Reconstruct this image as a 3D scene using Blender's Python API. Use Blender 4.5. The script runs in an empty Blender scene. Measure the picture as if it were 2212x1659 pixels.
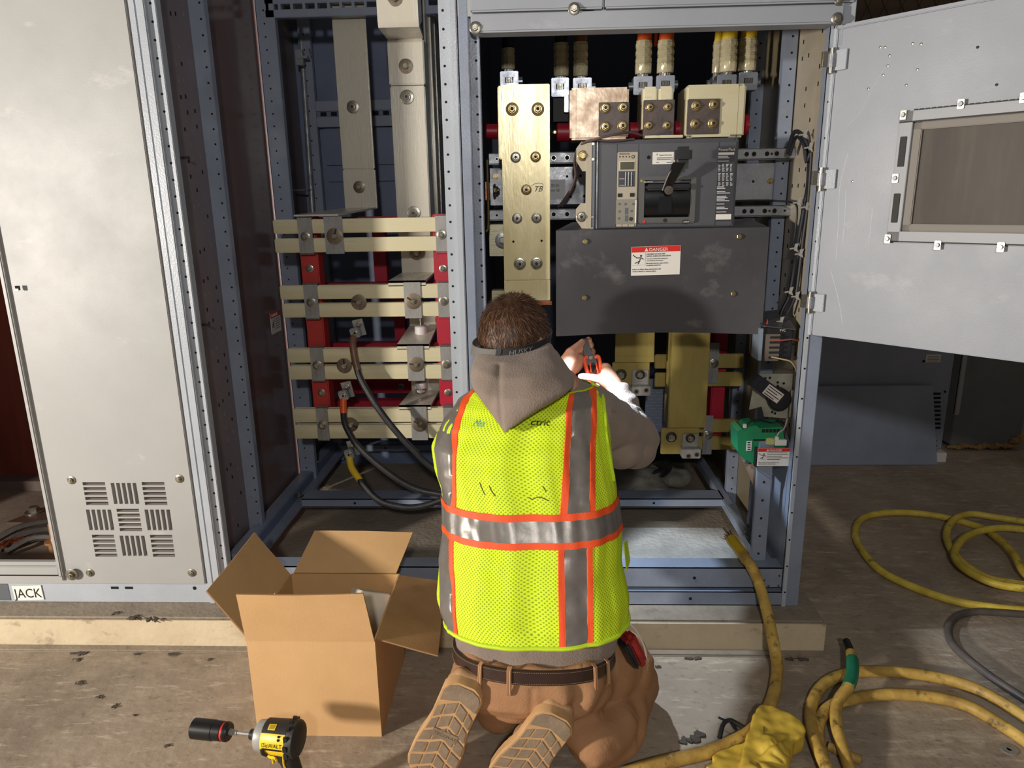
import bpy, bmesh, math, random
from mathutils import Vector, Matrix, noise
random.seed(7)
PI = math.pi
rad = math.radians
C = bpy.context.scene.collection
V3 = Vector

# ------------------------------------------------------------------ camera
FPX = 1530.0
CR = Matrix.Rotation(rad(2.3), 3, 'Z') @ Matrix.Rotation(rad(90 - 14.4), 3, 'X') @ Matrix.Rotation(rad(-.97), 3, 'Z')
CO = V3((0, 0, 1.33))
cam = bpy.data.cameras.new('camera')
cam.sensor_fit = 'HORIZONTAL'; cam.sensor_width = 36; cam.lens = FPX / 2212 * 36
cam.clip_start = .05
camo = bpy.data.objects.new('camera', cam); C.objects.link(camo)
camo.matrix_world = Matrix.Translation(CO) @ CR.to_4x4()
bpy.context.scene.camera = camo


def at(px, py, X=None, Y=None, Z=None):
    """a measured point of the photograph turned into a place in the room, on the plane X, Y or Z"""
    d = CR @ V3(((px - 1106) / FPX, -(py - 829.5) / FPX, -1))
    t = (X - CO.x) / d.x if X is not None else (Y - CO.y) / d.y if Y is not None else (Z - CO.z) / d.z
    return CO + d * t


def proj(p):
    c = CR.transposed() @ (V3(p) - CO)
    return 1106 + FPX * c.x / -c.z, 829.5 - FPX * c.y / -c.z


def rc(x0, y0, x1, y1, Y):
    """top-left and bottom-right pixels of an upright rectangle at depth Y -> x0,x1,z0,z1"""
    a = at(x0, y0, Y=Y); b = at(x1, y1, Y=Y)
    return a.x, b.x, b.z, a.z


# ------------------------------------------------------------------ materials
def lin(c):
    return tuple(((v / 255) / 12.92 if v / 255 <= .04045 else ((v / 255 + .055) / 1.055) ** 2.4) for v in c)


MATS = {}


def mat(name, col, rough=.5, metal=0, col2=None, scale=6, amount=.5, bump=0, bscale=60, stretch=(1, 1, 1), detail=6, lo=.35, hi=.7, spec=.5, coat=0, rvar=0, sheen=0, emit=0, alpha=1, trans=0):
    if name in MATS: return MATS[name]
    m = bpy.data.materials.new(name); m.use_nodes = True
    n = m.node_tree.nodes; l = m.node_tree.links; b = n['Principled BSDF']
    c1 = lin(col) + (1,)
    b.inputs['Base Color'].default_value = c1
    b.inputs['Roughness'].default_value = rough
    b.inputs['Metallic'].default_value = metal
    b.inputs['Specular IOR Level'].default_value = spec
    b.inputs['Coat Weight'].default_value = coat
    b.inputs['Alpha'].default_value = alpha
    b.inputs['Transmission Weight'].default_value = trans
    if sheen:
        b.inputs['Sheen Weight'].default_value = sheen
    if emit:
        b.inputs['Emission Color'].default_value = c1; b.inputs['Emission Strength'].default_value = emit
    tc = n.new('ShaderNodeTexCoord'); mp = n.new('ShaderNodeMapping'); mp.inputs['Scale'].default_value = stretch
    l.new(tc.outputs['Object'], mp.inputs['Vector'])
    m['mp'] = 1
    if col2 or rvar:
        t = n.new('ShaderNodeTexNoise'); t.inputs['Scale'].default_value = scale; t.inputs['Detail'].default_value = detail
        t.inputs['Roughness'].default_value = .62
        l.new(mp.outputs['Vector'], t.inputs['Vector'])
        r = n.new('ShaderNodeValToRGB'); r.color_ramp.elements[0].position = lo; r.color_ramp.elements[1].position = hi
        l.new(t.outputs['Fac'], r.inputs['Fac'])
        if col2:
            mx = n.new('ShaderNodeMix'); mx.data_type = 'RGBA'
            mx.inputs['A'].default_value = c1; mx.inputs['B'].default_value = lin(col2) + (1,)
            mu = n.new('ShaderNodeMath'); mu.operation = 'MULTIPLY'; mu.inputs[1].default_value = amount * 2 if amount < .5 else 1
            l.new(r.outputs['Color'], mu.inputs[0]); l.new(mu.outputs[0], mx.inputs['Factor'])
            l.new(mx.outputs['Result'], b.inputs['Base Color'])
        if rvar:
            ma = n.new('ShaderNodeMath'); ma.operation = 'MULTIPLY_ADD'; ma.inputs[1].default_value = rvar; ma.inputs[2].default_value = rough - rvar / 2
            l.new(r.outputs['Color'], ma.inputs[0]); l.new(ma.outputs[0], b.inputs['Roughness'])
    if bump:
        t2 = n.new('ShaderNodeTexNoise'); t2.inputs['Scale'].default_value = bscale; t2.inputs['Detail'].default_value = 5
        l.new(mp.outputs['Vector'], t2.inputs['Vector'])
        bp = n.new('ShaderNodeBump'); bp.inputs['Strength'].default_value = min(1, bump); bp.inputs['Distance'].default_value = .004
        l.new(t2.outputs['Fac'], bp.inputs['Height']); l.new(bp.outputs['Normal'], b.inputs['Normal'])
    MATS[name] = m
    return m


def layer(m, col, scale, lo, hi, strength=1, stretch=(1, 1, 1), kind='noise', seed=0):
    """adds stains of another colour over a material"""
    n = m.node_tree.nodes; l = m.node_tree.links; b = n['Principled BSDF']
    tc = n.new('ShaderNodeTexCoord'); mp = n.new('ShaderNodeMapping'); mp.inputs['Scale'].default_value = stretch
    mp.inputs['Location'].default_value = (seed, seed * 2.3, seed * .7)
    l.new(tc.outputs['Object'], mp.inputs['Vector'])
    t = n.new('ShaderNodeTexNoise'); t.inputs['Scale'].default_value = scale; t.inputs['Detail'].default_value = 8; t.inputs['Roughness'].default_value = .65
    l.new(mp.outputs['Vector'], t.inputs['Vector'])
    r = n.new('ShaderNodeValToRGB'); r.color_ramp.elements[0].position = lo; r.color_ramp.elements[1].position = hi
    r.color_ramp.elements[1].color = (strength, strength, strength, 1)
    l.new(t.outputs['Fac'], r.inputs['Fac'])
    mx = n.new('ShaderNodeMix'); mx.data_type = 'RGBA'
    src = b.inputs['Base Color'].links[0].from_socket if b.inputs['Base Color'].links else None
    if src: l.new(src, mx.inputs['A'])
    else: mx.inputs['A'].default_value = b.inputs['Base Color'].default_value
    mx.inputs['B'].default_value = lin(col) + (1,)
    l.new(r.outputs['Color'], mx.inputs['Factor']); l.new(mx.outputs['Result'], b.inputs['Base Color'])
    return m


panel = mat('grey_panel_paint', (163, 163, 161), .5, 0, (155, 155, 153), 3, .5, .05, 260, rvar=.12)
layer(panel, (196, 194, 188), 5, .62, .72, .5, (1, 1, 2.2), seed=3)
layer(panel, (132, 124, 112), 9, .68, .8, .5, (1, 1, .6), seed=8)
cover = mat('pale_blue_grey_cover_paint', (152, 156, 164), .45, 0, (144, 148, 156), 3, .5, .05, 260, rvar=.1)
layer(cover, (186, 188, 190), 5, .62, .74, .5, (1, 1, 2), seed=3)
blue = mat('blue_grey_paint', (134, 143, 160), .36, 0, (122, 130, 146), 8, .5, .12, 200, rvar=.15)
layer(blue, (150, 148, 145), 12, .6, .75, .5, seed=2)
post_m = mat('grey_post_paint', (172, 178, 186), .33, 0, (160, 166, 174), 6, .5, .15, 200, rvar=.15)
dkpaint = mat('inner_blue_grey_paint', (104, 116, 142), .5, 0, (92, 102, 126), 5, .5, .1, 150)
dkbrown = mat('side_brown_grey_paint', (112, 104, 110), .38, 0, (120, 106, 108), 4, .5, .1, 150)
layer(dkbrown, (112, 100, 100), 3, .5, .75, .5, (1, 1, .4), seed=4)
gloss_side = mat('glossy_barrier_sheet', (112, 90, 84), .16, 0, (112, 96, 92), 2.5, .5, .04, 20, stretch=(1, 1, .5), spec=.6, rvar=.12)
hole = mat('punched_hole_dark', (10, 11, 14), .9)
galv = mat('galvanized_steel', (164, 166, 170), .42, .45, (112, 114, 120), 14, .5, .1, 120, rvar=.25)
galv2 = mat('dull_clamp_steel', (164, 162, 158), .42, .4, (118, 116, 114), 30, .5, .15, 160, rvar=.2, stretch=(1, 1, .3))
zinc = mat('zinc_bolt', (176, 172, 160), .32, .9, (128, 122, 108), 60, .5, 0, rvar=.2)
brass = mat('yellow_zinc_bolt', (176, 156, 112), .36, .85, (120, 104, 72), 60, .5, 0, rvar=.2)
washer_m = mat('brown_disc_washer', (128, 116, 98), .42, .75, (106, 94, 80), 40, .5, 0, rvar=.2)
bus = mat('plated_bus_bar', (220, 212, 180), .36, .25, (196, 184, 144), 6, .5, .08, 90, stretch=(.35, 1, 3), rvar=.2)
layer(bus, (158, 140, 108), 18, .62, .75, .45, (.4, 1, 2), seed=5)
bus_v = mat('plated_riser', (214, 209, 196), .3, .25, (190, 183, 164), 5, .5, .1, 60, stretch=(3, 3, .4), rvar=.2)
layer(bus_v, (188, 176, 134), 4, .55, .72, .6, (2, 2, .5), seed=1)
layer(bus_v, (112, 102, 90), 22, .64, .78, .6, (2, 2, .6), seed=11)
gold = mat('yellow_chromate_plate', (234, 218, 164), .3, .25, (218, 206, 168), 4, .5, .1, 70, stretch=(2.4, 2.4, .5), rvar=.2)
layer(gold, (176, 146, 80), 6, .56, .72, .55, (2, 2, .5), seed=6)
gold_d = mat('olive_gold_bar', (176, 158, 92), .38, .3, (140, 122, 62), 5, .5, .08, 70, stretch=(2, 2, .5), rvar=.2)
pinkm = mat('pinkish_plated_block', (196, 178, 156), .36, .3, (168, 140, 116), 22, .5, .1, 90, rvar=.2)
red_i = mat('red_support_warm_lit', (186, 52, 44), .42, 0, (158, 40, 38), 6, .5, .06, 120)  # the crimson plastic again, with the work light's warm tint in its colour
redp = mat('crimson_glass_polyester', (176, 22, 48), .42, 0, (150, 16, 40), 6, .5, .05, 100)
black = mat('black_plastic', (30, 30, 33), .42, 0, (40, 40, 42), 20, .5, .08, 300)
brk = mat('charcoal_breaker_moulding', (62, 63, 68), .5, 0, (72, 72, 76), 9, .5, .1, 400)
brk2 = mat('breaker_face_plastic', (72, 73, 78), .42, 0, (80, 80, 84), 9, .5, .08, 400)
barr = mat('scuffed_black_barrier', (66, 65, 68), .42, 0, (66, 65, 68), 5, .5, .08, 60, rvar=.2)
layer(barr, (128, 126, 126), 5, .54, .72, .7, (1, 1, 1.4), seed=9)
layer(barr, (92, 90, 90), 11, .56, .72, .5, (1, 1, .6), seed=13)
alu = mat('aluminium_lug', (150, 154, 162), .34, .8, (128, 132, 140), 30, .5, 0, rvar=.15)
copper = mat('bare_copper', (176, 104, 68), .38, .9, (120, 66, 44), 40, .5, .2, 200)
wht = mat('white_label', (226, 222, 214), .5)
red_l = mat('danger_red', (206, 40, 30), .5)
ink = mat('black_ink', (18, 18, 18), .6)
orange_t = mat('orange_tape', (226, 92, 30), .4, 0, (200, 78, 26), 30, .5, .1, 80)
yellow_t = mat('yellow_tape', (226, 190, 44), .4, 0, (204, 168, 40), 30, .5, .1, 80)
brown_t = mat('brown_tape', (120, 86, 62), .4, 0, (96, 66, 48), 30, .5, .1, 80)
green_t = mat('green_tape', (28, 122, 92), .45, 0, (22, 98, 76), 20, .5, .1, 60)
clearb = mat('silvered_boot_sleeve', (214, 206, 176), .2, .25, (176, 164, 120), 30, .5, .3, 90, rvar=.2)
blk_c = mat('black_cable_jacket', (34, 34, 36), .4, 0, (48, 46, 44), 30, .5, .15, 60, stretch=(1, 1, 1))
layer(blk_c, (96, 84, 70), 26, .64, .76, .7, seed=3)
yel_c = mat('yellow_cable_jacket', (226, 204, 84), .45, 0, (188, 158, 52), 14, .5, .2, 60)
layer(yel_c, (92, 76, 36), 20, .58, .72, .75, seed=2)
och_c = mat('dirty_ochre_cable_jacket', (212, 176, 88), .5, 0, (150, 116, 56), 12, .5, .25, 60)
layer(och_c, (60, 48, 32), 24, .56, .68, .85, seed=5)
conc = mat('dusty_concrete_floor', (168, 152, 132), .72, 0, (146, 130, 112), 3.2, .5, .75, 34, rvar=.2)
layer(conc, (192, 178, 156), 7, .54, .72, .7, (1, 2.6, 1), seed=4)
layer(conc, (104, 92, 78), 2.2, .50, .72, .65, (1, 1, 1), seed=7)
layer(conc, (206, 194, 172), 16, .57, .70, .6, (.7, 3.2, 1), seed=21)
layer(conc, (112, 98, 84), 38, .56, .70, .6, (1, 1.8, 1), seed=31)
layer(conc, (78, 68, 58), 26, .66, .74, .6, (1, 1.6, 1), seed=17)
padc = mat('pad_concrete', (150, 137, 120), .8, 0, (130, 118, 102), 8, .5, .8, 60)
layer(padc, (96, 86, 76), 10, .6, .72, .6, seed=3)
padw = mat('painted_pad_face', (206, 190, 160), .6, 0, (190, 172, 142), 6, .5, .5, 40)
layer(padw, (118, 102, 84), 9, .56, .68, .8, (1, 1, 1.8), seed=2)
layer(padw, (150, 134, 110), 3, .5, .7, .5, (1, 1, 5), seed=12)
layer(padw, (150, 134, 112), 30, .6, .72, .5, seed=6)
rust = mat('red_oxide_wall', (116, 52, 38), .5, 0, (92, 40, 32), 4, .5, .1, 60, stretch=(4, 4, .5))
layer(rust, (134, 84, 40), 5, .58, .74, .6, (3, 3, .4), seed=3)
card = mat('cardboard', (208, 166, 116), .75, 0, (198, 156, 106), 5, .5, .12, 200)
card_in = mat('cardboard_inner', (178, 136, 92), .8, 0, (150, 106, 64), 5, .5, .1, 200)
card_e = mat('cardboard_edge', (150, 112, 74), .9)
whtbox = mat('white_carton', (214, 204, 190), .6, 0, (200, 188, 172), 8, .5)


def ribs(m, axis, scale, strength=.35, dist=.0015):
    n = m.node_tree.nodes; l = m.node_tree.links; b = n['Principled BSDF']
    tc = n.new('ShaderNodeTexCoord'); w = n.new('ShaderNodeTexWave'); w.bands_direction = axis
    w.inputs['Scale'].default_value = scale; w.inputs['Distortion'].default_value = .4; w.inputs['Detail'].default_value = 2
    l.new(tc.outputs['UV'], w.inputs['Vector'])
    bp = n.new('ShaderNodeBump'); bp.inputs['Strength'].default_value = strength; bp.inputs['Distance'].default_value = dist
    l.new(w.outputs['Fac'], bp.inputs['Height']); l.new(bp.outputs['Normal'], b.inputs['Normal'])


# ------------------------------------------------------------------ mesh helper
WM = {}


class MB:
    def __init__(s):
        s.bm = bmesh.new(); s.mats = []; s.uv = None

    def mi(s, m):
        if m not in s.mats: s.mats.append(m)
        return s.mats.index(m)

    def box(s, x0, x1, y0, y1, z0, z1, m, bev=0, M=None):
        r = bmesh.ops.create_cube(s.bm, size=1)
        vs = r['verts']
        for v in vs:
            v.co = V3(((x0 + x1) / 2 + v.co.x * (x1 - x0), (y0 + y1) / 2 + v.co.y * (y1 - y0), (z0 + z1) / 2 + v.co.z * (z1 - z0)))
        fs = list({f for v in vs for f in v.link_faces}); k = s.mi(m)
        for f in fs: f.material_index = k
        if bev:
            es = list({e for v in vs for e in v.link_edges})
            r2 = bmesh.ops.bevel(s.bm, geom=es, offset=bev, segments=2, affect='EDGES', clamp_overlap=True)
            vs = list({v for f in r2['faces'] for v in f.verts} | {v for v in vs if v.is_valid})
            for f in r2['faces']: f.material_index = k
        if M is not None: bmesh.ops.transform(s.bm, matrix=M, verts=vs)
        return s

    def poly(s, pts, m):
        vs = [s.bm.verts.new(V3(p)) for p in pts]
        f = s.bm.faces.new(vs); f.material_index = s.mi(m); return f

    def prism(s, pts, ext, m):
        """closed slab: polygon pts pushed along the vector ext"""
        ext = V3(ext); n = len(pts)
        a = [s.bm.verts.new(V3(p)) for p in pts]; b = [s.bm.verts.new(V3(p) + ext) for p in pts]
        k = s.mi(m); fs = [s.bm.faces.new(a), s.bm.faces.new(list(reversed(b)))]
        for i in range(n): fs.append(s.bm.faces.new((a[i], b[i], b[(i + 1) % n], a[(i + 1) % n])))
        for f in fs: f.material_index = k
        bmesh.ops.recalc_face_normals(s.bm, faces=fs)
        return s

    def rings(s, rs, m, cap=True, closed=True):
        k = s.mi(m); L = [[s.bm.verts.new(V3(p)) for p in r] for r in rs]; n = len(L[0]); fs = []
        for i in range(len(L) - 1):
            for j in range(n if closed else n - 1):
                fs.append(s.bm.faces.new((L[i][j], L[i][(j + 1) % n], L[i + 1][(j + 1) % n], L[i + 1][j])))
        if cap and closed:
            fs.append(s.bm.faces.new(list(reversed(L[0])))); fs.append(s.bm.faces.new(L[-1]))
        for f in fs: f.material_index = k
        if cap and closed: bmesh.ops.recalc_face_normals(s.bm, faces=fs)
        return L

    def tube(s, pts, r, m, n=10, smooth=4, rf=None):
        pts = [V3(p) for p in pts]
        if smooth: pts = catmull(pts, smooth)
        N = len(pts); t0 = (pts[1] - pts[0]).normalized()
        up = V3((0, 0, 1)) if abs(t0.z) < .9 else V3((1, 0, 0))
        a = t0.cross(up).normalized(); rs = []
        for i, p in enumerate(pts):
            t = (pts[min(i + 1, N - 1)] - pts[max(i - 1, 0)]).normalized()
            a = (a - t * a.dot(t)).normalized(); b = t.cross(a)
            rr = rf(i / (N - 1)) if rf else r
            rs.append([p + a * math.cos(2 * PI * j / n) * rr + b * math.sin(2 * PI * j / n) * rr for j in range(n)])
        s.rings(rs, m); return s

    def cyl(s, a, b, r, m, n=20, r2=None):
        a = V3(a); b = V3(b); t = (b - a).normalized(); r2 = r if r2 is None else r2
        up = V3((0, 0, 1)) if abs(t.z) < .9 else V3((1, 0, 0))
        u = t.cross(up).normalized(); w = t.cross(u)
        s.rings([[p + (u * math.cos(2 * PI * j / n) + w * math.sin(2 * PI * j / n)) * q for j in range(n)] for p, q in ((a, r), (b, r2))], m)
        return s

    def lathe(s, c, axis, prof, m, n=24):
        """prof: (distance along axis, radius)"""
        c = V3(c); t = V3(axis).normalized(); up = V3((0, 0, 1)) if abs(t.z) < .9 else V3((1, 0, 0))
        u = t.cross(up).normalized(); w = t.cross(u)
        s.rings([[c + t * d + (u * math.cos(2 * PI * j / n) + w * math.sin(2 * PI * j / n)) * max(r, 1e-4) for j in range(n)] for d, r in prof], m)
        return s

    def ell(s, c, r, m, M=None, sub=3):
        q = bmesh.ops.create_icosphere(s.bm, subdivisions=sub, radius=1)
        T = Matrix.Translation(V3(c)) @ (M if M else Matrix()) @ Matrix.Diagonal((r[0], r[1], r[2], 1))
        bmesh.ops.transform(s.bm, matrix=T, verts=q['verts']); k = s.mi(m)
        for f in {f for v in q['verts'] for f in v.link_faces}: f.material_index = k
        return s

    def chain(s, pts, m, n=20):
        """tapered limb through (point, radius) pairs"""
        for i, (p, r) in enumerate(pts):
            s.ell(p, (r, r, r), m, sub=2)
            if i: s.cyl(pts[i - 1][0], p, pts[i - 1][1], m, n, r)
        return s

    def holes_z(s, x, y, z0, z1, pitch=.0443, r=.0032, ny=-1, m=None):
        z = z0
        while z < z1:
            s.lathe((x, y, z), (0, ny, 0), [(-.0005, r), (.0006, r)], m or hole, 8); z += pitch
        return s

    def text(s, txt, M, size, m, ex=.0003, shear=0, sx=1, align='LEFT'):
        cu = bpy.data.curves.new('t', 'FONT'); cu.body = txt; cu.size = size; cu.extrude = ex; cu.shear = shear; cu.align_x = align
        cu.resolution_u = 3
        ob = bpy.data.objects.new('t', cu); C.objects.link(ob)
        dg = bpy.context.evaluated_depsgraph_get(); me = bpy.data.meshes.new_from_object(ob.evaluated_get(dg))
        old = set(s.bm.verts); fo = set(s.bm.faces)
        s.bm.from_mesh(me)
        k = s.mi(m)
        vs = [v for v in s.bm.verts if v not in old]
        for v in vs:
            p = V3((v.co.x * sx, v.co.y, v.co.z)); v.co = M(p) if callable(M) else M @ p
        for f in s.bm.faces:
            if f not in fo: f.material_index = k
        bpy.data.objects.remove(ob); bpy.data.curves.remove(cu); bpy.data.meshes.remove(me)
        return s

    def build(s, name, parent=None, sharp=35, local=False):
        me = bpy.data.meshes.new(name)
        if parent is not None and not local:
            s.bm.transform(WM[parent.name].inverted())
        s.bm.to_mesh(me); s.bm.free()
        for m in s.mats: me.materials.append(m)
        for p in me.polygons: p.use_smooth = True
        me.set_sharp_from_angle(angle=rad(sharp))
        o = bpy.data.objects.new(name, me); C.objects.link(o)
        if parent is not None:
            o.parent = parent; WM[o.name] = WM[parent.name]
        else: WM[o.name] = Matrix()
        return o


def catmull(pts, k):
    out = []
    P = [pts[0] * 2 - pts[1]] + pts + [pts[-1] * 2 - pts[-2]]
    for i in range(1, len(P) - 2):
        a, b, c, d = P[i - 1:i + 3]
        for j in range(k):
            t = j / k
            out.append(.5 * ((2 * b) + (c - a) * t + (2 * a - 5 * b + 4 * c - d) * t * t + (3 * b - a - 3 * c + d) * t ** 3))
    out.append(pts[-1]); return out


def tag(o, label=None, cat=None, group=None, kind=None):
    if label: o['label'] = label
    if cat: o['category'] = cat
    if group: o['group'] = group
    if kind: o['kind'] = kind
    return o


def thing(name, loc, label, cat, group=None, M=None):
    o = bpy.data.objects.new(name, None); C.objects.link(o)
    T = Matrix.Translation(V3(loc)) @ (M.to_4x4() if M else Matrix())
    o.matrix_world = T; WM[o.name] = T; o.empty_display_size = .05
    return tag(o, label, cat, group)


def facing(p, s=1):
    """matrix that puts text on an upright surface facing the camera side (-Y)"""
    return Matrix.Translation(V3(p)) @ Matrix.Rotation(PI / 2, 4, 'X')


def cut(o, cutter):
    """punch real openings: boolean difference, applied"""
    me = bpy.data.meshes.new('c'); cutter.bm.transform(WM[o.name].inverted()); bmesh.ops.recalc_face_normals(cutter.bm, faces=cutter.bm.faces[:])
    cutter.bm.to_mesh(me); cutter.bm.free()
    c = bpy.data.objects.new('c', me); C.objects.link(c); c.parent = o.parent
    md = o.modifiers.new('b', 'BOOLEAN'); md.object = c; md.operation = 'DIFFERENCE'; md.solver = 'EXACT'; md.use_self = False
    bpy.context.view_layer.update()
    dg = bpy.context.evaluated_depsgraph_get(); new = bpy.data.meshes.new_from_object(o.evaluated_get(dg))
    o.modifiers.clear(); o.data = new
    for p in new.polygons: p.use_smooth = True
    new.set_sharp_from_angle(angle=rad(35))
    bpy.data.objects.remove(c)
    return o


def remesh(mb, name, voxel, m, parent, smooth=6, disp=None, fac=.5):
    me = bpy.data.meshes.new('r'); mb.bm.to_mesh(me); mb.bm.free()
    o = bpy.data.objects.new('r', me); C.objects.link(o)
    md = o.modifiers.new('r', 'REMESH'); md.mode = 'VOXEL'; md.voxel_size = voxel
    if smooth:
        ms = o.modifiers.new('s', 'SMOOTH'); ms.factor = fac; ms.iterations = smooth
    dg = bpy.context.evaluated_depsgraph_get(); new = bpy.data.meshes.new_from_object(o.evaluated_get(dg))
    bpy.data.objects.remove(o); new.name = name
    if disp:
        ns = [n_.vector.copy() for n_ in new.vertex_normals]
        for v, n_ in zip(new.vertices, ns): v.co = v.co + n_ * disp(v.co, n_)
    if parent is not None: new.transform(WM[parent.name].inverted())
    new.materials.clear(); new.materials.append(m)
    for p in new.polygons: p.use_smooth = True; p.material_index = 0
    r = bpy.data.objects.new(name, new); C.objects.link(r)
    if parent is not None: r.parent = parent; WM[r.name] = WM[parent.name]
    else: WM[r.name] = Matrix()
    return r


_bolt = {}


def bolt(parent, p, axis=(0, -1, 0), r=.011, style='hex', m=None, wm=None, name='bolt', slot=0, wr=1.75):
    """one bolt with its washer, sitting at p and standing out along axis; shared mesh, one object each"""
    m = m or zinc; wm = wm or m
    key = (round(r, 4), style, m.name, wm.name, slot, wr)
    if key not in _bolt:
        b = MB(); w = r * wr
        b.lathe((0, 0, 0), (0, 0, 1), [(0, w), (.0022, w), (.0026, w * .95), (.0026, r * .5)], wm, 28)
        if style == 'hex':
            b.lathe((0, 0, .0026), (0, 0, 1), [(0, r * 1.05), (r * .75, r * 1.05), (r * .85, r * .9)], m, 6)
            b.lathe((0, 0, .0026 + r * .85), (0, 0, 1), [(0, r * .55), (r * .35, r * .5), (r * .35, .0001)], m, 14)
        elif style == 'cone':
            b.lathe((0, 0, .0026), (0, 0, 1), [(0, r * 1.35), (r * .3, r * 1.2), (r * .32, r * .9)], m, 24)
            b.lathe((0, 0, .003 + r * .3), (0, 0, 1), [(0, r * .95), (r * .6, r * .95), (r * .7, r * .8)], m, 6)
            b.lathe((0, 0, .003 + r), (0, 0, 1), [(0, r * .5), (r * .4, r * .48), (r * .4, .0001)], ink, 12)
        elif style == 'socket':
            b.lathe((0, 0, .0026), (0, 0, 1), [(0, r), (r * .5, r), (r * .5, r * .6), (r * .1, r * .55), (r * .1, .0001)], m, 20)
            b.lathe((0, 0, .003), (0, 0, 1), [(0, r * .5), (r * .2, r * .5)], hole, 8)
        if slot:
            b.box(-w * .1, w * .1, 0, w * .9, .0024, .0032, ink, M=Matrix.Rotation(slot, 4, 'Z'))
        o = b.build('bolt', None); me = o.data; bpy.data.objects.remove(o); _bolt[key] = me
    o = bpy.data.objects.new(name, _bolt[key]); C.objects.link(o)
    z = V3(axis).normalized(); q = z.to_track_quat('Z', 'Y').to_matrix().to_4x4()
    T = Matrix.Translation(V3(p)) @ q
    if parent is not None:
        o.parent = parent; o.matrix_local = WM[parent.name].inverted() @ T
    else: o.matrix_world = T
    WM[o.name] = T
    return o

# ================================================================== the setting
def struct(name, mb, **k):
    o = mb.build(name); o['kind'] = 'structure'; return o


b = MB(); b.box(-4.5, 6.5, -4, 7.0, -.05, 0, conc); struct('floor', b)
wallm = mat('back_wall_brown', (104, 84, 62), .8, 0, (84, 66, 50), 2, .5, .3, 10, stretch=(.4, 1, 6))
b = MB(); b.box(-4.5, 6.5, 6.9, 7.0, 0, 3.6, wallm); struct('wall_back', b)
b = MB(); b.box(6.4, 6.5, -4, 6.9, 0, 3.6, wallm); struct('wall_right', b)
b = MB()
b.box(-4.4, .85, 1.905, 3.5, 0, .1, padc, bev=.006)
b.box(-4.4, .85, 1.900, 1.9062, .004, .094, padw)
b.box(-4.4, .85, 1.872, 1.903, -.01, .006, padc, bev=.004)
pad = struct('trim_1', b)

# ------------------------------------------------ section A: the light grey covered unit on the far left
secA = thing('switchgear_cabinet', (-1.4, 2.2, .1), 'light grey steel switchgear cabinet with slotted vent and closed cover, at the far left', 'cabinet', 'switchgear cabinet line-up')
b = MB()
b.box(-2.6, -1.066, 1.985, 2.0, .17, 2.3, panel, bev=.002)
# the left part of the front is one opening onto the inside
pan = b.build('cover_panel', secA)
c = MB(); c.box(-2.5, -1.52, 1.95, 2.05, .247, 2.25, panel)
cut(pan, c)
c = MB()
vx0, vx1, vz0, vz1 = -1.418, -1.139, .259, .524
cw = (vx1 - vx0) / 3; ch = (vz1 - vz0) / 3
for r in range(3):
    for q in range(3):
        x0 = vx0 + q * cw; z0 = vz1 - (r + 1) * ch
        for k in range(5):
            if (r + q) % 2 == 0:
                zc = z0 + ch * (k + .5) / 5 * .92 + ch * .04; h = ch * .062
                c.box(x0 + cw * .06 + h, x0 + cw * .94 - h, 1.95, 2.05, zc - h, zc + h, panel)
            else:
                xc = x0 + cw * (k + .5) / 5 * .92 + cw * .04; h = cw * .062
                c.box(xc - h, xc + h, 1.95, 2.05, z0 + ch * .04 + h, z0 + ch * .96 - h, panel)
cut(pan, c)
b = MB(); b.box(-1.532, -1.518, 1.972, 2.0, .2, 2.25, panel, bev=.003); b.build('edge_flange', secA)
b = MB(); b.box(-2.6, -1.04, 1.992, 2.06, .1, .168, post_m, bev=.002); b.box(-2.6, -1.52, 1.975, 1.99, .185, .235, panel, bev=.002)
b.box(-2.6, -1.53, 1.9735, 1.9755, .203, .207, hole)
b.box(-1.379, -1.355, 1.9905, 1.993, .148, .156, hole); b.box(-1.333, -1.308, 1.9905, 1.993, .148, .156, hole)
b.lathe((-1.106, 1.992, .152), (0, -1, 0), [(-.001, .006), (.001, .006)], hole, 12)
b.box(-1.76, -1.718, 1.9905, 1.993, .105, .165, mat('old_dark_grey_patch', (88, 92, 96), .6))
b.build('base_channel', secA)
b = MB(); b.box(-1.060, -1.042, 1.986, 2.1, .1, 2.3, post_m, bev=.002); b.build('corner_post', secA)
b = MB(); b.box(-2.6, -1.05, 2.9, 2.92, .16, 2.3, rust); b.build('back_panel', secA)
b = MB(); b.box(-2.6, -2.58, 2.0, 2.9, .1, 2.3, rust); b.build('side_panel', secA)
b = MB(); b.box(-2.6, -1.05, 2.0, 2.9, .1, .135, mat('cabinet_floor_dusty', (120, 106, 92), .7, 0, (96, 84, 72), 6, .5, .4, 40)); b.box(-2.58, -1.06, 2.82, 2.9, .135, .18, mat('dusty_sill', (86, 72, 66), .7)); b.build('floor_plate', secA)
b = MB(); q = V3((-1.655, 1.990, .134))
T = Matrix.Translation(q) @ Matrix.Rotation(rad(-2), 4, 'Y')
b.box(-.049, .049, -.002, 0, -.026, .026, wht, bev=.0008, M=T)
b.text('JACK', T @ Matrix.Translation((0, -.0023, -.0165)) @ Matrix.Rotation(PI / 2, 4, 'X'), .046, ink, align='CENTER', sx=.86)
tag(b.build('name_sticker', secA), 'white sticker lettered JACK')
for px, py in ((155, 1037), (388, 1034), (195, 1237), (415, 1237)):
    bolt(secA, at(px, py, Y=1.985), r=.0075)
bolt(secA, at(155, 1241, Y=1.973), r=.011)
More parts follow.
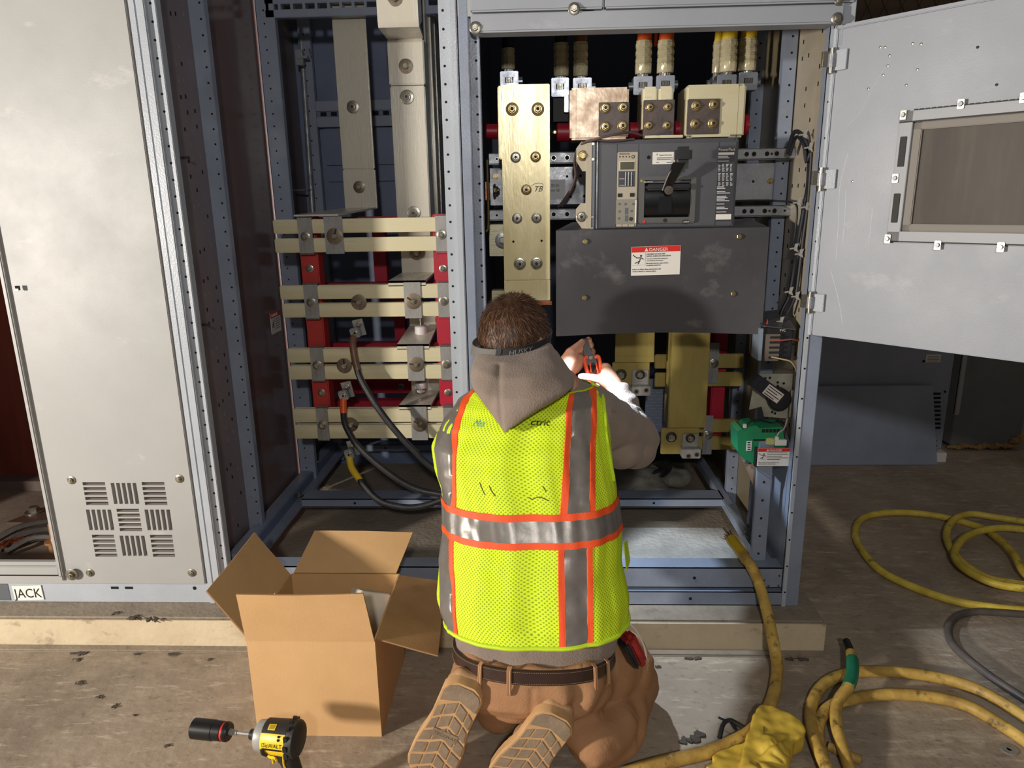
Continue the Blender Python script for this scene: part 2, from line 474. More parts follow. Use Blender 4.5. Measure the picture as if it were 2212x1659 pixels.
# a small hole with a bent tab in the flange
b = MB(); p = at(38, 622, Y=1.97); b.box(p.x - .006, p.x + .006, 1.968, 1.972, p.z - .006, p.z + .006, hole); b.box(p.x - .006, p.x + .004, 1.966, 1.969, p.z - .008, p.z - .002, zinc); b.build('tab', secA)

# loose things lying inside the far left unit
fl = .135
t = thing('loose_bolt', at(75, 1110, Z=fl), 'shiny hex bolt standing on a round washer inside the far left cabinet', 'bolt')
b = MB(); o = WM[t.name].translation
b.lathe(o, (0, 0, 1), [(.008, .034), (.012, .034), (.012, .012)], zinc); b.lathe(o, (0, 0, 1), [(.012, .02), (.03, .02), (.032, .017)], zinc, 6)
b.build('washer_head', t)
b = MB(); p = at(80, 1120, Z=fl); b.prism([(p.x - .09, p.y - .05, fl), (p.x + .16, p.y - .06, fl), (p.x + .2, p.y + .12, fl), (p.x - .02, p.y + .12, fl)], (0, 0, .008), mat('brown_steel_plate', (92, 72, 60), .5, .5))
tag(b.build('steel_plate'), 'brown flat steel plate under the loose bolt in the far left cabinet', 'plate')
for i, (x0, y0, x1, y1, r, z) in enumerate(((-10, 1178, 135, 1128, .014, .02), (0, 1198, 130, 1150, .016, .022), (15, 1203, 128, 1175, .013, .02))):
    a = at(x0, y0, Z=fl); c_ = at(x1, y1, Z=fl); mid = (a + c_) / 2 + V3((0, .02 * (i - 1), .02))
    b = MB(); b.tube([a + V3((0, 0, z)), mid + V3((0, 0, z)), c_ + V3((.06, 0, z))], r, mat('dusty_black_strip', (72, 64, 58), .6, 0, (50, 46, 44), 20), 6)
    tag(b.build('black_cable_scrap'), ['thin dusty cable scrap lying farthest back in the far left cabinet', 'thick dusty cable scrap lying in the middle of the far left cabinet', 'short dusty cable scrap nearest the front of the far left cabinet'][i], 'cable', 'cable scraps in the far left cabinet')
t = thing('copper_stud', at(118, 1192, Z=fl), 'upright copper coloured stud with a flat round head in the far left cabinet', 'stud')
o = WM[t.name].translation; b = MB(); b.lathe(o, (0, 0, 1), [(0, .016), (.035, .016), (.036, .026), (.044, .026), (.045, .006), (.11, .006)], mat('coppery_bolt', (204, 150, 104), .4, .7)); b.build('stud', t)
for i, (px, py) in enumerate(((38, 1170), (15, 1176))):
    p = at(px, py, Z=fl + .04); T = Matrix.Translation(p) @ Matrix.Rotation(rad(35 + 70 * i), 4, 'Z') @ Matrix.Rotation(rad(20), 4, 'X')
    b = MB(); b.box(-.022, .022, -.005, .005, -.003, .004, copper, bev=.001, M=T); b.box(-.022, .022, .009, .019, -.003, .004, copper, bev=.001, M=T); b.box(-.022, -.014, -.005, .019, -.003, .004, copper, M=T)
    tag(b.build('copper_clip'), ['small copper clip right of the other, on the scrap heap', 'small copper clip nearest the left picture edge, on the scrap heap'][i], 'clip', 'copper clips in the far left cabinet')

# ------------------------------------------------ section B: the open bus bar unit
XL, XR = -1.035, -.215
secB = thing('switchgear_cabinet', (-.62, 2.4, .1), 'open blue-grey steel switchgear cabinet holding red supports and horizontal bus bars', 'cabinet', 'switchgear cabinet line-up')


def post(name, par, x0, x1, y0, y1, z0, z1, m, hx, lip=None, pitch=.0443, zoff=0, hr=.0034):
    b = MB(); b.box(x0, x1, y0, y1, z0, z1, m, bev=.0018)
    if lip: b.box(lip[0], lip[1], lip[2], y0 + .012, z0, z1, m, bev=.003)
    b.holes_z(hx, y0, z0 + .02 + zoff, z1, pitch, hr)
    return b.build(name, par)


post('front_post', secB, -1.018, -.994, 2.0, 2.03, .1, 2.3, post_m, -1.007, (-1.040, -1.016, 1.984))
post('front_post', secB, -.255, -.212, 2.0, 2.03, .1, 2.3, post_m, -.243, (-.226, -.206, 1.984), zoff=.008)
post('middle_post', secB, -1.037, -.988, 2.28, 2.31, .17, 2.3, blue, -1.0)
post('middle_post', secB, -1.022, -.956, 2.80, 2.83, .14, 2.4, blue, -.995)
post('rear_post', secB, -.995, -.945, 3.18, 3.21, .14, 2.5, blue, -.972, pitch=.06)
post('middle_post', secB, -.262, -.225, 2.80, 2.83, .14, 2.4, blue, -.243)
b = MB(); b.box(XL - .004, XL, 2.03, 2.28, .12, 2.3, dkbrown)
rnd = random.Random(3)
for zz in range(46):
    for yy in (2.07, 2.10, 2.16, 2.19, 2.24):
        if rnd.random() < .62:
            z = .25 + zz * .0443 + (yy - 2.1) * .2
            b.box(XL - .001, XL + .0012, yy, yy + .006, z, z + .011, hole if rnd.random() < .6 else mat('slot_rim', (128, 118, 116), .4))
for z in (1.47, .98): b.tube([(XL, 2.12, z), (XL + .03, 2.115, z + .001)], .004, zinc, 8, 0)
b.build('slotted_side_panel', secB)
b = MB(); b.box(XL, XL + .004, 2.31, 2.80, .2, 2.3, gloss_side); b.build('glossy_side_sheet', secB)
b = MB()
# danger label on the glossy sheet, facing into the cabinet
S = Matrix.Translation((XL + .0046, 2.69, 0)) @ Matrix.Rotation(PI / 2, 4, 'Z')
z0 = at(585, 700, X=XL).z
b.box(XL + .004, XL + .005, 2.66, 2.765, z0 - .04, z0 + .042, wht)
b.box(XL + .0048, XL + .0056, 2.66, 2.765, z0 + .022, z0 + .042, red_l)
T = Matrix.Translation((XL + .0058, 2.668, z0 + .026)) @ Matrix.Rotation(PI / 2, 4, 'Z') @ Matrix.Rotation(PI / 2, 4, 'X')
b.text('DANGER', T, .016, wht)
for k in range(5): b.box(XL + .0048, XL + .0055, 2.705, 2.755, z0 + .012 - k * .009, z0 + .014 - k * .009, ink)
b.tube([(XL + .0055, 2.672, z0 - .015), (XL + .0055, 2.68, z0 + .002), (XL + .0055, 2.692, z0 + .012)], .0012, ink, 5, 0)
b.tube([(XL + .0055, 2.688, z0 - .018), (XL + .0055, 2.68, z0 + .0)], .0012, ink, 5, 0)
tag(b.build('danger_label', secB), 'small white and red DANGER label')
b = MB(); b.box(XL - .004, XL, 2.83, 3.25, .14, 2.4, dkbrown); b.build('side_panel', secB)
b = MB(); b.box(-1.04, -.2, 3.24, 3.25, .1, 2.5, dkpaint)
for z in (1.72, 1.43): b.box(-.93, -.25, 3.225, 3.24, z - .22 if z > 1.5 else z - .0, z + .004, dkpaint, bev=.001)
b.build('back_panel', secB)
# rear rails
b = MB(); b.box(-.95, -.24, 3.19, 3.22, 1.72, 1.76, blue, bev=.002); b.box(-.95, -.24, 3.19, 3.22, 1.655, 1.695, blue, bev=.002)
b.box(-.95, -.24, 3.2, 3.215, 1.695, 1.72, dkpaint)
for k in range(16): b.box(-.93 + k * .045, -.905 + k * .045, 3.196, 3.2005, 1.7, 1.716, hole)
b.build('rear_rail', secB)
b = MB(); b.box(-.99, -.225, 2.80, 2.83, 1.995, 2.022, blue, bev=.002); b.box(-.99, -.225, 2.80, 2.83, 2.04, 2.2, blue, bev=.002)
for k in range(18): b.box(-.985 + k * .045, -.975 + k * .045, 2.8, 2.83, 2.02, 2.042, blue)
b.build('header_rail', secB)
b = MB(); b.tube([at(647, 30, X=-.985), at(676, 470, X=-.985), V3((-.985, 3.08, .5))], .012, galv, 12, 0); b.build('conduit', secB)
p = at(640, 125, X=-.99); b = MB()
b.box(p.x, p.x + .03, p.y - .012, p.y + .012, p.z - .03, p.z + .03, galv, bev=.002); b.box(p.x + .01, p.x + .05, p.y - .016, p.y + .016, p.z - .005, p.z + .005, galv); b.build('conduit_clamp', secB)
for (x0, y0, x1, y1) in ((612, 412, 672, 410), (652, 45, 672, 120)):
    a = at(x0, y0, X=-1.02); c_ = at(x1, y1, Y=3.15); b = MB(); b.tube([a, c_], .004, galv, 6, 0); b.build('rod', secB)


def sill(par, name, x0, x1, y0, y1, z0, z1, m=post_m, n=2):
    b = MB(); b.box(x0, x1, y0, y0 + .004, z0, z1, m, bev=.001); b.box(x0, x1, y0, y1, z1 - .004, z1, m, bev=.001)
    b.box(x0, x1, y0, y1, z0, z0 + .004, m)
    for k in range(n): b.lathe((x0 + (x1 - x0) * (.3 + .4 * k / max(1, n - 1)), y0, (z0 + z1) / 2), (0, -1, 0), [(-.001, .005), (.001, .005)], hole, 10)
    return b.build(name, par)


sill(secB, 'front_sill', -1.0, -.21, 2.0, 2.062, .155, .225, blue)
sill(secB, 'lower_sill', -1.0, -.21, 1.99, 2.05, .1, .148, blue)
sill(secB, 'middle_sill', -.93, -.23, 2.525, 2.61, .19, .225, blue)
sill(secB, 'rear_sill', -.95, -.23, 3.16, 3.22, .19, .225, blue)
b = MB()
b.box(-1.02, -.975, 2.06, 3.2, .2, .235, blue, bev=.003); b.box(-.97, -.93, 2.06, 3.2, .185, .2, blue, bev=.003); b.box(-.98, -.966, 2.06, 3.2, .185, .23, dkpaint, bev=.001)
b.build('side_sill', secB)
b = MB(); b.box(-.225, -.205, 2.03, 3.2, .15, 2.4, dkpaint); b.build('partition', secB)
bolt(secB, (-.95, 2.56, .225), axis=(0, 0, 1), r=.009)

# ------------------------------------------------ section C: the breaker unit
secC = thing('switchgear_cabinet', (.3, 2.4, .1), 'open blue-grey steel switchgear cabinet holding the large circuit breaker, with its door swung open', 'cabinet', 'switchgear cabinet line-up')
post('front_post', secC, -.182, -.150, 2.002, 2.03, .1, 2.3, blue, -.160, (-.203, -.176, 1.984), zoff=.02)
b = MB(); b.box(.745, .797, 1.99, 2.03, .1, 2.3, blue, bev=.003); b.box(.745, .757, 1.986, 2.0, .1, 2.3, post_m, bev=.001)
b.holes_z(.752, 1.986, .15, 2.3, .0886, .003)
b.build('front_post', secC)
post('middle_post', secC, .722, .762, 2.28, 2.31, .17, 2.3, blue, .745)
post('middle_post', secC, .725, .765, 2.60, 2.63, .17, 2.3, blue, .745)
b = MB(); b.box(.765, .769, 2.03, 2.28, .12, 2.3, mat('side_panel_beige_grey', (168, 158, 140), .4, 0, (150, 140, 124), 5))
for zz in range(46):
    for yy in (2.06, 2.1, 2.14, 2.19, 2.24):
        if rnd.random() < .5:
            z = .25 + zz * .0443; b.box(.764, .7655, yy, yy + .006, z, z + .011, hole)
b.build('slotted_side_panel', secC)
b = MB(); b.box(.765, .769, 2.31, 3.2, .14, 2.4, mat('side_sheet_brown', (120, 108, 84), .4)); b.build('side_panel', secC)
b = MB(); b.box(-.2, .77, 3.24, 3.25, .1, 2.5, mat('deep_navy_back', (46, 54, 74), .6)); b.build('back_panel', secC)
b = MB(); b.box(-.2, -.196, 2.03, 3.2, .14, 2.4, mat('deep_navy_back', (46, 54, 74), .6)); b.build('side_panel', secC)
b = MB(); b.box(-.203, .797, 1.985, 2.02, 1.792, 1.797 + .2, panel)
b.build('backing', secC)
b = MB(); b.box(-.168, .167, 1.962, 1.985, 1.797, 2.3, cover, bev=.004); b.build('top_cover', secC)
b = MB(); b.box(.170, .79, 1.962, 1.985, 1.797, 2.3, cover, bev=.004); b.build('top_cover', secC)
b = MB(); b.box(-.168, .762, 1.958, 2.02, 1.748, 1.791, cover, bev=.004); b.box(.764, .797, 1.975, 2.0, 1.7, 2.3, post_m, bev=.002); b.build('header_rail', secC)
for px, py, r in ((1027, 60, .0085), (1240, 19, .0085), (1808, 41, .0085), (1812, 3, .006)): bolt(secC, at(px, py, Y=1.958), r=r)
sill(secC, 'front_sill', -.15, .745, 2.0, 2.062, .155, .225, blue)
sill(secC, 'lower_sill', -.2, .75, 1.99, 2.05, .1, .148, blue)
sill(secC, 'middle_sill', -.19, .7, 2.525, 2.61, .19, .225, blue)
b = MB(); b.box(.690, .722, 2.06, 3.2, .19, .225, blue, bev=.003); b.box(.722, .745, 2.06, 2.8, .18, .2, blue); b.build('side_sill', secC)
b = MB(); b.box(.745, .765, 2.03, 2.28, .1, .62, blue); b.build('side_plate', secC)
for xx, zz in ((.69, .185), (.735, .2), (.735, .165), (.705, .165)):
    bolt(secC, (xx, 2.0, zz), r=.003, style='socket', wr=1.2)
b = MB(); b.box(.66, .705, 2.045, 2.06, .225, .62, blue, bev=.002); b.holes_z(.682, 2.045, .25, .6, .06, .004); b.build('bracket_post', secC)

b = MB(); b.box(-.18, .70, 2.062, 2.53, .0995, .103, mat('headlamp_lit_concrete', (202, 198, 190), .7, 0, (176, 172, 164), 9, .5, .8, 60)); b.build('lit_floor_overlay', secC)  # added pale layer on the pad: headlamp light put into its colour
# door of section C
hp = V3((.754, 1.992, 0)); ang = math.atan2(1.60 - 1.992, 1.118 - .754)
D0 = V3((math.cos(ang), math.sin(ang), 0)); DN = V3((-D0.y * -1, 0, 0))
DM = Matrix.Translation(hp) @ Matrix.Rotation(ang, 4, 'Z')   # local x along the door, local y = away from the camera side
door = MB()
W = .86
DT = .02
nrm = 1
door.box(0, W, 0, DT, .956, 1.748, cover, bev=.003, M=DM)
door.box(.004, W, -.006, 0, 1.738, 1.748, cover, bev=.002, M=DM); door.box(.004, W, -.006, 0, .956, .966, cover, bev=.002, M=DM)
door.box(0, .012, -.006, 0, .956, 1.748, post_m, bev=.002, M=DM)


def dpos(px, py, off=0):
    """where the photograph's pixel meets the door's inner face, in the door's own x, z"""
    d = CR @ V3(((px - 1106) / FPX, -(py - 829.5) / FPX, -1)); n_ = V3((D0.y, -D0.x, 0)) * -1
    o = CO; n2 = V3((-D0.y, D0.x, 0)); t_ = (hp + n2 * off - o).dot(n2) / d.dot(n2); p = o + d * t_
    return (p - hp).dot(D0), p.z


dob = door.build('door', secC)
w0 = dpos(1972, 268)[0]; wz1 = dpos(2000, 262)[1]; wz0 = dpos(1965, 500)[1]; w0 = (dpos(1972, 268)[0] + dpos(1950, 500)[0]) / 2
c = MB(); c.box(w0, W - .06, -.05, .05, wz0, wz1, cover, M=DM); cut(dob, c)
pane_m = mat('smoked_window_pane', (84, 78, 70), .55, 0, (68, 62, 56), 3, .5, 0, stretch=(1, 1, .5), spec=.3)
layer(pane_m, (112, 104, 94), 3, .5, .8, .4, (6, 6, .5), seed=3)
fr = mat('grey_window_gasket', (128, 122, 114), .6)
b = MB(); b.box(w0 - .005, W - .055, .006, .012, wz0 - .005, wz1 + .005, pane_m, M=DM)
for (xa, xb, za, zb) in ((w0 - .004, W - .05, wz1 - .018, wz1), (w0 - .004, W - .05, wz0, wz0 + .018), (w0 - .004, w0 + .02, wz0, wz1)):
    b.box(xa, xb, -.002, .006, za, zb, fr, bev=.002, M=DM)
pane = b.build('window', dob)
b = MB()
fx = w0 - .03
for (xa, xb, za, zb) in ((fx, W - .03, wz1, wz1 + .026), (fx, W - .03, wz0 - .026, wz0), (fx, w0, wz0 - .026, wz1 + .026)):
    b.box(xa, xb, -.010, -.001, za, zb, mat('window_frame_grey', (150, 152, 156), .45), bev=.001, M=DM)
    b.box(xa, xb, -.011, -.009, za, za + .003, ink, M=DM)
for z in (wz0 + (wz1 - wz0) * .22, wz0 + (wz1 - wz0) * .74): b.box(fx + .006, fx + .022, -.0115, -.0085, z - .035, z + .035, ink, bev=.001, M=DM)
for k in range(40): b.box(fx + .03 + k * .013, fx + .038 + k * .013, -.011, -.0085, wz1 + .0262, wz1 + .0292, ink, M=DM)
wf = b.build('window_frame', dob)
for (xx, zz) in ((fx + .008, wz1 + .018), (fx + .13, wz1 + .03), (fx + .25, wz1 + .03), (fx + .006, (wz0 + wz1) / 2), (fx + .004, wz0 - .018), (fx + .12, wz0 - .03), (fx + .25, wz0 - .03)):
    b = MB(); b.box(xx - .007, xx + .007, -.015, -.009, zz - .011, zz + .010, zinc, bev=.001, M=DM)
    b.lathe(DM @ V3((xx, -.016, zz)), DM.to_3x3() @ V3((0, -1, 0)), [(0, .006), (.004, .005), (.004, .001)], galv, 10)
    b.build('clip', dob)
for i, (px, py) in enumerate(((1797, 133), (1768, 388), (1741, 652))):
    z = at(px, py, Y=1.99).z
    b = MB(); b.cyl(hp + V3((-.006, -.014, z - .03)), hp + V3((-.006, -.014, z + .03)), .008, zinc, 14)
    b.cyl(hp + V3((-.006, -.014, z - .016)), hp + V3((-.006, -.014, z + .016)), .0105, galv, 14)
    b.box(.0, .042, -.010, -.005, z - .024, z + .024, post_m, bev=.001, M=DM)
    b.box(hp.x - .03, hp.x - .004, 1.975, 1.985, z - .014, z + .022, zinc, bev=.001)
    b.build('hinge', dob)
b = MB()
for px, py in ((1902, 102), (1912, 102), (1972, 94), (1990, 95), (1918, 142), (1982, 150), (1908, 162), (1958, 184), (1876, 192), (2112, 102), (2153, 183), (1842, 392), (1922, 120)):
    x, z = dpos(px, py)
    b.lathe(DM @ V3((x, 0, z)), DM.to_3x3() @ V3((0, -1, 0)), [(-.001, .0034), (.0015, .003), (.002, .001)], zinc if px < 2000 else ink, 8)
b.build('rivet', dob)
scr = mat('pale_scratch', (200, 202, 204), .5)
b = MB()
for pts in (((1925, 128), (1890, 180), (1860, 240), (1828, 275)), ((1832, 330), (1815, 400), (1812, 470), (1806, 560)), ((1795, 585), (1812, 650), (1820, 700)), ((1990, 232), (2060, 215), (2150, 186)), ((1828, 410), (1825, 470), (1820, 530)), ((1885, 450), (1880, 500), (1876, 530))):
    q = []
    for px, py in pts:
        x, z = dpos(px, py); q.append(DM @ V3((x, -.0001, z)))
    b = MB(); b.tube(q, .0006, scr, 4, 5); tag(b.build('scratch', dob), 'pale scratch')
b = MB()
b.bm.free()

# ================================================================== bus bars, supports and risers in section B
def flat(name, px0, py0, px1, py1, Y, th, m, label=None, cat=None, group=None, bev=.0015, par=None):
    x0, x1, z0, z1 = rc(px0, py0, px1, py1, Y)
    b = MB(); b.box(x0, x1, Y, Y + th, z0, z1, m, bev=bev)
    o = b.build(name, par)
    if label: tag(o, label, cat, group)
    return o


YB = 2.5
rows = ['topmost', 'second', 'third', 'lowest']
PAIRS = [((588, 475, 505.5), (592, 516, 546.5), 968), ((603, 618, 647.5), (608, 657, 686.5), 976), ((618.5, 754, 784), (622, 791, 820.5), 979), ((631, 884, 913), (635, 919, 948), 985)]
ZP = []
for i, (ba, bb, xr) in enumerate(PAIRS):
    zs = []
    for j, (xl, yt, yb) in enumerate((ba, bb)):
        a = at(xl, yt, Y=YB); d = at(xl, yb, Y=YB); r_ = at(xr, yt, Y=YB)
        t = thing('bus_bar', ((a.x + r_.x) / 2, YB, (a.z + d.z) / 2), ['upper', 'lower'][j] + ' pale plated bus bar of the ' + rows[i] + ' pair across the open left cabinet', 'bus bar', 'horizontal bus bars across the open left cabinet')
        b = MB(); b.box(a.x, r_.x, YB, YB + .012, d.z, a.z, bus, bev=.003); b.box(a.x + .002, r_.x, YB + .02, YB + .032, d.z, a.z, bus, bev=.003)
        b.build('bar', t); zs.append((a.z, d.z))
    ZP.append((zs[0][0], zs[1][1]))


def clamp(px0, px1, pair, bx, by, m=galv2):
    z1, z0 = ZP[pair]; y = YB
    x0 = at(px0, 0, Y=y - .006); 
    pm = proj((-.6, y, (z0 + z1) / 2))[1]
    X0 = at(px0, pm, Y=y - .006).x; X1 = at(px1, pm, Y=y - .006).x
    return X0, X1, z0 - .006, z1 + .008


PY = [511, 653, 788, 916]
side = ['left', 'right']
for i in range(4):
    for j, (p0, p1) in enumerate((((644, 675), (657, 687), (671, 699), (684, 709))[i], ((941, 967), (946, 971), (952, 977), (958, 984))[i])):
        X0, X1, z0, z1 = clamp(p0, p1, i, 0, 0)
        t = thing('bus_clamp', ((X0 + X1) / 2, YB, (z0 + z1) / 2), 'steel clamp strap at the ' + side[j] + ' end of the ' + rows[i] + ' bus bar pair', 'clamp', 'clamp straps on the bus bars')
        b = MB(); b.box(X0, X1, YB - .006, YB - .001, z0, z1, galv2, bev=.001); b.box(X0, X1, YB - .006, YB + .03, z1 - .003, z1, galv2); b.box(X0, X1, YB - .006, YB + .03, z0, z0 + .003, galv2)
        b.build('strap', t)
        bolt(t, ((X0 + X1) / 2, YB - .006, (z0 + z1) / 2 - .003), r=.0095)
for i, (p0, p1) in enumerate(((701, 741), (873, 910), (880, 916), (888, 923))):
    X0, X1, z0, z1 = clamp(p0, p1, i, 0, 0)
    t = thing('connection_plate', ((X0 + X1) / 2, YB, (z0 + z1) / 2), 'wide steel plate with a round disc washer on the ' + rows[i] + ' bus bar pair', 'plate', 'wide plates joining the risers to the bus bars')
    b = MB(); b.box(X0, X1, YB - .005, YB - .001, z0, z1, galv2, bev=.001); b.build('plate', t)
    bolt(t, ((X0 + X1) / 2 + .002, YB - .005, (z0 + z1) / 2 - .003), r=.0095, m=zinc, wm=washer_m, slot=(.3, 1, 1.5, 1)[i] * (1 if i else -1), wr=2.95)
for i, (px, py) in ((1, (775.6, 653)), (2, (744, 790)), (3, (758, 917))):
    bb = thing('disc_washer_bolt', at(px, py, Y=YB), 'round brown disc washer and nut on the ' + rows[i] + ' bus bar pair above a cable lug', 'washer', 'disc washers above the cable lugs')
    bolt(bb, at(px, py, Y=YB), r=.0095, wm=washer_m, slot=(1.4, 0, -2)[i - 1] or .01, wr=2.95)

# red supports
zt = ZP[0][0] + .01; zb = ZP[3][1] + .02
for j, (xa, xb, m_, lb) in enumerate(((at(650, 580, Y=2.53).x, at(688, 580, Y=2.53).x, red_i, 'left'), (at(937, 580, Y=2.53).x, at(972, 580, Y=2.53).x, redp, 'right'))):  # both supports alike; their two reds carry the warm and cooler lamp light
    t = thing('insulator_support', ((xa + xb) / 2, 2.55, zb), 'upright red moulded bus bar support at the ' + lb + ' of the open left cabinet', 'insulator', 'upright red supports behind the bus bars')
    b = MB(); b.box(xa, xb, 2.533, 2.60, zb, zt, m_, bev=.004); b.build('channel', t)
    for py, px in ((580, 669 if j == 0 else 957), (848, 695 if j == 0 else 968)):
        bolt(t, at(px, py, Y=2.533), r=.008)
zz = [at(800, y, Y=2.75).z for y in (468, 611, 741, 866)]
b_names = ['at the top', 'second from the top', 'third from the top', 'at the bottom']
for i, z in enumerate(zz):
    b = MB(); b.box(-.86, -.30, 2.75, 2.80, z - .05, z, redp, bev=.003)
    tag(b.build('support_rail'), 'crimson horizontal support rail behind the bus bars, ' + b_names[i], 'rail', 'crimson rails behind the bus bars')
flat('support_rail', 715, 818, 892, 849, 2.95, .04, redp, 'deep crimson rail with one bolt set far back between the lower bus bar pairs', 'rail', 'crimson rails behind the bus bars')
flat('support_post', 802, 490, 837, 611, 2.85, .05, redp, 'bright crimson upright post behind the two upper bus bar pairs', 'post')
flat('support_post', 848, 640, 877, 741, 2.85, .05, redp, 'bright crimson upright post behind the middle bus bar pairs', 'post')
bolt(bpy.data.objects['support_rail.004'], at(866, 835, Y=2.95), r=.008)

# risers
t = thing('bus_riser', at(780, 250, Y=2.85), 'left upright plated bus riser with two disc washers', 'bus bar', 'upright bus risers in the open left cabinet')
x0, x1, z0, z1 = rc(717, 35, 788, 366, 2.85); x1 = at(799, 200, Y=2.85).x
x0 = at(728, 200, Y=2.85).x
b = MB(); b.box(x0, x1, 2.85, 2.865, z0, z1 + .1, bus_v, bev=.004); b.build('riser', t)
x2, x3, z2, z3 = rc(741, 367, 810, 451, 2.845)
b = MB(); b.box(x0 + .0, x1 + .002, 2.846, 2.864, z2, z3, bus_v, bev=.003); b.build('joint_piece', t)
a = at(685, 466, Y=2.52); b = MB()
b.prism([(x0, 2.86, z2 + .006), (x1, 2.86, z2 + .006), (x1 - .06, 2.5, ZP[0][0] + .016), (x0 - .09, 2.5, ZP[0][0] + .016)], (0, 0, -.006), bus_v)
b.build('foot_plate', t)
for px, py in ((762, 231), (776, 404)): bolt(t, at(px, py, Y=2.845), r=.0095, wm=washer_m if py > 300 else zinc, wr=2.4, style='cone' if py < 300 else 'hex')
t = thing('bus_riser', at(880, 250, Y=2.62), 'right upright plated bus riser stepping forward at the top', 'bus bar', 'upright bus risers in the open left cabinet')
x0 = at(850, 330, Y=2.62).x; x1 = at(924, 330, Y=2.62).x; zj = at(880, 185, Y=2.62).z; zb_ = at(890, 471, Y=2.62).z; zs = at(880, 84, Y=2.62).z
b = MB(); b.box(x0, x1, 2.62, 2.70, zb_ - .08, zj, bus_v, bev=.004); b.build('riser', t)
b = MB(); b.box(x0 - .001, x1 + .002, 2.616, 2.70, zj + .002, zs, bus_v, bev=.004); b.build('joint_piece', t)
xa = at(814, 20, Y=2.43).x; xb = at(903, 20, Y=2.43).x; zf = at(860, 58, Y=2.43).z
b = MB(); b.rings([[(xa, y, z), (xb, y, z), (xb, y2, z2_), (xa, y2, z2_)] for (y, z, y2, z2_) in ((2.43, zf + .5, 2.5, zf + .5), (2.43, zf + .02, 2.5, zf + .04), (2.436, zf, 2.5, zf + .03))], bus_v)
b.rings([[(xa, 2.436, zf), (xb, 2.436, zf), (xb, 2.44, zf + .012), (xa, 2.44, zf + .012)], [(x0, 2.62, zs - .0), (x1 + .002, 2.62, zs - .0), (x1 + .002, 2.62, zs + .012), (x0, 2.62, zs + .012)]], bus_v)
b.build('step_piece', t)
for px, py, Y_, r, w_ in ((876.5, 143, 2.616, .0105, washer_m), (879, 210, 2.62, .0105, zinc), (893.6, 460, 2.62, .0105, zinc)): bolt(t, at(px, py, Y=Y_), r=r, wm=w_, wr=2.3, style='hex' if w_ is washer_m else 'cone')
bolt(t, at(853, -4, Y=2.43), r=.012, wm=washer_m, wr=2)
# stepped brackets between riser and lower bars
for i, (x0_, x1_, ya, yb_, yc) in enumerate(((866, 937, 547, 592, 611), (884, 944, 687, 706, 748), (888, 948, 822, 846, 880))):
    A0 = at(x0_, ya, Y=2.66); A1 = at(x1_, ya, Y=2.66); Bz = at(x0_, yb_, Y=2.66).z; Cz = ZP[i + 1][0] + .004
    t = thing('z_bracket', (A0.x, 2.6, Cz), 'plated stepped bracket above the ' + rows[i + 1] + ' bus bar pair', 'bracket', 'stepped brackets feeding the bus bars')
    b = MB(); b.box(A0.x, A1.x, 2.66, 2.67, Bz, A0.z + .05, bus_v, bev=.002)
    b.prism([(A0.x, 2.665, Bz + .006), (A1.x, 2.665, Bz + .006), (A1.x - .01, 2.5, Cz + .01), (A0.x - .02, 2.5, Cz + .01)], (0, 0, -.008), bus_v)
    b.prism([(A0.x - .02, 2.5, Cz + .01), (A1.x - .01, 2.5, Cz + .01), (A1.x - .01, 2.5, Cz - .01), (A0.x - .02, 2.5, Cz - .01)], (0, .006, 0), bus_v)
    b.build('plate', t)
    if i == 0: bolt(t, at(900, 546, Y=2.655), r=.012, wm=washer_m, wr=2.2)
    else:
        p = at(910, (722, 846)[i - 1], Y=2.6); b = MB()
        b.lathe(p, (0, 0, 1), [(0, .022), (.002, .024), (.028, .024), (.032, .021), (.034, .012)] if i == 1 else [(0, .016), (.014, .018), (.016, .024), (.036, .024), (.038, .01)], mat('white_ceramic', (206, 200, 198), .4))
        if i == 1: b.cyl(p + V3((0, 0, .03)), p + V3((0, 0, .06)), .005, zinc)
        else: b.lathe(p - V3((0, 0, .004)), (0, 0, 1), [(0, .015), (.02, .0185)], brass)
        tag(b.build('standoff_insulator', t), 'white round insulator')
# three thin bars seen edge on beside the right riser
for i, (pa, pb, Y_) in enumerate(((917, 930, 2.75), (929, 940, 2.85), (938, 947, 2.95))):
    x = at(pa, 120, Y=Y_).x; b = MB(); b.box(x, x + .006, Y_, Y_ + .1, at(900, 468, Y=Y_).z, 2.3, bus_v, bev=.001)
    tag(b.build('edge_on_bus_bar'), 'thin upright bus bar seen edge on, ' + ['nearest the right riser', 'middle of the three', 'nearest the cabinet partition'][i], 'bus bar', 'edge-on bars beside the right riser')


# ------------------------------------------------ three cables bolted to the bars
def lug(par, c, tilt, m=alu, s=1):
    T = Matrix.Translation(c) @ Matrix.Rotation(tilt, 4, 'Y')
    b = MB(); b.box(-.018 * s, .02 * s, 0, .006, -.03 * s, .03 * s, galv2, bev=.001, M=T)
    b.box(-.028 * s, .006 * s, -.03 * s, -.001, -.03 * s, .006 * s, m, bev=.003, M=T)
    o = b.build('lug', par)
    p = T @ V3((-.01 * s, -.03 * s, -.012 * s)); bolt(par, p, r=.0075 * s, style='socket', m=zinc, wr=1.2)
    p = T @ V3((.004 * s, -.0, .012 * s)); bolt(par, p, r=.008 * s, style='hex', m=zinc, wr=1.4)
    return o


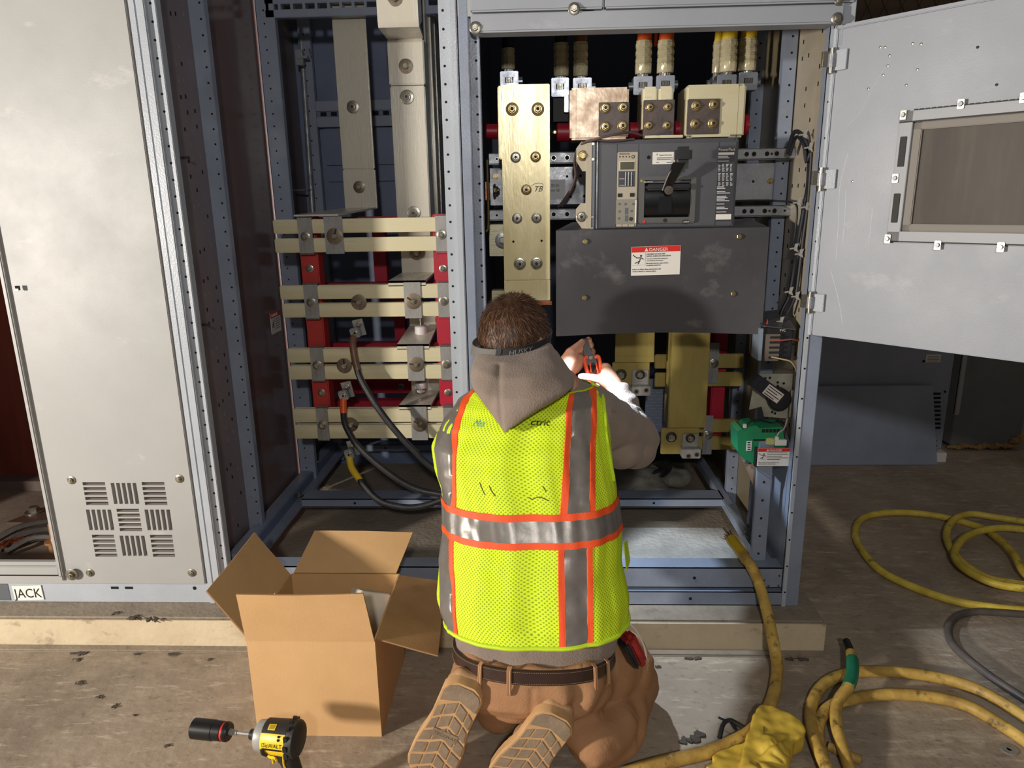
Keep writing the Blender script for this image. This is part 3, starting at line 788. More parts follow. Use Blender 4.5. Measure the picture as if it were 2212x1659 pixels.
Yc = 2.44
CAB = [((775, 708), [(764, 716), (762, 742), (767, 778), (777, 814), (799, 854), (822, 889), (850, 925), (874, 953), (898, 977), (922, 1001), (965, 1030)], brown_t, 2, 'with brown tape at its lug, highest of the three left cables'),
       ((750, 842), [(741, 857), (742, 893), (745, 915), (757, 940), (771, 961), (799, 989), (838, 1021), (874, 1045), (910, 1060), (965, 1070)], orange_t, 1.6, 'with orange tape at its lug, middle of the three left cables'),
       ((762, 968), [(754, 986), (759, 1009), (771, 1028), (783, 1045), (807, 1072), (834, 1088), (878, 1096), (918, 1092), (970, 1074)], yellow_t, 2, 'with yellow tape at its lug, lowest of the three left cables')]
for i, (lp, pts, tp, k, lb) in enumerate(CAB):
    c0 = at(*lp, Y=YB - .012)
    t = thing('power_cable', c0, 'black power cable ' + lb, 'cable', 'cables bolted to the left bus bars')
    lug(t, c0, rad(-12))
    P_ = []
    n_ = len(pts)
    for j, (px, py) in enumerate(pts):
        f = j / (n_ - 1); P_.append(at(px, py, Y=YB - .03 - .04 * math.sin(f * PI) - .07 * f))
    P_[0] = c0 + V3((-.012, -.016, -.02)); 
    r = .0115
    b = MB(); b.tube(P_, r, blk_c, 12, 5); b.build('jacket', t)
    nk = int(k)
    b = MB(); b.tube(P_[0:nk + 1] + [(P_[nk] * .4 + P_[nk + 1] * .6)] if i != 1 else P_[0:2], r + .0012, tp, 12, 5)
    tag(b.build('tape_band', t), {0: 'brown tape', 1: 'orange tape', 2: 'yellow tape'}[i])

# ================================================================== section C contents
# mounting channels
for (nm, ya, yb_, xl) in (('upper', 333, 355, 1056), ('lower', 458, 479, 1056)):
    z1 = at(xl, ya, Y=2.24).z; z0 = at(xl, yb_, Y=2.24).z
    zr1 = at(1700, 318 if nm == 'upper' else 439, Y=2.24).z
    z1 = (z1 + zr1) / 2; z0 = z1 - .032
    x0 = at(xl, ya, Y=2.24).x; x1 = at(1718 if nm == 'upper' else 1711, 330 if nm == 'upper' else 452, Y=2.24).x
    t = thing('mounting_channel', ((x0 + x1) / 2, 2.24, z0), nm + ' punched steel mounting channel behind the breaker', 'channel', 'punched steel channels behind the breaker')
    b = MB(); b.box(x0, x1, 2.24, 2.244, z0, z1, galv, bev=.001); b.box(x0, x1, 2.24, 2.28, z1 - .003, z1, galv, bev=.001); b.box(x0, x1, 2.24, 2.28, z0, z0 + .003, galv)
    zm = (z0 + z1) / 2
    for px, r in ((1073, .0035), (1196, .0065), (1225, .0065), (1613, .0065), (1629, .0065), (1657, .0065), (1667, .003), (1678, .0065), (1700, .0035)):
        x = at(px - (5 if nm == 'lower' and px > 1500 else 0), 330 if nm == 'upper' else 455, Y=2.24).x
        b.lathe((x, 2.24, zm), (0, -1, 0), [(-.001, r), (.0006, r)], hole, 14)
        b.lathe((x, 2.24, zm), (0, -1, 0), [(-.001, r + .0012), (.0004, r + .0012)], zinc, 14)
    b.build('channel', t)
x0, x1, z0, z1 = rc(1058, 363, 1693, 450, 2.29); z1 = at(1640, 352, Y=2.29).z; z0 = at(1640, 434, Y=2.29).z
t = thing('mounting_plate', ((x0 + x1) / 2, 2.3, z0), 'scratched galvanized plate between the two mounting channels', 'plate')
b = MB(); b.box(x0, x1, 2.29, 2.294, z0, z1, galv, bev=.001)
for px, py in ((1225, 381), (1254, 380), (1240, 403), (1233, 425), (1262, 424), (1627, 392)): b.lathe(at(px, py, Y=2.29), (0, -1, 0), [(-.001, .004), (.0006, .004)], hole, 10)
b.build('plate', t)
for px, py in ((1071, 381), (1681, 365), (1664, 391), (1677, 416)): bolt(t, at(px, py, Y=2.29), r=.006, m=brass, wr=1.5)
b = MB(); xx0, xx1, zz0, zz1 = rc(1189, 388, 1221, 430, 2.288); b.box(xx0, xx1, 2.288, 2.29, zz0, zz1, mat('grey_paper_label', (176, 176, 178), .6))
b.text('00-01', facing((xx0 + .001, 2.2875, zz1 - .022)), .012, ink); b.text('wt: SE', facing((xx0 + .001, 2.2875, zz1 - .036)), .011, ink)
tag(b.build('paper_label', t), 'grey printed label')
for nm, xa, ya, xb, yb_, Y_, m_ in (('copper_link', 1048, 393, 1057, 432, 2.2, copper), ('support_block', 1055, 397, 1086, 426, 2.3, bus), ('support_block', 1056, 482, 1090, 553, 2.3, bus), ('support_block', 1062, 628, 1092, 652, 2.3, bus)):
    flat(nm, xa, ya, xb, yb_, Y_, .05, m_, {393: 'narrow copper link left of the tall gold plate', 397: 'plated block left of the tall gold plate, beside the copper link', 482: 'tall plated block left of the tall gold plate, below the lower channel', 628: 'low plated block behind the worker head, left of the tall gold plate'}[ya], 'link' if nm == 'copper_link' else 'block')
bo = thing('stud_bolt', at(1066, 411, Y=2.29), 'horizontal dark bolt beside the copper link', 'bolt'); bolt(bo, at(1068, 411, Y=2.25), axis=(1, -.2, 0), r=.011)
bo = thing('disc_washer_bolt', at(1086, 519, Y=2.29), 'grey disc washer half hidden behind the tall gold plate', 'washer'); bolt(bo, at(1086, 519, Y=2.29), r=.011, wm=galv, wr=2.2)
b = MB(); b.tube([at(1052, 345, Y=2.2), at(1055, 480, Y=2.2), at(1050, 500, Y=2.2)], .004, brass, 8, 3); tag(b.build('bent_rod'), 'thin bent rod hanging beside the left front post of the breaker cabinet', 'rod')

# tall gold plate
YG = 2.15
x0 = (at(1078, 183, Y=YG).x + at(1093, 600, Y=YG).x) / 2; x1 = at(1188, 400, Y=YG).x; z1 = at(1130, 182, Y=YG).z; zj = at(1140, 605, Y=YG).z; z0 = at(1140, 650, Y=YG).z
t = thing('gold_bus_plate', ((x0 + x1) / 2, YG, z0), 'tall gold chromate bus plate with nine bolts, upright left of the breaker', 'bus bar')
b = MB(); b.box(x0, x1, YG, YG + .012, zj, z1, gold, bev=.002); b.box(x0 - .010, x0 + .002, YG + .004, YG + .16, zj + .35, z1 - .002, gold, bev=.003)
b.box(x0 - .001, x0 + .012, YG + .012, YG + .14, z0, z1 - .01, gold)
for px, py in ((1109, 522), (1170, 520)): b.lathe(at(px, py, Y=YG), (0, -1, 0), [(-.001, .0035), (.0006, .0035)], hole, 10)
b.text('TB', facing(at(1152, 414, Y=YG - .0008)), .022, ink, shear=.4)
q = [at(1147, 402, Y=YG - .0003), at(1158, 396, Y=YG - .0003), at(1170, 396, Y=YG - .0003), at(1174, 401, Y=YG - .0003)]; b.tube(q, .0006, ink, 4, 5)
b.build('front_plate', t)
b = MB(); b.box(x0 - .001, x1 + .0, YG + .004, YG + .016, z0, zj - .001, gold, bev=.001); b.box(x0 + .03, x1 + .004, YG - .004, YG + .06, z0 - .012, z0 - .001, copper); b.build('lower_piece', t)
for px, py, st, m_ in ((1106.4, 236, 'cone', brass), (1161.8, 236, 'cone', brass), (1114, 340, 'cone', zinc), (1157, 339, 'cone', brass), (1137, 410, 'cone', brass), (1117, 472, 'cone', zinc), (1159, 471, 'cone', zinc), (1123, 570, 'cone', zinc), (1159, 569, 'cone', zinc)):
    bolt(t, at(px, py, Y=YG), r=.0098 if py > 500 or py < 240 else .0082, style=st, m=m_, wr=1.85)

# terminal blocks above the breaker
YT = 2.2
dk = mat('dark_tarnished_plate', (74, 66, 66), .45, .4, (96, 82, 74), 20, .5, .1, 80)
DESC = ['left of the three terminal blocks on top of the breaker', 'narrow middle one of the three terminal blocks on top of the breaker', 'right of the three terminal blocks on top of the breaker']
BL = [((1231, 190, 1357, 300), (1294, 221, 1358, 293), ((1307.6, 233.5), (1307.6, 274), (1346, 232), (1345, 272)), pinkm),
      ((1389, 187, 1455, 219), (1391, 216, 1455, 294), ((1404, 232), (1443, 231), (1402, 271), (1441, 271)), bus),
      ((1484, 183, 1607, 296), (1487, 214, 1553, 289), ((1504.5, 229), (1542.5, 226), (1502, 268), (1540, 267)), bus)]
for i, (bl, pl, bs, m_) in enumerate(BL):
    x0, x1, z0, z1 = rc(*bl, YT)
    t = thing('terminal_block', ((x0 + x1) / 2, YT, z0), ('pinkish' if i == 0 else 'pale') + ' block, ' + DESC[i], 'terminal', 'terminal blocks on top of the breaker')
    b = MB()
    if i == 1: 
        xm = (x0 + x1) / 2; b.box(x0, xm - .001, YT, YT + .12, z0 - .08, z1, m_, bev=.006); b.box(xm + .001, x1, YT, YT + .12, z0 - .08, z1, m_, bev=.006)
    else: b.box(x0, x1, YT, YT + .14, z0, z1, m_, bev=.006); b.box(x0 + .018 if i == 0 else x1 - .022, x0 + .0185 if i == 0 else x1 - .0215, YT - .0004, YT + .01, z0, z1 - .002, ink)
    b.build('block', t)
    x0, x1, z0, z1 = rc(*pl, YT - .006); b = MB(); b.box(x0, x1, YT - .006, YT + .01, z0, z1, dk, bev=.0015); b.build('dark_plate', t)
    for k, p in enumerate(bs): bolt(t, at(*p, Y=YT - .006), r=.0088 if i != 1 else .0072, style='cone', m=brass, wr=1.75, slot=(2.2, 1.9, 2.6, 2.0)[k])
x0, x1, z0, z1 = rc(1393, 293, 1475, 297, 2.16); b = MB(); b.box(x0, x1, 2.16, 2.2, z0, z1, bus); tag(b.build('terminal_strip'), 'thin pale strip on the breaker top below the middle terminal block', 'strip', 'thin strips on the breaker top')
x0, x1, z0, z1 = rc(1496, 291, 1577, 295, 2.16); b = MB(); b.box(x0, x1, 2.16, 2.2, z0, z1, bus); tag(b.build('terminal_strip'), 'thin pale strip on the breaker top below the right terminal block', 'strip', 'thin strips on the breaker top')
for i, (xa, ya, xb, yb_, Y_, rr, lb) in enumerate(((1202, 286, 1232, 286, 2.28, .027, 'left of the left terminal block'), (1050, 284, 1075, 284, 2.3, .022, 'left of the tall gold plate'), (1358, 282, 1386, 282, 2.3, .024, 'between the left and middle terminal blocks'), (1455, 280, 1477, 280, 2.3, .024, 'between the middle and right terminal blocks'), (1604, 270, 1613, 270, 2.28, .03, 'at the right end of the right terminal block'))):
    a = at(xa, ya, Y=Y_); d = at(xb, yb_, Y=Y_); t = thing('standoff_insulator', a, 'round red stand-off insulator ' + lb, 'insulator', 'round red insulators above the breaker')
    b = MB(); L_ = (d - a).length; b.lathe(a, d - a, [(0, rr * .85), (.003, rr), (L_, rr)], redp if i else redp, 28); b.build('insulator', t)
    if i in (0, 4): bolt(t, a if i == 0 else d, axis=(-1, 0, 0) if i == 0 else (1, 0, 0), r=.008, wr=1.1, m=brass)

# ------------------------------------------------ cables coming down into mechanical lugs
LG = [((1080, 154, 1120, 194), (1082, 104, 1113, 150), None, 2.26, 'leftmost, above the tall gold plate', 1),
      ((1191, 168, 1229, 208), (1195, 92, 1229, 165), None, 2.30, 'second from the left, clear of the gold plate', 0),
      ((1238, 168, 1278, 206), (1238, 90, 1270, 165), brown_t, 2.27, 'third from the left, brown taped', 1),
      ((1369, 165, 1409, 204), (1373, 87, 1407, 160), orange_t, 2.30, 'left one of the two taped orange', -1),
      ((1418, 163, 1457, 199), (1420, 86, 1455, 158), orange_t, 2.30, 'right one of the two taped orange', 1),
      ((1550, 161, 1590, 197), (1556, 84, 1590, 156), yellow_t, 2.27, 'middle one of the three taped yellow', -1),
      ((1597, 156, 1636, 194), (1597, 82, 1632, 154), yellow_t, 2.30, 'rightmost of the three taped yellow', 1),
      ((1540, 164, 1560, 195), (1541, 88, 1560, 158), yellow_t, 2.36, 'leftmost and farthest back of the three taped yellow', -1)]
for i, (lg, sl, tp, Y_, lb, sd) in enumerate(LG):
    x0, x1, z0, z1 = rc(*lg, Y_); xm = (x0 + x1) / 2
    t = thing('feeder_cable', (xm, Y_, z1), 'thick feeder cable into an aluminium lug, ' + lb, 'cable', 'feeder cables along the top of the breaker cabinet')
    b = MB(); b.box(x0, x1, Y_, Y_ + .05, z0, z1, alu, bev=.002)
    if i == 1: b.box(x1 - .014, x1, Y_, Y_ + .05, z0 - .045, z0, alu, bev=.001); b.box(x0 + .006, x1 - .002, Y_ + .02, Y_ + .06, z0 - .07, z0, ink)
    b.box(x0 + (x1 - x0) * .27, x0 + (x1 - x0) * .73, Y_ - .0012, Y_ + .002, z1 - (z1 - z0) * .62, z1 - (z1 - z0) * .32, ink, bev=.0008)
    for k in range(6): b.box(x0 + (x1 - x0) * (.34 + k * .06), x0 + (x1 - x0) * (.36 + k * .06), Y_ - .0016, Y_ + .002, z1 - (z1 - z0) * .6, z1 - (z1 - z0) * .34, zinc)
    b.build('lug', t)
    bx = x1 if sd > 0 else x0
    if i != 1: b = MB(); b.cyl((bx, Y_ + .025, (z0 + z1) / 2), (bx + .012 * sd, Y_ + .025, (z0 + z1) / 2), .013, alu, 18); b.build('lug_screw', t)
    sx0, sx1, sz0, sz1 = rc(*sl, Y_ + .025); sm = (sx0 + sx1) / 2; sr = (sx1 - sx0) / 2
    b = MB(); b.cyl((xm, Y_ + .025, z1 - .002), (sm, Y_ + .025, sz0 + .004), sr * .6, zinc, 18)
    for k in range(9): 
        a_ = PI + k * PI / 8; b.cyl((xm + math.cos(a_) * sr * .6, Y_ + .025 + math.sin(a_) * sr * .6, z1 - .002), (sm + math.cos(a_) * sr * .6, Y_ + .025 + math.sin(a_) * sr * .6, sz0 + .004), .0012, galv, 5)
    b.build('bare_strands', t)
    prof = []; n_ = 3; h = (sz1 - sz0)
    prof += [(0, sr * .93), (h * .03, sr), (h * .3, sr), (h * .31, sr * .95)]
    for k in range(n_):
        q0 = h * (.33 + k * .22); prof += [(q0, sr * .95), (q0 + h * .01, sr * 1.0), (q0 + h * .12, sr * 1.0), (q0 + h * .13, sr * .93), (q0 + h * .17, sr * .92), (q0 + h * .18, sr * .97), (q0 + h * .2, sr * .95)]
    b = MB(); b.lathe((sm, Y_ + .025, sz0), (0, 0, 1), prof, clearb, 10); b.build('crimped_sleeve', t)
    if tp:
        b = MB(); b.tube([(sm, Y_ + .025, sz1 - .006), (sm + .002, Y_ + .026, sz1 + .03), (sm, Y_ + .03, sz1 + .2)], sr * .84, tp, 14, 4); b.build('tape_band', t)
    else:
        b = MB(); b.tube([(sm, Y_ + .025, sz1 - .006), (sm, Y_ + .03, sz1 + .3)], sr * .8, mat('very_dark_cable', (20, 20, 22), .5), 14, 0); b.build('jacket', t)
b = MB(); b.box(at(1414, 80, Y=2.34).x, at(1420, 80, Y=2.34).x, 2.34, 2.345, at(1417, 100, Y=2.34).z, 2.0, orange_t); tag(b.build('tape_tail'), 'loose orange tape tail hanging between the two orange taped cables', 'tape')

# ================================================================== the circuit breaker
YK = 2.10
x0, x1, z0, z1 = rc(1281, 303, 1588, 494, YK); x1 = at(1592, 400, Y=YK).x; x0 = at(1286, 400, Y=YK).x
t = thing('circuit_breaker', ((x0 + x1) / 2, YK, z0), 'large charcoal circuit breaker with raised black handle and beige trip unit', 'circuit breaker')


def F(px, py, Y=YK): return at(px, py, Y=Y)


b = MB(); b.box(x0, x1, YK + .004, YK + .16, z0, z1, brk, bev=.004); b.box(x0 + .003, x0 + .006, YK + .0, YK + .01, z0 + .004, z1 - .004, galv)
for dx in (.012, .385 + .02): pass
for px, py in ((1294, 310), (1290, 494), (1588, 301), (1577, 488)): b.lathe(F(px, py), (0, -1, 0), [(-.006, .0016), (-.003, .0016)], ink, 6)
b.build('case', t)
fx0 = F(1298, 400).x; fx1 = F(1586, 400).x; fz1 = z1 - .012; fz0 = z0 + .010
b = MB()
cols = [fx0, F(1332, 400).x, F(1378, 400).x, F(1549, 400).x, fx1]
for i in range(4): b.box(cols[i] + .0004, cols[i + 1] - .0004, YK - .002, YK + .01, fz0, fz1, brk2, bev=.0012)
b.lathe(F(1401.5, 340, YK - .002), (0, -1, 0), [(-.001, .0052), (.0006, .0052)], hole, 16)
b.build('front_cover', t)
# trip unit
x0_, x1_, z0_, z1_ = rc(1332, 329, 1377, 489, YK - .004); x0_ = F(1332, 410).x; x1_ = F(1376, 410).x
beige = mat('beige_trip_unit', (176, 166, 146), .5)
b = MB(); b.box(x0_, x1_, YK - .006, YK, z0_, z1_, beige, bev=.0015)


def fb(mb, pxa, pya, pxb, pyb, Y_, m_, th=.0012, bev=0):
    xa, xb, za, zb = rc(pxa, pya, pxb, pyb, Y_); mb.box(xa, xb, Y_, Y_ + th, za, zb, m_, bev=bev)


fb(b, 1338, 348, 1372, 367, YK - .0075, mat('cream_bezel', (206, 198, 178), .5), .003, .0008)
fb(b, 1340, 350, 1370, 366, YK - .0085, mat('lcd_green_grey', (72, 72, 54), .25), .002)
fb(b, 1336.5, 370, 1371, 403, YK - .0072, mat('slate_table', (58, 62, 70), .5))
for r in range(6):
    for q in range(3): fb(b, 1352 + q * 6.5, 379 + r * 4, 1354.5 + q * 6.5, 381.5 + r * 4, YK - .0078, ink)
for q in range(3): fb(b, 1350.6 + q * 6.5, 371, 1351 + q * 6.5, 402, YK - .0078, wht)
fb(b, 1338, 386, 1349, 386.6, YK - .0078, wht); fb(b, 1338, 400, 1349, 400.6, YK - .0078, wht)
for q in range(4): fb(b, 1338 + q * 6.8, 337, 1340 + q * 6.8, 340, YK - .0072, ink)
b.lathe(F(1367.5, 338.5, YK - .006), (0, -1, 0), [(0, .0046), (.0012, .0046), (.0012, .0032)], ink, 16)
b.lathe(F(1367.5, 338.5, YK - .0062), (0, -1, 0), [(0, .0028), (.0014, .0028)], beige, 12)
fb(b, 1334.5, 418, 1344, 426, YK - .0078, ink, .002); fb(b, 1361, 417, 1370.5, 425, YK - .0078, ink, .002)
b.text('MICROLOGIC', facing(F(1337.5, 334, YK - .0065)), .0048, ink)
b.build('trip_unit', t)
cm = mat('smoky_clear_cover', (142, 136, 122), .3)
b = MB(); fb(b, 1331, 431, 1374, 484, YK - .010, cm, .004, .0012)
dial = mat('blue_grey_dial', (84, 96, 108), .4)
for (px, py) in ((1338, 441), (1351, 441), (1368, 441), (1338, 457), (1364, 456), (1337, 472)): b.lathe(F(px, py, YK - .010), (0, -1, 0), [(0, .0034), (.0015, .003), (.0015, .0002)], dial, 12)
b.lathe(F(1363, 473, YK - .010), (0, -1, 0), [(0, .0056), (.002, .005), (.002, .0002)], black, 14)
fb(b, 1350, 449, 1356, 463, YK - .0115, dial); fb(b, 1350, 465, 1356, 478, YK - .0115, dial)
fb(b, 1372.5, 432, 1374, 482, YK - .0115, wht, .002)
for px in (1331, 1344.5, 1358): fb(b, px, 484.5, px + 12, 489.5, YK - .009, beige, .004, .0008)
b.build('dial_cover', t)
# white label
b = MB(); fb(b, 1410, 329, 1458, 354, YK - .0028, wht, .001, .0003)
b.text('E', facing(F(1418, 335.5, YK - .0032)), .006, ink, sx=1.4); b.text('Square Services', facing(F(1424, 336.5, YK - .0032)), .0056, ink)
for k, w_ in enumerate((34, 30)): fb(b, 1419, 340.5 + k * 3.6, 1419 + w_, 341.6 + k * 3.6, YK - .0034, mat('grey_print', (120, 116, 112), .6))
fb(b, 1418, 350, 1423, 351, YK - .0034, ink); fb(b, 1440, 350, 1450, 351, YK - .0034, ink)
tag(b.build('service_label', t), 'white service label')
# escutcheon with recess and drum
ex0 = F(1379, 430).x; ex1 = F(1502, 430).x; ez1 = F(1440, 381).z; ez0 = F(1440, 482).z
b = MB(); b.box(ex0, ex1, YK - .014, YK, ez0, ez1, mat('escutcheon_grey', (86, 84, 82), .45), bev=.003)
esc = b.build('escutcheon', t)
rx0 = F(1390, 430).x; rx1 = F(1489, 430).x; rz1 = F(1440, 389).z; rz0 = F(1440, 469).z
c = MB(); c.box(rx0, rx1, YK - .03, YK - .001, rz0, rz1, black); cut(esc, c)
glossb = mat('glossy_black_drum', (16, 17, 20), .22, spec=.6)
b = MB()
zc = (rz0 + rz1) / 2 - .004
b.rings([[(x, YK - .0 - .018 * math.cos(a_), zc + .048 * math.sin(a_)) for a_ in [(-80 + 160 * k / 14) * PI / 180 for k in range(15)]] + [(x, YK, zc + .048), (x, YK, zc - .048)] for x in (rx0 + .002, rx1 - .002)], glossb)
b.box(rx0 + .040, rx0 + .078, YK - .0195, YK - .01, zc - .036, zc + .01, mat('black_indicator', (30, 30, 34), .15), bev=.001)
b.build('drum', t)
hx = F(1444, 410).x
b = MB(); b.box(rx0 + .002, rx1 - .002, YK - .034, YK - .004, F(1440, 411).z, F(1440, 398).z, mat('handle_shelf_black', (26, 26, 28), .3), bev=.005); b.build('handle_base', t)
a1 = F(1440, 412, YK - .04); a2 = F(1449, 374, YK - .07); a3 = F(1470, 345, YK - .095)
hnd = MB(); hb = mat('black_handle_plastic', (24, 23, 22), .32)
hnd.rings([[c_ + V3((-w_, 0, 0)), c_ + V3((-w_ * .7, d_, 0)), c_ + V3((w_, d_, 0)), c_ + V3((w_, 0, 0))] for c_, w_, d_ in ((a1, .012, .012), (a1 + V3((.006, 0, .018)), .013, .012), (a2 + V3((.01, 0, 0)), .015, .016), (a3 + V3((-.002, 0, -.006)), .018, .018))], hb)
kx0 = F(1457, 330, YK - .10).x; kx1 = F(1494, 330, YK - .10).x; kz1 = F(1474, 317, YK - .10).z; kz0 = F(1474, 352, YK - .10).z
hnd.box(kx0, kx1, YK - .118, YK - .082, kz0, kz1, hb, bev=.009)
hnd.build('handle', t, sharp=50)
b = MB(); b.tube([F(1431, 411, YK - .041), F(1441, 385, YK - .06), F(1452, 362, YK - .08)], .0018, mat('grey_worn_edge', (140, 134, 124), .4), 6, 3)
b.lathe(F(1444.5, 411, YK - .043), (0, -1, 0), [(0, .0125), (.002, .012), (.0025, .0001)], mat('pivot_cap', (70, 62, 54), .4), 20); b.build('handle_pivot', t)
b = MB(); fb(b, 1388.5, 476, 1394, 482, YK - .0155, red_l); b.build('push_button', t)
b = MB(); b.lathe(F(1436.5, 476, YK - .014), (0, -1, 0), [(0, .0055), (.0015, .0055), (.0015, .003)], ink, 16); b.tube([F(1436.5, 473.5, YK - .0155), F(1436.5, 479, YK - .0155)], .0008, ink, 5, 0); b.build('key_lock', t)
b = MB(); fb(b, 1475, 475, 1487, 482, YK - .0155, ink); b.text('2500A', facing(F(1476, 480.5, YK - .0162)), .0062, wht); b.text('SQUARE D', facing(F(1390, 394.5, YK - .0146)), .0054, wht); fb(b, 1383.5, 388.5, 1387.5, 393, YK - .0148, mat('green_mark', (160, 170, 60), .5)); b.build('rating_plate', t)
# rating label strip down the right side
b = MB(); lx0 = F(1550, 400).x; lx1 = F(1584, 400).x
b.box(lx0, lx1, YK - .0026, YK - .0018, F(1560, 478).z, F(1560, 321).z, mat('dark_rating_strip', (52, 53, 58), .5))
gp = mat('print_white', (196, 196, 198), .6)
b.text('PowerPact', facing(F(1552, 326, YK - .003)), .0105, wht)
fb(b, 1552, 329.5, 1586, 334, YK - .0032, wht, .001)
rr_ = random.Random(5)
y_ = 337
while y_ < 458:
    if 352 < y_ < 400:
        x_ = 1551.5
        for q in range(4):
            w_ = rr_.uniform(2.5, 5.5); fb(b, x_, y_, x_ + w_, y_ + 1.3, YK - .0032, gp, .001); x_ += 8.6
        y_ += 2.9 if int(y_) % 4 else 5.5
    else:
        fb(b, 1551 - (y_ - 337) * .03, y_, 1551 + rr_.uniform(13, 27), y_ + 1.4, YK - .0032, gp, .001); y_ += 3.2 if rr_.random() < .8 else 7
fb(b, 1546.5, 463, 1579, 474, YK - .0032, wht, .001)
tag(b.build('rating_label', t), 'black rating label with white print')
# side bracket with gutter
b = MB(); gx = F(1279, 400).x
b.box(gx, x0 - .001, YK + .002, YK + .05, z0 - .002, z1 + .004, mat('gutter_blue_grey', (98, 102, 110), .4), bev=.001)
bm_ = mat('beige_bracket', (178, 168, 148), .5)
b.box(gx - .018, gx - .001, YK + .0, YK + .006, z0 - .004, z1 + .006, bm_, bev=.001)
zA = F(1255, 338).z; zB = F(1255, 467).z; xb_ = F(1245, 340).x
for zc_, h_ in ((zA, .040), (zB, .036)):
    b.prism([(gx - .016, YK + .004, zc_ + h_), (xb_ + .014, YK + .004, zc_ + h_), (xb_, YK + .004, zc_ + h_ * .55), (xb_, YK + .004, zc_ - h_ * .3), (xb_ + .018, YK + .004, zc_ - h_), (gx - .016, YK + .004, zc_ - h_)], (0, .005, 0), bm_)
for px, py in ((1281, 311), (1281, 344), (1280, 469), (1279, 493)): b.lathe(F(px, py), (0, -1, 0), [(-.001, .005), (.003, .004), (.003, .0001)], zinc, 10)
b.build('mounting_bracket', t)
bolt(t, V3((F(1259, 338).x, YK + .004, zA + .002)), r=.009, m=brass, wr=1.6); bolt(t, V3((F(1256, 467).x, YK + .004, zB - .002)), r=.009, style='cone', wr=1.6)
# brown control wires looping over the left of the breaker
for i, (pts, rr, lb) in enumerate((([(1386, 292, 2.12), (1362, 286, 2.1), (1330, 290, 2.08), (1290, 300, 2.08), (1262, 308, 2.10), (1247, 322, 2.12), (1241, 350, 2.16), (1243, 380, 2.18), (1232, 410, 2.2), (1212, 440, 2.22), (1205, 447, 2.23)], .0035, 'thick brown control wire arching over the breaker and down its left side'),
                                   ([(1370, 300, 2.1), (1330, 304, 2.09), (1280, 303, 2.09), (1256, 312, 2.11), (1246, 330, 2.13), (1246, 360, 2.17), (1244, 390, 2.19), (1226, 425, 2.21), (1214, 446, 2.23)], .0028, 'thinner brown control wire beside the thick one at the breaker top left'))):
    b = MB(); b.tube([at(a_, c_, Y=y_) for a_, c_, y_ in pts], rr, mat('brown_wire', (92, 76, 74), .45), 8, 4); tag(b.build('control_wire'), lb, 'wire', 'brown control wires at the breaker')

# ================================================================== black barrier below the breaker
YR = 2.075
t = thing('barrier_panel', (.35, YR, 1.0), 'scuffed black insulating barrier with a DANGER label, below the breaker', 'panel')
n = 24; bx0, bx1 = .050, .653; bz1 = (at(1200, 502, Y=YR).z + at(1660, 487, Y=YR).z) / 2; bz0 = (at(1203, 727, Y=YR).z + at(1645, 722, Y=YR).z) / 2


def bar_pt(u, v, o=0):
    bow = .045 * math.sin(PI * u) * (1 - v) ** 1.5
    return V3((bx0 + (bx1 - bx0) * u, YR + bow + o, bz0 + (bz1 - bz0) * v))


b = MB()
L = b.rings([[bar_pt(i / n, j / 10) for i in range(n + 1)] for j in range(11)] + [[bar_pt(i / n, 1 - j / 10, .004) for i in range(n + 1)] for j in range(11)], barr, cap=False, closed=False)
for i in range(n): b.bm.faces.new((L[0][i], L[-1][i], L[-1][i + 1], L[0][i + 1]))
for s_ in (0, -1):
    for j in range(10): b.bm.faces.new((L[j][s_], L[j + 1][s_], L[20 - j][s_], L[21 - j][s_]))
bmesh.ops.recalc_face_normals(b.bm, faces=b.bm.faces[:])
b.prism([(bx0, YR + .001, bz1), (bx1, YR + .001, bz1), (bx1 - .03, YR + .09, bz1 + .022), (bx1 - .10, YR + .09, bz1 + .022), (bx1 - .10, YR + .03, bz1 + .004), (bx0 + .08, YR + .03, bz1 + .004), (bx0 + .10, YR + .09, bz1 + .022), (bx0 + .05, YR + .09, bz1 + .02)], (0, 0, -.003), barr)
b.build('sheet', t)
for px, py in ((1264, 521.6), (1596, 511), (1263, 642.5), (1583.6, 634)):
    bolt(t, at(px, py, Y=YR + (.012 if py > 600 else .001)), r=.0075, m=brass, wr=.9, name='screw')


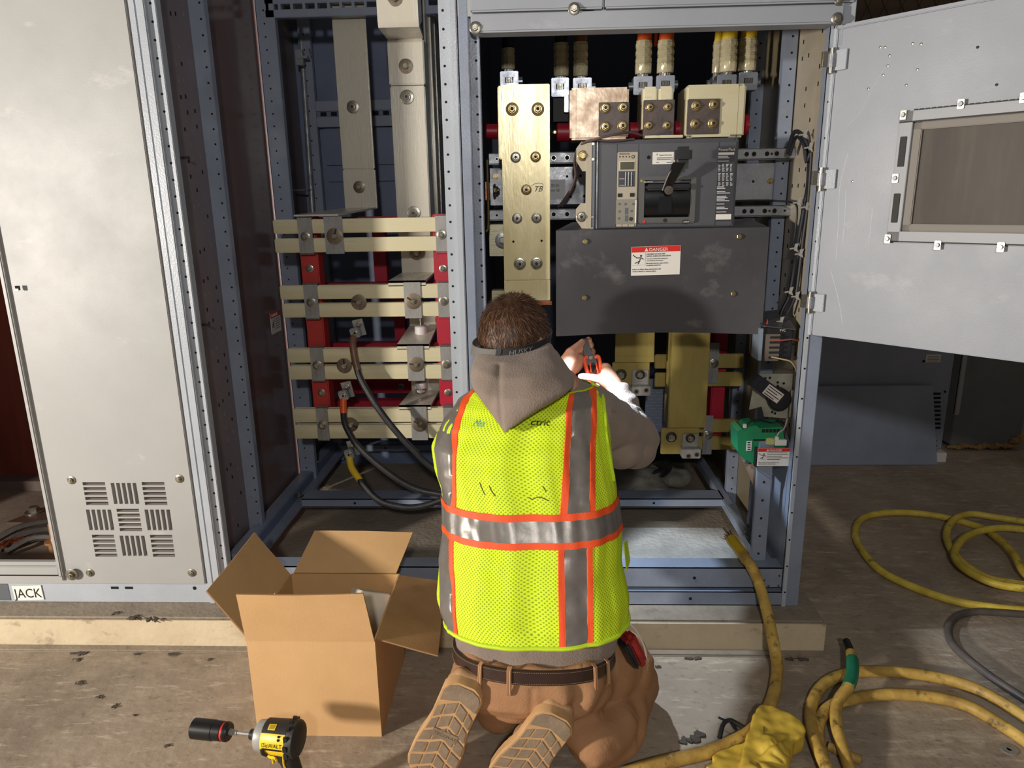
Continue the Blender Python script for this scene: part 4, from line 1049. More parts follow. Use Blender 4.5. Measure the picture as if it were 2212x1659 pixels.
def danger(par, M, w, h, full=True, name='danger_label', lab='white DANGER label with a red header'):
    """label in its own x (right), y (up) plane; M takes it to the wall"""
    b = MB(); b.box(0, w, 0, h, 0, .0006, ink, M=M); b.box(w * .006, w * .994, h * .008, h * .992, .0005, .0010, wht, M=M)
    b.box(w * .012, w * .988, h * .80, h * .985, .0009, .0014, red_l, M=M)
    tt = lambda s, x, y, sz, m_=ink, sx=1: b.text(s, M @ Matrix.Translation((x * w, y * h, .0017)), sz * h, m_, sx=sx)
    b.prism([M @ V3((w * .27, h * .825, .0014)), M @ V3((w * .345, h * .825, .0014)), M @ V3((w * .3075, h * .955, .0014))], M.to_3x3() @ V3((0, 0, .0004)), wht)
    tt('!', .299, .833, .11, red_l); tt('DANGER', .36, .832, .15, wht, 1.05)
    b.box(w * .02, w * .29, h * .36, h * .363, .0009, .0013, ink, M=M); b.box(w * .29, w * .293, h * .36, h * .79, .0009, .0013, ink, M=M)
    q = lambda x, y: M @ V3((x * w, y * h, .0014))
    r_ = .006 * w
    for pts in (((.19, .60), (.17, .5)), ((.17, .5), (.08, .43)), ((.18, .52), (.14, .40)), ((.19, .62), (.12, .61), (.06, .68)), ((.2, .62), (.25, .56)), ((.06, .68), (.04, .72))):
        b.tube([q(*p) for p in pts], r_ * 1.4, ink, 6, 0)
    b.lathe(q(.20, .68), M.to_3x3() @ V3((0, 0, 1)), [(0, .02 * w), (.0004, .02 * w)], ink, 12)
    if full:
        tt('HAZARD OF ELECTRIC', .31, .71, .062); tt('SHOCK, BURN OR EXPLOSION', .31, .64, .062, ink, .95)
        tt('Live parts behind barrier(s) not', .31, .555, .056, ink, 1.0); tt('controlled by disconnect.', .31, .49, .056)
        tt('Barrier(s) must be in place before', .31, .40, .056, ink, .97); tt('energizing equipment.', .31, .335, .056)
        tt('Failure to follow these instructions will', .03, .20, .062, ink, .98); tt('result in death or serious injury.', .03, .13, .062)
    else:
        for k, (xa, xb) in enumerate(((.31, .9), (.31, .93), (.31, .75), (.31, .95), (.31, .7))): b.box(w * xa, w * xb, h * (.72 - .09 * k), h * (.745 - .09 * k), .0009, .0013, ink, M=M)
        tt('Failure to follow these instructions will', .03, .20, .07, ink, .95); tt('result in death or serious injury.', .03, .11, .07)
    return tag(b.build(name, par), lab)


pA = at(1362.5, 597, Y=YR - .001); pB = at(1469.5, 596, Y=YR - .001); pC = at(1367, 532.6, Y=YR - .001)
danger(t, Matrix.Translation(V3((pA.x + .001, YR + .0108, pA.z))) @ Matrix.Rotation(rad(-1.0), 4, 'Y') @ Matrix.Rotation(PI / 2, 4, 'X') @ Matrix.Rotation(rad(5.6), 4, 'X'), (pB.x - pA.x), pC.z - pA.z)

# ================================================================== plates and bars under the barrier
YL = 2.42
t = thing('gold_bus_plate', at(1370, 780, Y=YL), 'short gold chromate plate under the left half of the barrier', 'bus bar', 'gold plates hanging below the barrier')
x0, x1, z0, z1 = rc(1330, 700, 1413, 782, YL); b = MB(); b.box(x0, x1, YL, YL + .01, z0, z1 + .12, gold_d, bev=.002); b.box(x0, x1, YL - .003, YL, z0, z0 + .02, gold_d, bev=.001); b.build('plate', t)
x0, x1, z0, z1 = rc(1323, 783, 1402, 845, YL + .01); b = MB(); b.box(x0, x1, YL + .011, YL + .02, z0, z1, gold_d, bev=.002); b.build('foot', t)
bolt(t, at(1341, 809, Y=YL + .011), r=.0135, wm=mat('dark_washer', (52, 46, 36), .5, .5), wr=1.5)
t2 = thing('gold_bus_plate', at(1480, 900, Y=YL), 'tall gold chromate plate under the right half of the barrier', 'bus bar', 'gold plates hanging below the barrier')
x0 = at(1446, 820, Y=YL).x; x1 = at(1530, 820, Y=YL).x; z0 = at(1480, 924, Y=YL).z
b = MB(); b.box(x0, x1, YL, YL + .01, z0, 1.1, gold_d, bev=.002); b.box(x0, x0 + .004, YL, YL + .08, z0, 1.1, gold_d, bev=.001); b.build('plate', t2)
x0, x1, z0, z1 = rc(1429, 925, 1508, 981, YL + .01); b = MB(); b.box(x0, x1, YL + .011, YL + .02, z0, z1, gold_d, bev=.002); b.build('foot', t2)
bolt(t2, at(1450, 944, Y=YL + .011), r=.013, wm=mat('dark_washer', (52, 46, 36), .5, .5), wr=1.5)
for i, (bl, lug_, cx_, par, hl, lb) in enumerate((((1366, 800, 1400, 832), (1365, 835, 1406, 855), (1382.5, 809), t, ((1374.5, 846), (1396, 843)), 'upper'), ((1475, 938, 1508, 966), (1474, 970, 1514, 991), (1491, 946), t2, ((1487, 985), (1505, 982)), 'lower'))):
    Yg = YL - .0; x0, x1, z0, z1 = rc(*bl, Yg); u = thing('twin_lug', ((x0 + x1) / 2, Yg, z0), lb + ' twin-barrel aluminium lug bolted below a gold plate', 'lug', 'empty twin lugs below the gold plates')
    b = MB(); b.box(x0, x1, Yg, Yg + .01, z0, z1, galv2, bev=.001); x0, x1, z2, z3 = rc(*lug_, Yg - .03); b.box(x0, x1, Yg - .03, Yg + .01, z2, z3, galv2, bev=.003)
    b.prism([(x0, Yg, z0), (x1, Yg, z0), (x1, Yg - .03, z3), (x0, Yg - .03, z3)], (0, .004, 0), galv2)
    for h_ in hl: b.lathe(at(*h_, Y=Yg - .03), (0, -1, 0), [(-.001, .0095), (.0012, .0095), (.0012, .0065)], zinc, 16); b.lathe(at(*h_, Y=Yg - .03), (0, -1, 0), [(-.001, .006), (.0014, .006)], hole, 12)
    b.build('lug', u); bolt(u, at(*cx_, Y=Yg), r=.0115, wm=mat('dark_washer', (52, 46, 36), .5, .5), wr=1.45)
SH = ['top', 'second', 'third', 'bottom']
for i, (xa, ya, xb, yb_) in enumerate(((1415, 765, 1606, 796), (1415, 805, 1604, 835), (1500, 905, 1597, 935), (1500, 942, 1593, 973))):
    x0, x1, z0, z1 = rc(xa, ya, xb, yb_, YB); zc_ = (z0 + z1) / 2
    b = MB(); b.box(x0, x1, YB, YB + .012, zc_ - .026, zc_ + .026, gold_d, bev=.003); tag(b.build('bus_bar'), SH[i] + ' of the four short gold bus bars ending in the right cabinet', 'bus bar', 'short gold bus bars in the right cabinet')
for px, py, lb in ((1542, 785, 'upper'), (1529, 940, 'lower')):
    c_ = at(px, py, Y=YB - .006); u = thing('bus_clamp', c_, lb + ' steel clamp strap on the short gold bus bars', 'clamp', 'clamps on the short gold bars')
    b = MB(); b.box(c_.x - .017, c_.x + .017, YB - .006, YB - .001, c_.z - .075, c_.z + .075, galv2, bev=.001); b.build('strap', u); bolt(u, c_, r=.0095)
x = at(1545, 850, Y=2.56).x; b = MB(); b.box(x - .02, x + .03, 2.54, 2.6, .46, 1.1, redp, bev=.004); tag(b.build('insulator_support'), 'crimson upright support right of the tall gold plate in the right cabinet', 'insulator')
t = thing('vented_baffle', at(1430, 900, Y=2.6), 'dark louvred sheet behind the gold plates', 'panel')
x0, x1, z0, z1 = rc(1395, 835, 1450, 925, 2.6); b = MB(); b.box(x0, x1, 2.6, 2.604, z0 - .05, z1 + .03, dkpaint)
lm = mat('slot_light', (140, 132, 124), .5)
for r in range(13):
    z = z1 - r * .0125
    for q in range(3): b.box(x0 + .004 + q * .034 + (r % 2) * .012, x0 + .03 + q * .034 + (r % 2) * .012, 2.5985, 2.6, z, z + .003, lm)
b.build('sheet', t)
# loose rag and dark bundle on the cabinet floor behind
b = MB(); p = at(1400, 1010, Z=.25)
b.ell((p.x - .05, p.y + .1, .16), (.16, .10, .055), conc); b.ell((p.x + .1, p.y + .16, .15), (.12, .08, .05), conc); b.ell((p.x + .02, p.y + .02, .14), (.09, .06, .04), conc)
o = remesh(b, 'crumpled_rag', .006, mat('grey_rag', (150, 146, 136), .9, 0, (84, 80, 72), 9, .5, .5, 50), None, 6, lambda c_, n_: .02 * noise.noise(c_ * 16)); tag(o, 'crumpled grey rag on the cabinet floor behind the middle sill', 'rag')
b = MB(); b.tube([at(1425, 985, Z=.3), at(1440, 1005, Z=.24), at(1430, 1020, Z=.2), at(1405, 1030, Z=.18)], .025, black, 10, 4, rf=lambda u: .03 - .012 * u); tag(b.build('dark_glove'), 'dark crumpled bundle lying on the grey rag inside the cabinet', 'bundle')

# ================================================================== right hand control gear of section C
YE = 2.07
t = thing('control_relay', at(1680, 780, Y=YE), 'black control relay with terminals, topmost device inside the right post', 'relay')
b = MB(); x0, x1, z0, z1 = rc(1645, 704, 1725, 780, YE); x1 = .742
b.box(x0, x1, YE, YE + .10, z0, z1, black, bev=.003); b.box(x0 - .006, x0 + .004, YE - .01, YE + .06, z0 + .004, z1 - .006, mat('pale_blue_strip', (124, 138, 152), .4), bev=.001)
b.prism([(x0 - .004, YE - .02, z1 + .002), (x1, YE - .02, z1 - .01), (x1, YE + .1, z1 + .03), (x0, YE + .1, z1 + .022)], (0, 0, .003), mat('dark_shelf', (70, 70, 74), .4)); b.build('case', t)
b = MB(); x0_, x1_, z0_, z1_ = rc(1656, 722, 1682, 780, YE - .012); b.box(x0_, x1_, YE - .012, YE, z0_, z1_, mat('taupe_terminal', (104, 94, 84), .5), bev=.001)
for k in range(5): b.box(x0_ + .01, x1_ + .004, YE - .016, YE - .01, z0_ + .008 + k * .015, z0_ + .014 + k * .015, black, bev=.001)
b.text('TVC', facing(at(1684, 716, Y=YE - .001)), .009, wht); b.build('terminal_strip', t)
wr_ = mat('beige_wire', (176, 156, 118), .5); rw = mat('dull_red_wire', (146, 70, 60), .5)
for nm, pts, m_, lb in (('wire', [(1668, 735, 2.055), (1690, 735, 2.04), (1710, 733, 2.04), (1726, 736, 2.05)], rw, 'dull red wire across the front of the black relay'), ('wire', [(1666, 771, 2.055), (1690, 776, 2.04), (1708, 781, 2.04), (1718, 795, 2.05), (1720, 803, 2.06)], wr_, 'beige wire looping from the black relay down to the plate')):
    b = MB(); b.tube([at(p_[0], p_[1], Y=p_[2]) for p_ in pts], .0022, m_, 6, 4); tag(b.build(nm), lb, 'wire', 'wires at the black relay')
b = MB(); q = at(1655, 698, Y=2.075); b.box(q.x - .007, q.x + .004, 2.07, 2.076, q.z - .012, q.z - .002, wht); b.prism([(q.x - .003, 2.069, q.z - .008), (q.x + .004, 2.069, q.z - .002), (q.x + .002, 2.069, q.z + .012)], (0, .004, 0), red_l); tag(b.build('tag'), 'tiny red and white tag at the right edge of the barrier', 'tag')
t = thing('transducer', at(1690, 900, Y=YE), 'tilted black transducer with a pale label on a dirty white bracket', 'transducer')
b = MB(); x0, x1, z0, z1 = rc(1625, 808, 1716, 905, YE + .03); wb = mat('dirty_white_bracket', (164, 160, 144), .5, 0, (120, 116, 100), 14)
b.prism([(x0 + .01, YE + .03, z1), (x1 - .002, YE + .03, z1), (x1 - .002, YE + .03, z0), (x0 + .045, YE + .03, z0 + .008), (x0 + .035, YE + .03, z0 + .04), (x0 - .002, YE + .03, z0 + .03)], (0, .004, 0), wb)
for px, py in ((1653, 817), (1663, 816), (1680, 826), (1693, 828), (1680, 834), (1668, 890), (1674, 893)): b.lathe(at(px, py, Y=YE + .03), (0, -1, 0), [(-.001, .004), (.0006, .004)], hole, 8)
b.build('bracket', t)
ang2 = rad(36); c_ = at(1653, 838, Y=YE); T = Matrix.Translation(c_) @ Matrix.Rotation(ang2, 4, 'Y')
b = MB(); b.box(-.045, .062, -.01, .03, -.021, .021, mat('navy_black_case', (26, 29, 44), .4), bev=.003, M=T); b.lathe(T @ V3((-.022, -.01, 0)), (0, -1, 0), [(0, .009), (.002, .008), (.002, .003)], black, 14)
b.build('case', t)
b = MB(); c2 = at(1683, 862, Y=YE + .012); b.lathe(c2, (0, -1, 0), [(-.02, .034), (.01, .034), (.014, .03), (.014, .0001)], mat('coil_black', (20, 20, 22), .5), 26); b.build('coil', t)
b = MB(); b.box(-.002, .054, -.0112, -.0100, -.017, .017, mat('pale_print_label', (206, 196, 186), .6), M=T)
for k in range(4): b.box(.002, .050 - (k % 2) * .012, -.0118, -.0110, .010 - k * .008, .0125 - k * .008, ink, M=T)
b.build('label', t)
x0, x1, z0, z1 = rc(1708, 842, 1716, 900, YE + .01); b = MB(); b.box(x0, x1, YE + .005, YE + .01, z0, z1, mat('grey_tag_strip', (140, 136, 128), .5)); tag(b.build('tag_strip'), 'narrow grey printed strip beside the transducer', 'strip')
gm = mat('green_plastic', (34, 142, 92), .4, 0, (30, 128, 84), 20)
t = thing('relay_module', at(1645, 1000, Y=YE), 'green plastic relay module above the lower DANGER plate', 'relay')
b = MB(); G = lambda px, py: at(px, py, Y=YE - .02)
outl = [G(1593, 932), G(1603, 926), (G(1611, 930)), G(1616, 922), G(1634, 919), G(1641, 925), G(1690, 922), G(1696, 960), G(1692, 1000), G(1668, 1000), G(1620, 1001), G(1600, 985), G(1594, 975)]
b.prism(outl, (0, .08, 0), gm)
for k in range(5):
    p_ = G(1646 + k * 8, 926); b.box(p_.x, p_.x + .009, YE - .021, YE - .0195, p_.z - .012, p_.z - .001, ink)
fb(b, 1627, 949, 1678, 952, YE - .0212, ink); fb(b, 1613, 953, 1623, 974, YE - .0212, wht)
for k in range(4): fb(b, 1615, 955 + k * 5, 1621, 957 + k * 5, YE - .0218, ink)
fb(b, 1606, 917, 1613, 925, YE - .022, wht, .008, .001)
b.build('case', t, sharp=20)
b = MB(); fb(b, 1657, 948, 1673, 962, YE - .034, mat('pale_yellow_plug', (186, 188, 120), .4), .014, .003); fb(b, 1675, 951, 1699, 963, YE - .036, wht, .014, .001); fb(b, 1675, 944, 1682, 952, YE - .034, wht, .01, .001); b.build('plug', t)
for i, (pts, m_, lb) in enumerate((([(1612, 920, 2.05), (1625, 908, 2.06), (1645, 907, 2.08), (1670, 914, 2.09), (1695, 912, 2.1)], black, 'thin black wire arching over the green relay'), ([(1676, 948, 2.04), (1682, 935, 2.04), (1692, 928, 2.05), (1698, 915, 2.07), (1700, 905, 2.08)], mat('pale_pink_wire', (206, 180, 172), .5), 'pale pink wire rising from the green relay plug'), ([(1695, 955, 2.06), (1694, 940, 2.06), (1698, 925, 2.07), (1688, 910, 2.1), (1676, 912, 2.1), (1682, 905, 2.09)], black, 'looped black wire right of the green relay'))):
    b = MB(); b.tube([at(*p_[:2], Y=p_[2]) for p_ in pts], .0022, m_, 6, 4); tag(b.build('wire'), lb, 'wire', 'wires at the green relay')
b = MB(); b.tube([at(1605, 993, Y=2.04), at(1612, 1000, Y=2.03), at(1622, 1001, Y=2.03), at(1612, 995, Y=2.05)], .002, black, 6, 4); tag(b.build('wire'), 'black wire loop under the left corner of the green relay', 'wire', 'wires at the green relay')
pA = at(1634, 1007, Y=2.03); pB = at(1705, 1003, Y=2.03)
t = thing('danger_plate', pA, 'small DANGER plate hanging at the foot of the green relay', 'sign')
danger(t, Matrix.Translation(pA) @ Matrix.Rotation(PI / 2, 4, 'X'), pB.x - pA.x, .058, False, 'face', 'white face with a red DANGER header')
b = MB(); b.box(pA.x - .004, pA.x + .002, 2.03, 2.05, pA.z - .002, pA.z + .056, ink); b.build('edge', t)
b = MB(); b.tube([at(1655, 1010, Y=2.06), at(1658, 1050, Y=2.06), at(1652, 1100, Y=2.06), at(1656, 1150, Y=2.07)], .0022, black, 6, 4); tag(b.build('wire'), 'thin black wire hanging below the DANGER plate', 'wire')
b = MB(); b.tube([at(1570, 1090, Z=.23), at(1600, 1130, Z=.232), at(1625, 1160, Z=.232), at(1640, 1152, Z=.24), at(1625, 1140, Z=.25), at(1605, 1155, Z=.232), at(1640, 1165, Z=.232)], .0025, mat('grey_thin_wire', (120, 124, 112), .5), 6, 5); tag(b.build('wire'), 'thin grey wire curled on the right side sill', 'wire')
t = thing('beige_bracket_plate', at(1640, 1060, Y=2.12), 'tapering beige plate behind the DANGER plate in the right cabinet', 'plate')
b = MB(); b.prism([at(1600, 985, Y=2.12), at(1640, 985, Y=2.12), at(1640, 1080, Y=2.12)], (0, .004, 0), mat('beige_plate', (176, 150, 128), .6)); b.build('plate', t)
# harness up the inside of the right post
dkw = mat('dark_wire', (22, 24, 32), .5)
for i, (pts, r, lb) in enumerate((([(1702, 330, 2.2), (1712, 292, 2.16), (1722, 284, 2.14), (1736, 296, 2.12), (1746, 320, 2.12), (1748, 340, 2.12), (1745, 400, 2.12), (1738, 440, 2.12), (1724, 520, 2.12), (1715, 580, 2.14), (1704, 640, 2.14), (1690, 670, 2.14), (1682, 700, 2.14)], .006, 'left black wire bundle running up inside the right post'),
                                 ([(1706, 335, 2.2), (1720, 296, 2.16), (1736, 312, 2.12), (1742, 350, 2.11), (1752, 330, 2.1), (1748, 400, 2.1), (1744, 450, 2.1), (1734, 520, 2.1), (1726, 590, 2.1), (1718, 640, 2.1), (1700, 680, 2.12)], .005, 'right black wire bundle running up inside the right post'),
                                 ([(1588, 434, 2.23), (1640, 433, 2.22), (1680, 434, 2.2), (1712, 438, 2.16), (1722, 450, 2.14), (1718, 500, 2.14), (1712, 540, 2.14)], .003, 'thin dark wire along the top of the lower mounting channel'))):
    b = MB(); b.tube([at(*p_[:2], Y=p_[2]) for p_ in pts], r, dkw, 8, 4); tag(b.build('wire_bundle'), lb, 'wire', 'dark wire bundles at the right post')
for i, (px, py) in enumerate(((1739, 290), (1751, 318), (1726, 437), (1744, 447), (1719, 536), (1730, 548), (1708, 630), (1722, 640), (1688, 694))):
    c_ = at(px, py, Y=2.09); u = thing('cable_clip', c_, 'small pale cable clip inside the right post, ' + ['topmost', 'second from the top', 'third from the top', 'fourth from the top', 'fifth from the top', 'fourth from the bottom', 'third from the bottom', 'second from the bottom', 'lowest'][i], 'clip', 'cable clips inside the right post')
    b = MB(); b.prism([c_ + V3((-.002, 0, .012)), c_ + V3((.008, 0, .014)), c_ + V3((.004, 0, 0)), c_ + V3((.008, 0, -.012)), c_ + V3((-.004, 0, -.006))], (0, .004, 0), mat('pale_clip', (150, 148, 142), .4)); b.build('mount', u)
    b = MB(); b.tube([c_ + V3((0, .002, 0)), c_ + V3((-.016, .002, -.002))], .0025, mat('pale_clip', (150, 148, 142), .4), 6, 0); b.build('stem', u)

# ================================================================== things on the floor
# cardboard box
t = thing('cardboard_box', (-.57, 1.69, 0), 'open brown cardboard box with four flaps spread, on the floor left of the worker', 'box')
BX0, BX1, BY0, BY1, BZ = -.737, -.413, 1.53, 1.858, .281
b = MB(); th = .004
b.box(BX0, BX1, BY0, BY0 + th, 0, BZ, card); b.box(BX0, BX1, BY1 - th, BY1, 0, BZ, card); b.box(BX0, BX0 + th, BY0 + th, BY1 - th, 0, BZ, card); b.box(BX1 - th, BX1, BY0 + th, BY1 - th, 0, BZ, card); b.box(BX0 + th, BX1 - th, BY0 + th, BY1 - th, 0, th, card_in)
b.build('carton', t)


def flap(name, h0, h1, o1, o0, mtop, n_=6):
    b = MB(); h0, h1, o0, o1 = map(V3, (h0, h1, o0, o1)); nr = (h1 - h0).cross(o0 - h0).normalized() * th
    g = []
    for i in range(n_ + 1):
        u = i / n_; row = []
        for j in range(n_ + 1):
            v = j / n_; p = (h0 * (1 - u) + h1 * u) * (1 - v) + (o0 * (1 - u) + o1 * u) * v
            p += nr.normalized() * (.004 * math.sin(PI * u) * v + .002 * noise.noise(p * 14)); row.append(p)
        g.append(row)
    L1 = [[b.bm.verts.new(p) for p in r] for r in g]; L2 = [[b.bm.verts.new(p + nr) for p in r] for r in g]
    ka = b.mi(mtop); kb = b.mi(card); ke = b.mi(card_e)
    for i in range(n_):
        for j in range(n_):
            f = b.bm.faces.new((L1[i][j], L1[i + 1][j], L1[i + 1][j + 1], L1[i][j + 1])); f.material_index = ka
            f = b.bm.faces.new((L2[i][j], L2[i][j + 1], L2[i + 1][j + 1], L2[i + 1][j])); f.material_index = kb
    ed = [(i, 0) for i in range(n_ + 1)] + [(n_, j) for j in range(1, n_ + 1)] + [(i, n_) for i in range(n_ - 1, -1, -1)] + [(0, j) for j in range(n_ - 1, 0, -1)]
    for k in range(len(ed)):
        a_ = ed[k]; c_ = ed[(k + 1) % len(ed)]; f = b.bm.faces.new((L1[a_[0]][a_[1]], L1[c_[0]][c_[1]], L2[c_[0]][c_[1]], L2[a_[0]][a_[1]])); f.material_index = ke
    bmesh.ops.recalc_face_normals(b.bm, faces=b.bm.faces[:])
    return b.build(name, t)


flap('flap', (BX0, BY0, BZ), (BX1, BY0, BZ), at(785, 1280, Y=1.5), at(511, 1282, Y=1.5), card)
flap('flap', (BX0 + .01, BY1, BZ), (BX1 - .01, BY1, BZ), at(892, 1152, Y=1.985), at(680, 1148, Y=1.985), card)
flap('flap', (BX0, BY0 + .006, BZ), (BX0, BY1 - .01, BZ), at(548, 1151, Y=1.86), at(444, 1278, Y=1.53), card_in)
flap('flap', (BX1, BY0 + .01, BZ), (BX1, BY1 - .006, BZ), at(963, 1257, Y=1.86), at(946, 1416, Y=1.53), card_in)
b = MB()
for pts in (((594, 1281), (590, 1290), (572, 1308), (545, 1325), (526, 1333)), ((579, 1320), (584, 1350), (584, 1370), (572, 1384)), ((797, 1364), (770, 1372), (745, 1384))):
    q = [at(px, py, Y=1.5 + (py - 1282) / 102 * .03 - .0015) for px, py in pts]; b.tube(q, .0014, mat('cardboard_crease', (222, 178, 122), .7), 5, 4)
b.build('crease', t)
t = thing('carton', (-.46, 1.72, .1), 'small white carton tilted inside the cardboard box', 'box')
T = Matrix.Translation(at(797, 1300, Z=.235)) @ Matrix.Rotation(rad(32), 4, 'Z') @ Matrix.Rotation(rad(24), 4, 'Y') @ Matrix.Rotation(rad(-18), 4, 'X')
b = MB(); b.box(-.045, .045, -.035, .035, -.13, .03, whtbox, bev=.002, M=T); b.box(-.043, .043, -.033, -.0, .0295, .0315, mat('carton_flap_beige', (186, 176, 160), .7), M=T); b.build('body', t)  # one half of the carton top is a duller beige flap
T = Matrix.Translation((-.47, 1.60, .06)) @ Matrix.Rotation(rad(-20), 4, 'Z'); b = MB(); b.box(-.04, .03, -.04, .04, -.05, .12, card_in, bev=.002, M=T); tag(b.build('brown_carton'), 'small brown carton low inside the cardboard box at its right', 'box')
b = MB(); b.box(-.72, -.43, 1.76, 1.85, .005, .2, mat('olive_packing', (150, 132, 80), .8)); tag(b.build('packing_pad'), 'olive packing pad standing against the far side inside the cardboard box', 'packing')

# impact driver
A0 = at(418, 1573, Z=.19); A1 = at(652, 1597, Z=.185); ax = (A1 - A0).normalized(); L_ = (A1 - A0).length; upv = (V3((0, 0, 1)) - ax * ax.z).normalized(); sd_ = ax.cross(upv)
if sd_.y > 0: sd_ = -sd_
t = thing('impact_driver', (A1.x - .05, A1.y, 0), 'yellow and black cordless impact driver standing on its battery', 'power tool')
P0 = lambda s, u=0, w_=0: A0 + ax * (s * L_) + upv * u + sd_ * w_
dyel = mat('tool_yellow', (236, 196, 28), .4); dblk = mat('tool_black_rubber', (40, 38, 36), .55, bump=.1, bscale=300); dsil = mat('tool_silver_nose', (176, 174, 170), .4, .3)
b = MB(); s_ = L_
b.lathe(A0, ax, [(0, .001), (0, .0205), (.002, .0225), (.05, .0225), (.051, .0215), (.070, .0212), (.0705, .0195)], mat('black_socket_steel', (34, 33, 33), .4, .4), 28)
b.lathe(A0, ax, [(.0705, .0198), (.076, .0198)], red_l, 28)
b.lathe(A0, ax, [(.076, .0212), (.083, .0215), (.087, .019), (.087, .012)], mat('black_socket_steel', (34, 33, 33), .4, .4), 28)
b.build('socket', t)
b = MB(); b.lathe(A0, ax, [(.086, .008), (.094, .007), (.095, .0055), (.104, .0055), (.105, .0035), (s_ * .57, .0035)], galv2, 6); b.build('bit', t)
b = MB(); q0 = s_ * .50; b.lathe(A0, ax, [(s_ * .53, .010), (s_ * .535, .0115), (s_ * .57, .0115)], black, 20); b.lathe(A0, ax, [(s_ * .565, .012), (s_ * .58, .018), (s_ * .602, .028), (s_ * .61, .029)], mat('tool_grey', (84, 84, 84), .45), 24); b.build('chuck', t)
b = MB(); b.lathe(A0, ax, [(s_ * .600, .0275), (s_ * .612, .0325), (s_ * .672, .0345), (s_ * .68, .034)], dsil, 28); b.build('nose', t)
b = MB(); b.lathe(A0, ax, [(s_ * .675, .0335), (s_ * .69, .036), (s_ * .90, .0385), (s_ * .905, .036)], dyel, 28); b.build('housing', t)
b = MB()
R_ = lambda a_, r_, s: A0 + ax * (s * s_) + (upv * math.sin(a_) + sd_ * math.cos(a_)) * r_
b.rings([[R_(rad(50 + 95 * k / 10), rr2, s) for s, rr2 in ((.685, .0368), (.685, .0376), (.91, .0396), (.91, .038))] for k in range(11)], dblk)
b.rings([[R_(rad(60 + 20 * k / 6), rr2, s) for s, rr2 in ((.735, .038), (.735, .0388), (.80, .0396), (.80, .038))] for k in range(7)], dyel)
b.rings([[R_(rad(63 + 14 * k / 6), rr2, s) for s, rr2 in ((.745, .0388), (.745, .0392), (.79, .0400), (.79, .0388))] for k in range(7)], mat('gold_badge', (168, 140, 40), .5))
b.build('top_cover', t)
b = MB(); b.lathe(A0, ax, [(s_ * .895, .034), (s_ * .90, .0385), (s_ * .915, .0405), (s_ * .965, .040), (s_ * .985, .036), (s_ * 1.0, .026), (s_ * 1.0, .001)], dblk, 22)
for k in range(7):
    a_ = rad(-20 + k * 28); b.box(-.004, .004, -.003, .003, -.006, .006, black, M=Matrix.Translation(R_(a_, .0400, .915)))
b.build('rear_cap', t)
b = MB(); b.text('DeWALT', lambda v: R_(rad(8) + (v.y - .001) / .038, .0388, .705 + v.x * .92 / s_), .0125, ink, ex=.0004)
b.rings([[R_(rad(-4 + 5 * k), rr2, s) for s, rr2 in ((.705, .0374), (.705, .0387), (.885, .0394), (.885, .0374))] for k in range(2)], ink)
for q in (32, 42): b.box(-.0025, .0025, -.0012, .0012, -.0022, .0022, ink, M=Matrix.Translation(R_(rad(q), .0385, .85)))
b.build('brand_lettering', t)
b = MB(); hb0 = P0(.83, -.030); 
b.chain([(P0(.80, -.026), .024), (P0(.86, -.05), .022), (P0(.90, -.085), .019), (P0(.93, -.125), .020)], dblk)
b.ell(P0(.72, -.026), (.022, .018, .012), dblk); b.ell(P0(.80, -.03), (.034, .020, .018), dblk)
o = remesh(b, 'grip', .003, dblk, t, 4)
b = MB(); b.box(-.045, .035, -.032, .032, 0, .028, dblk, bev=.006, M=Matrix.Translation((P0(.93).x, P0(.93).y, 0))); b.box(-.04, .03, -.029, .029, .028, .052, dblk, bev=.006, M=Matrix.Translation((P0(.93).x, P0(.93).y, 0))); b.build('battery', t)
b = MB(); b.box(-.006, .006, -.007, .007, -.035, -.002, dblk, bev=.003, M=Matrix.Translation(P0(.735, -.028))); b.build('trigger', t)
b = MB(); b.tube([P0(.70, -.030, .012), P0(.72, -.040, .016), P0(.78, -.034, .024), P0(.80, -.042, .022)], .0032, dyel, 6, 4); b.tube([P0(.745, -.044, .014), P0(.745, -.060, .012)], .0028, dyel, 6, 0); b.tube([P0(.865, -.030, .024), P0(.862, -.055, .022), P0(.90, -.075, .021)], .0022, dyel, 6, 4)
b.tube([R_(rad(-5), .037, .705), R_(rad(-20), .0385, .71), R_(rad(-42), .037, .72)], .0045, dblk, 8, 4); b.build('accent_trim', t)


# cables on the floor
def Z2(x, y): return (1600 + x / 1.7304, 700 + y / 1.7304)


def floor_cable(name, segs, r, m_, lab, grp=None, n=14, jit=.0, extra=None):
    t = thing(name, segs[0], lab, 'cable', grp)
    b = MB(); b.tube(segs, r, m_, n, 6); b.build('jacket', t); return t


pts = []
for k, (x, y) in enumerate([(1290, 1080), (1059, 1070), (950, 1060), (800, 1035), (650, 985), (520, 920), (450, 840), (427, 780), (450, 730), (520, 708), (620, 705), (720, 715), (800, 732), (900, 762), (960, 800), (1020, 860), (1070, 940), (1180, 1000), (1330, 960), (1400, 860), (1300, 780), (1160, 750), (1059, 738), (950, 722), (860, 710), (800, 728), (770, 780), (785, 840), (840, 900), (920, 948), (1000, 966), (1100, 976), (1300, 960), (1380, 880), (1280, 800), (1160, 775), (1059, 768), (980, 762), (900, 772), (835, 800), (800, 850), (812, 890), (860, 930), (950, 970), (1059, 988), (1200, 1000)]):
    z = .0135 + (0 if k < 14 else .022 if k < 20 else .014 if k < 33 else .03)
    if 20 < k < 26: z = .034
    pts.append(at(*Z2(x, y), Z=z))
floor_cable('power_cable', pts, .0135, yel_c, 'long bright yellow power cable looped in a loose coil, farthest back on the right', 'yellow cables on the floor')
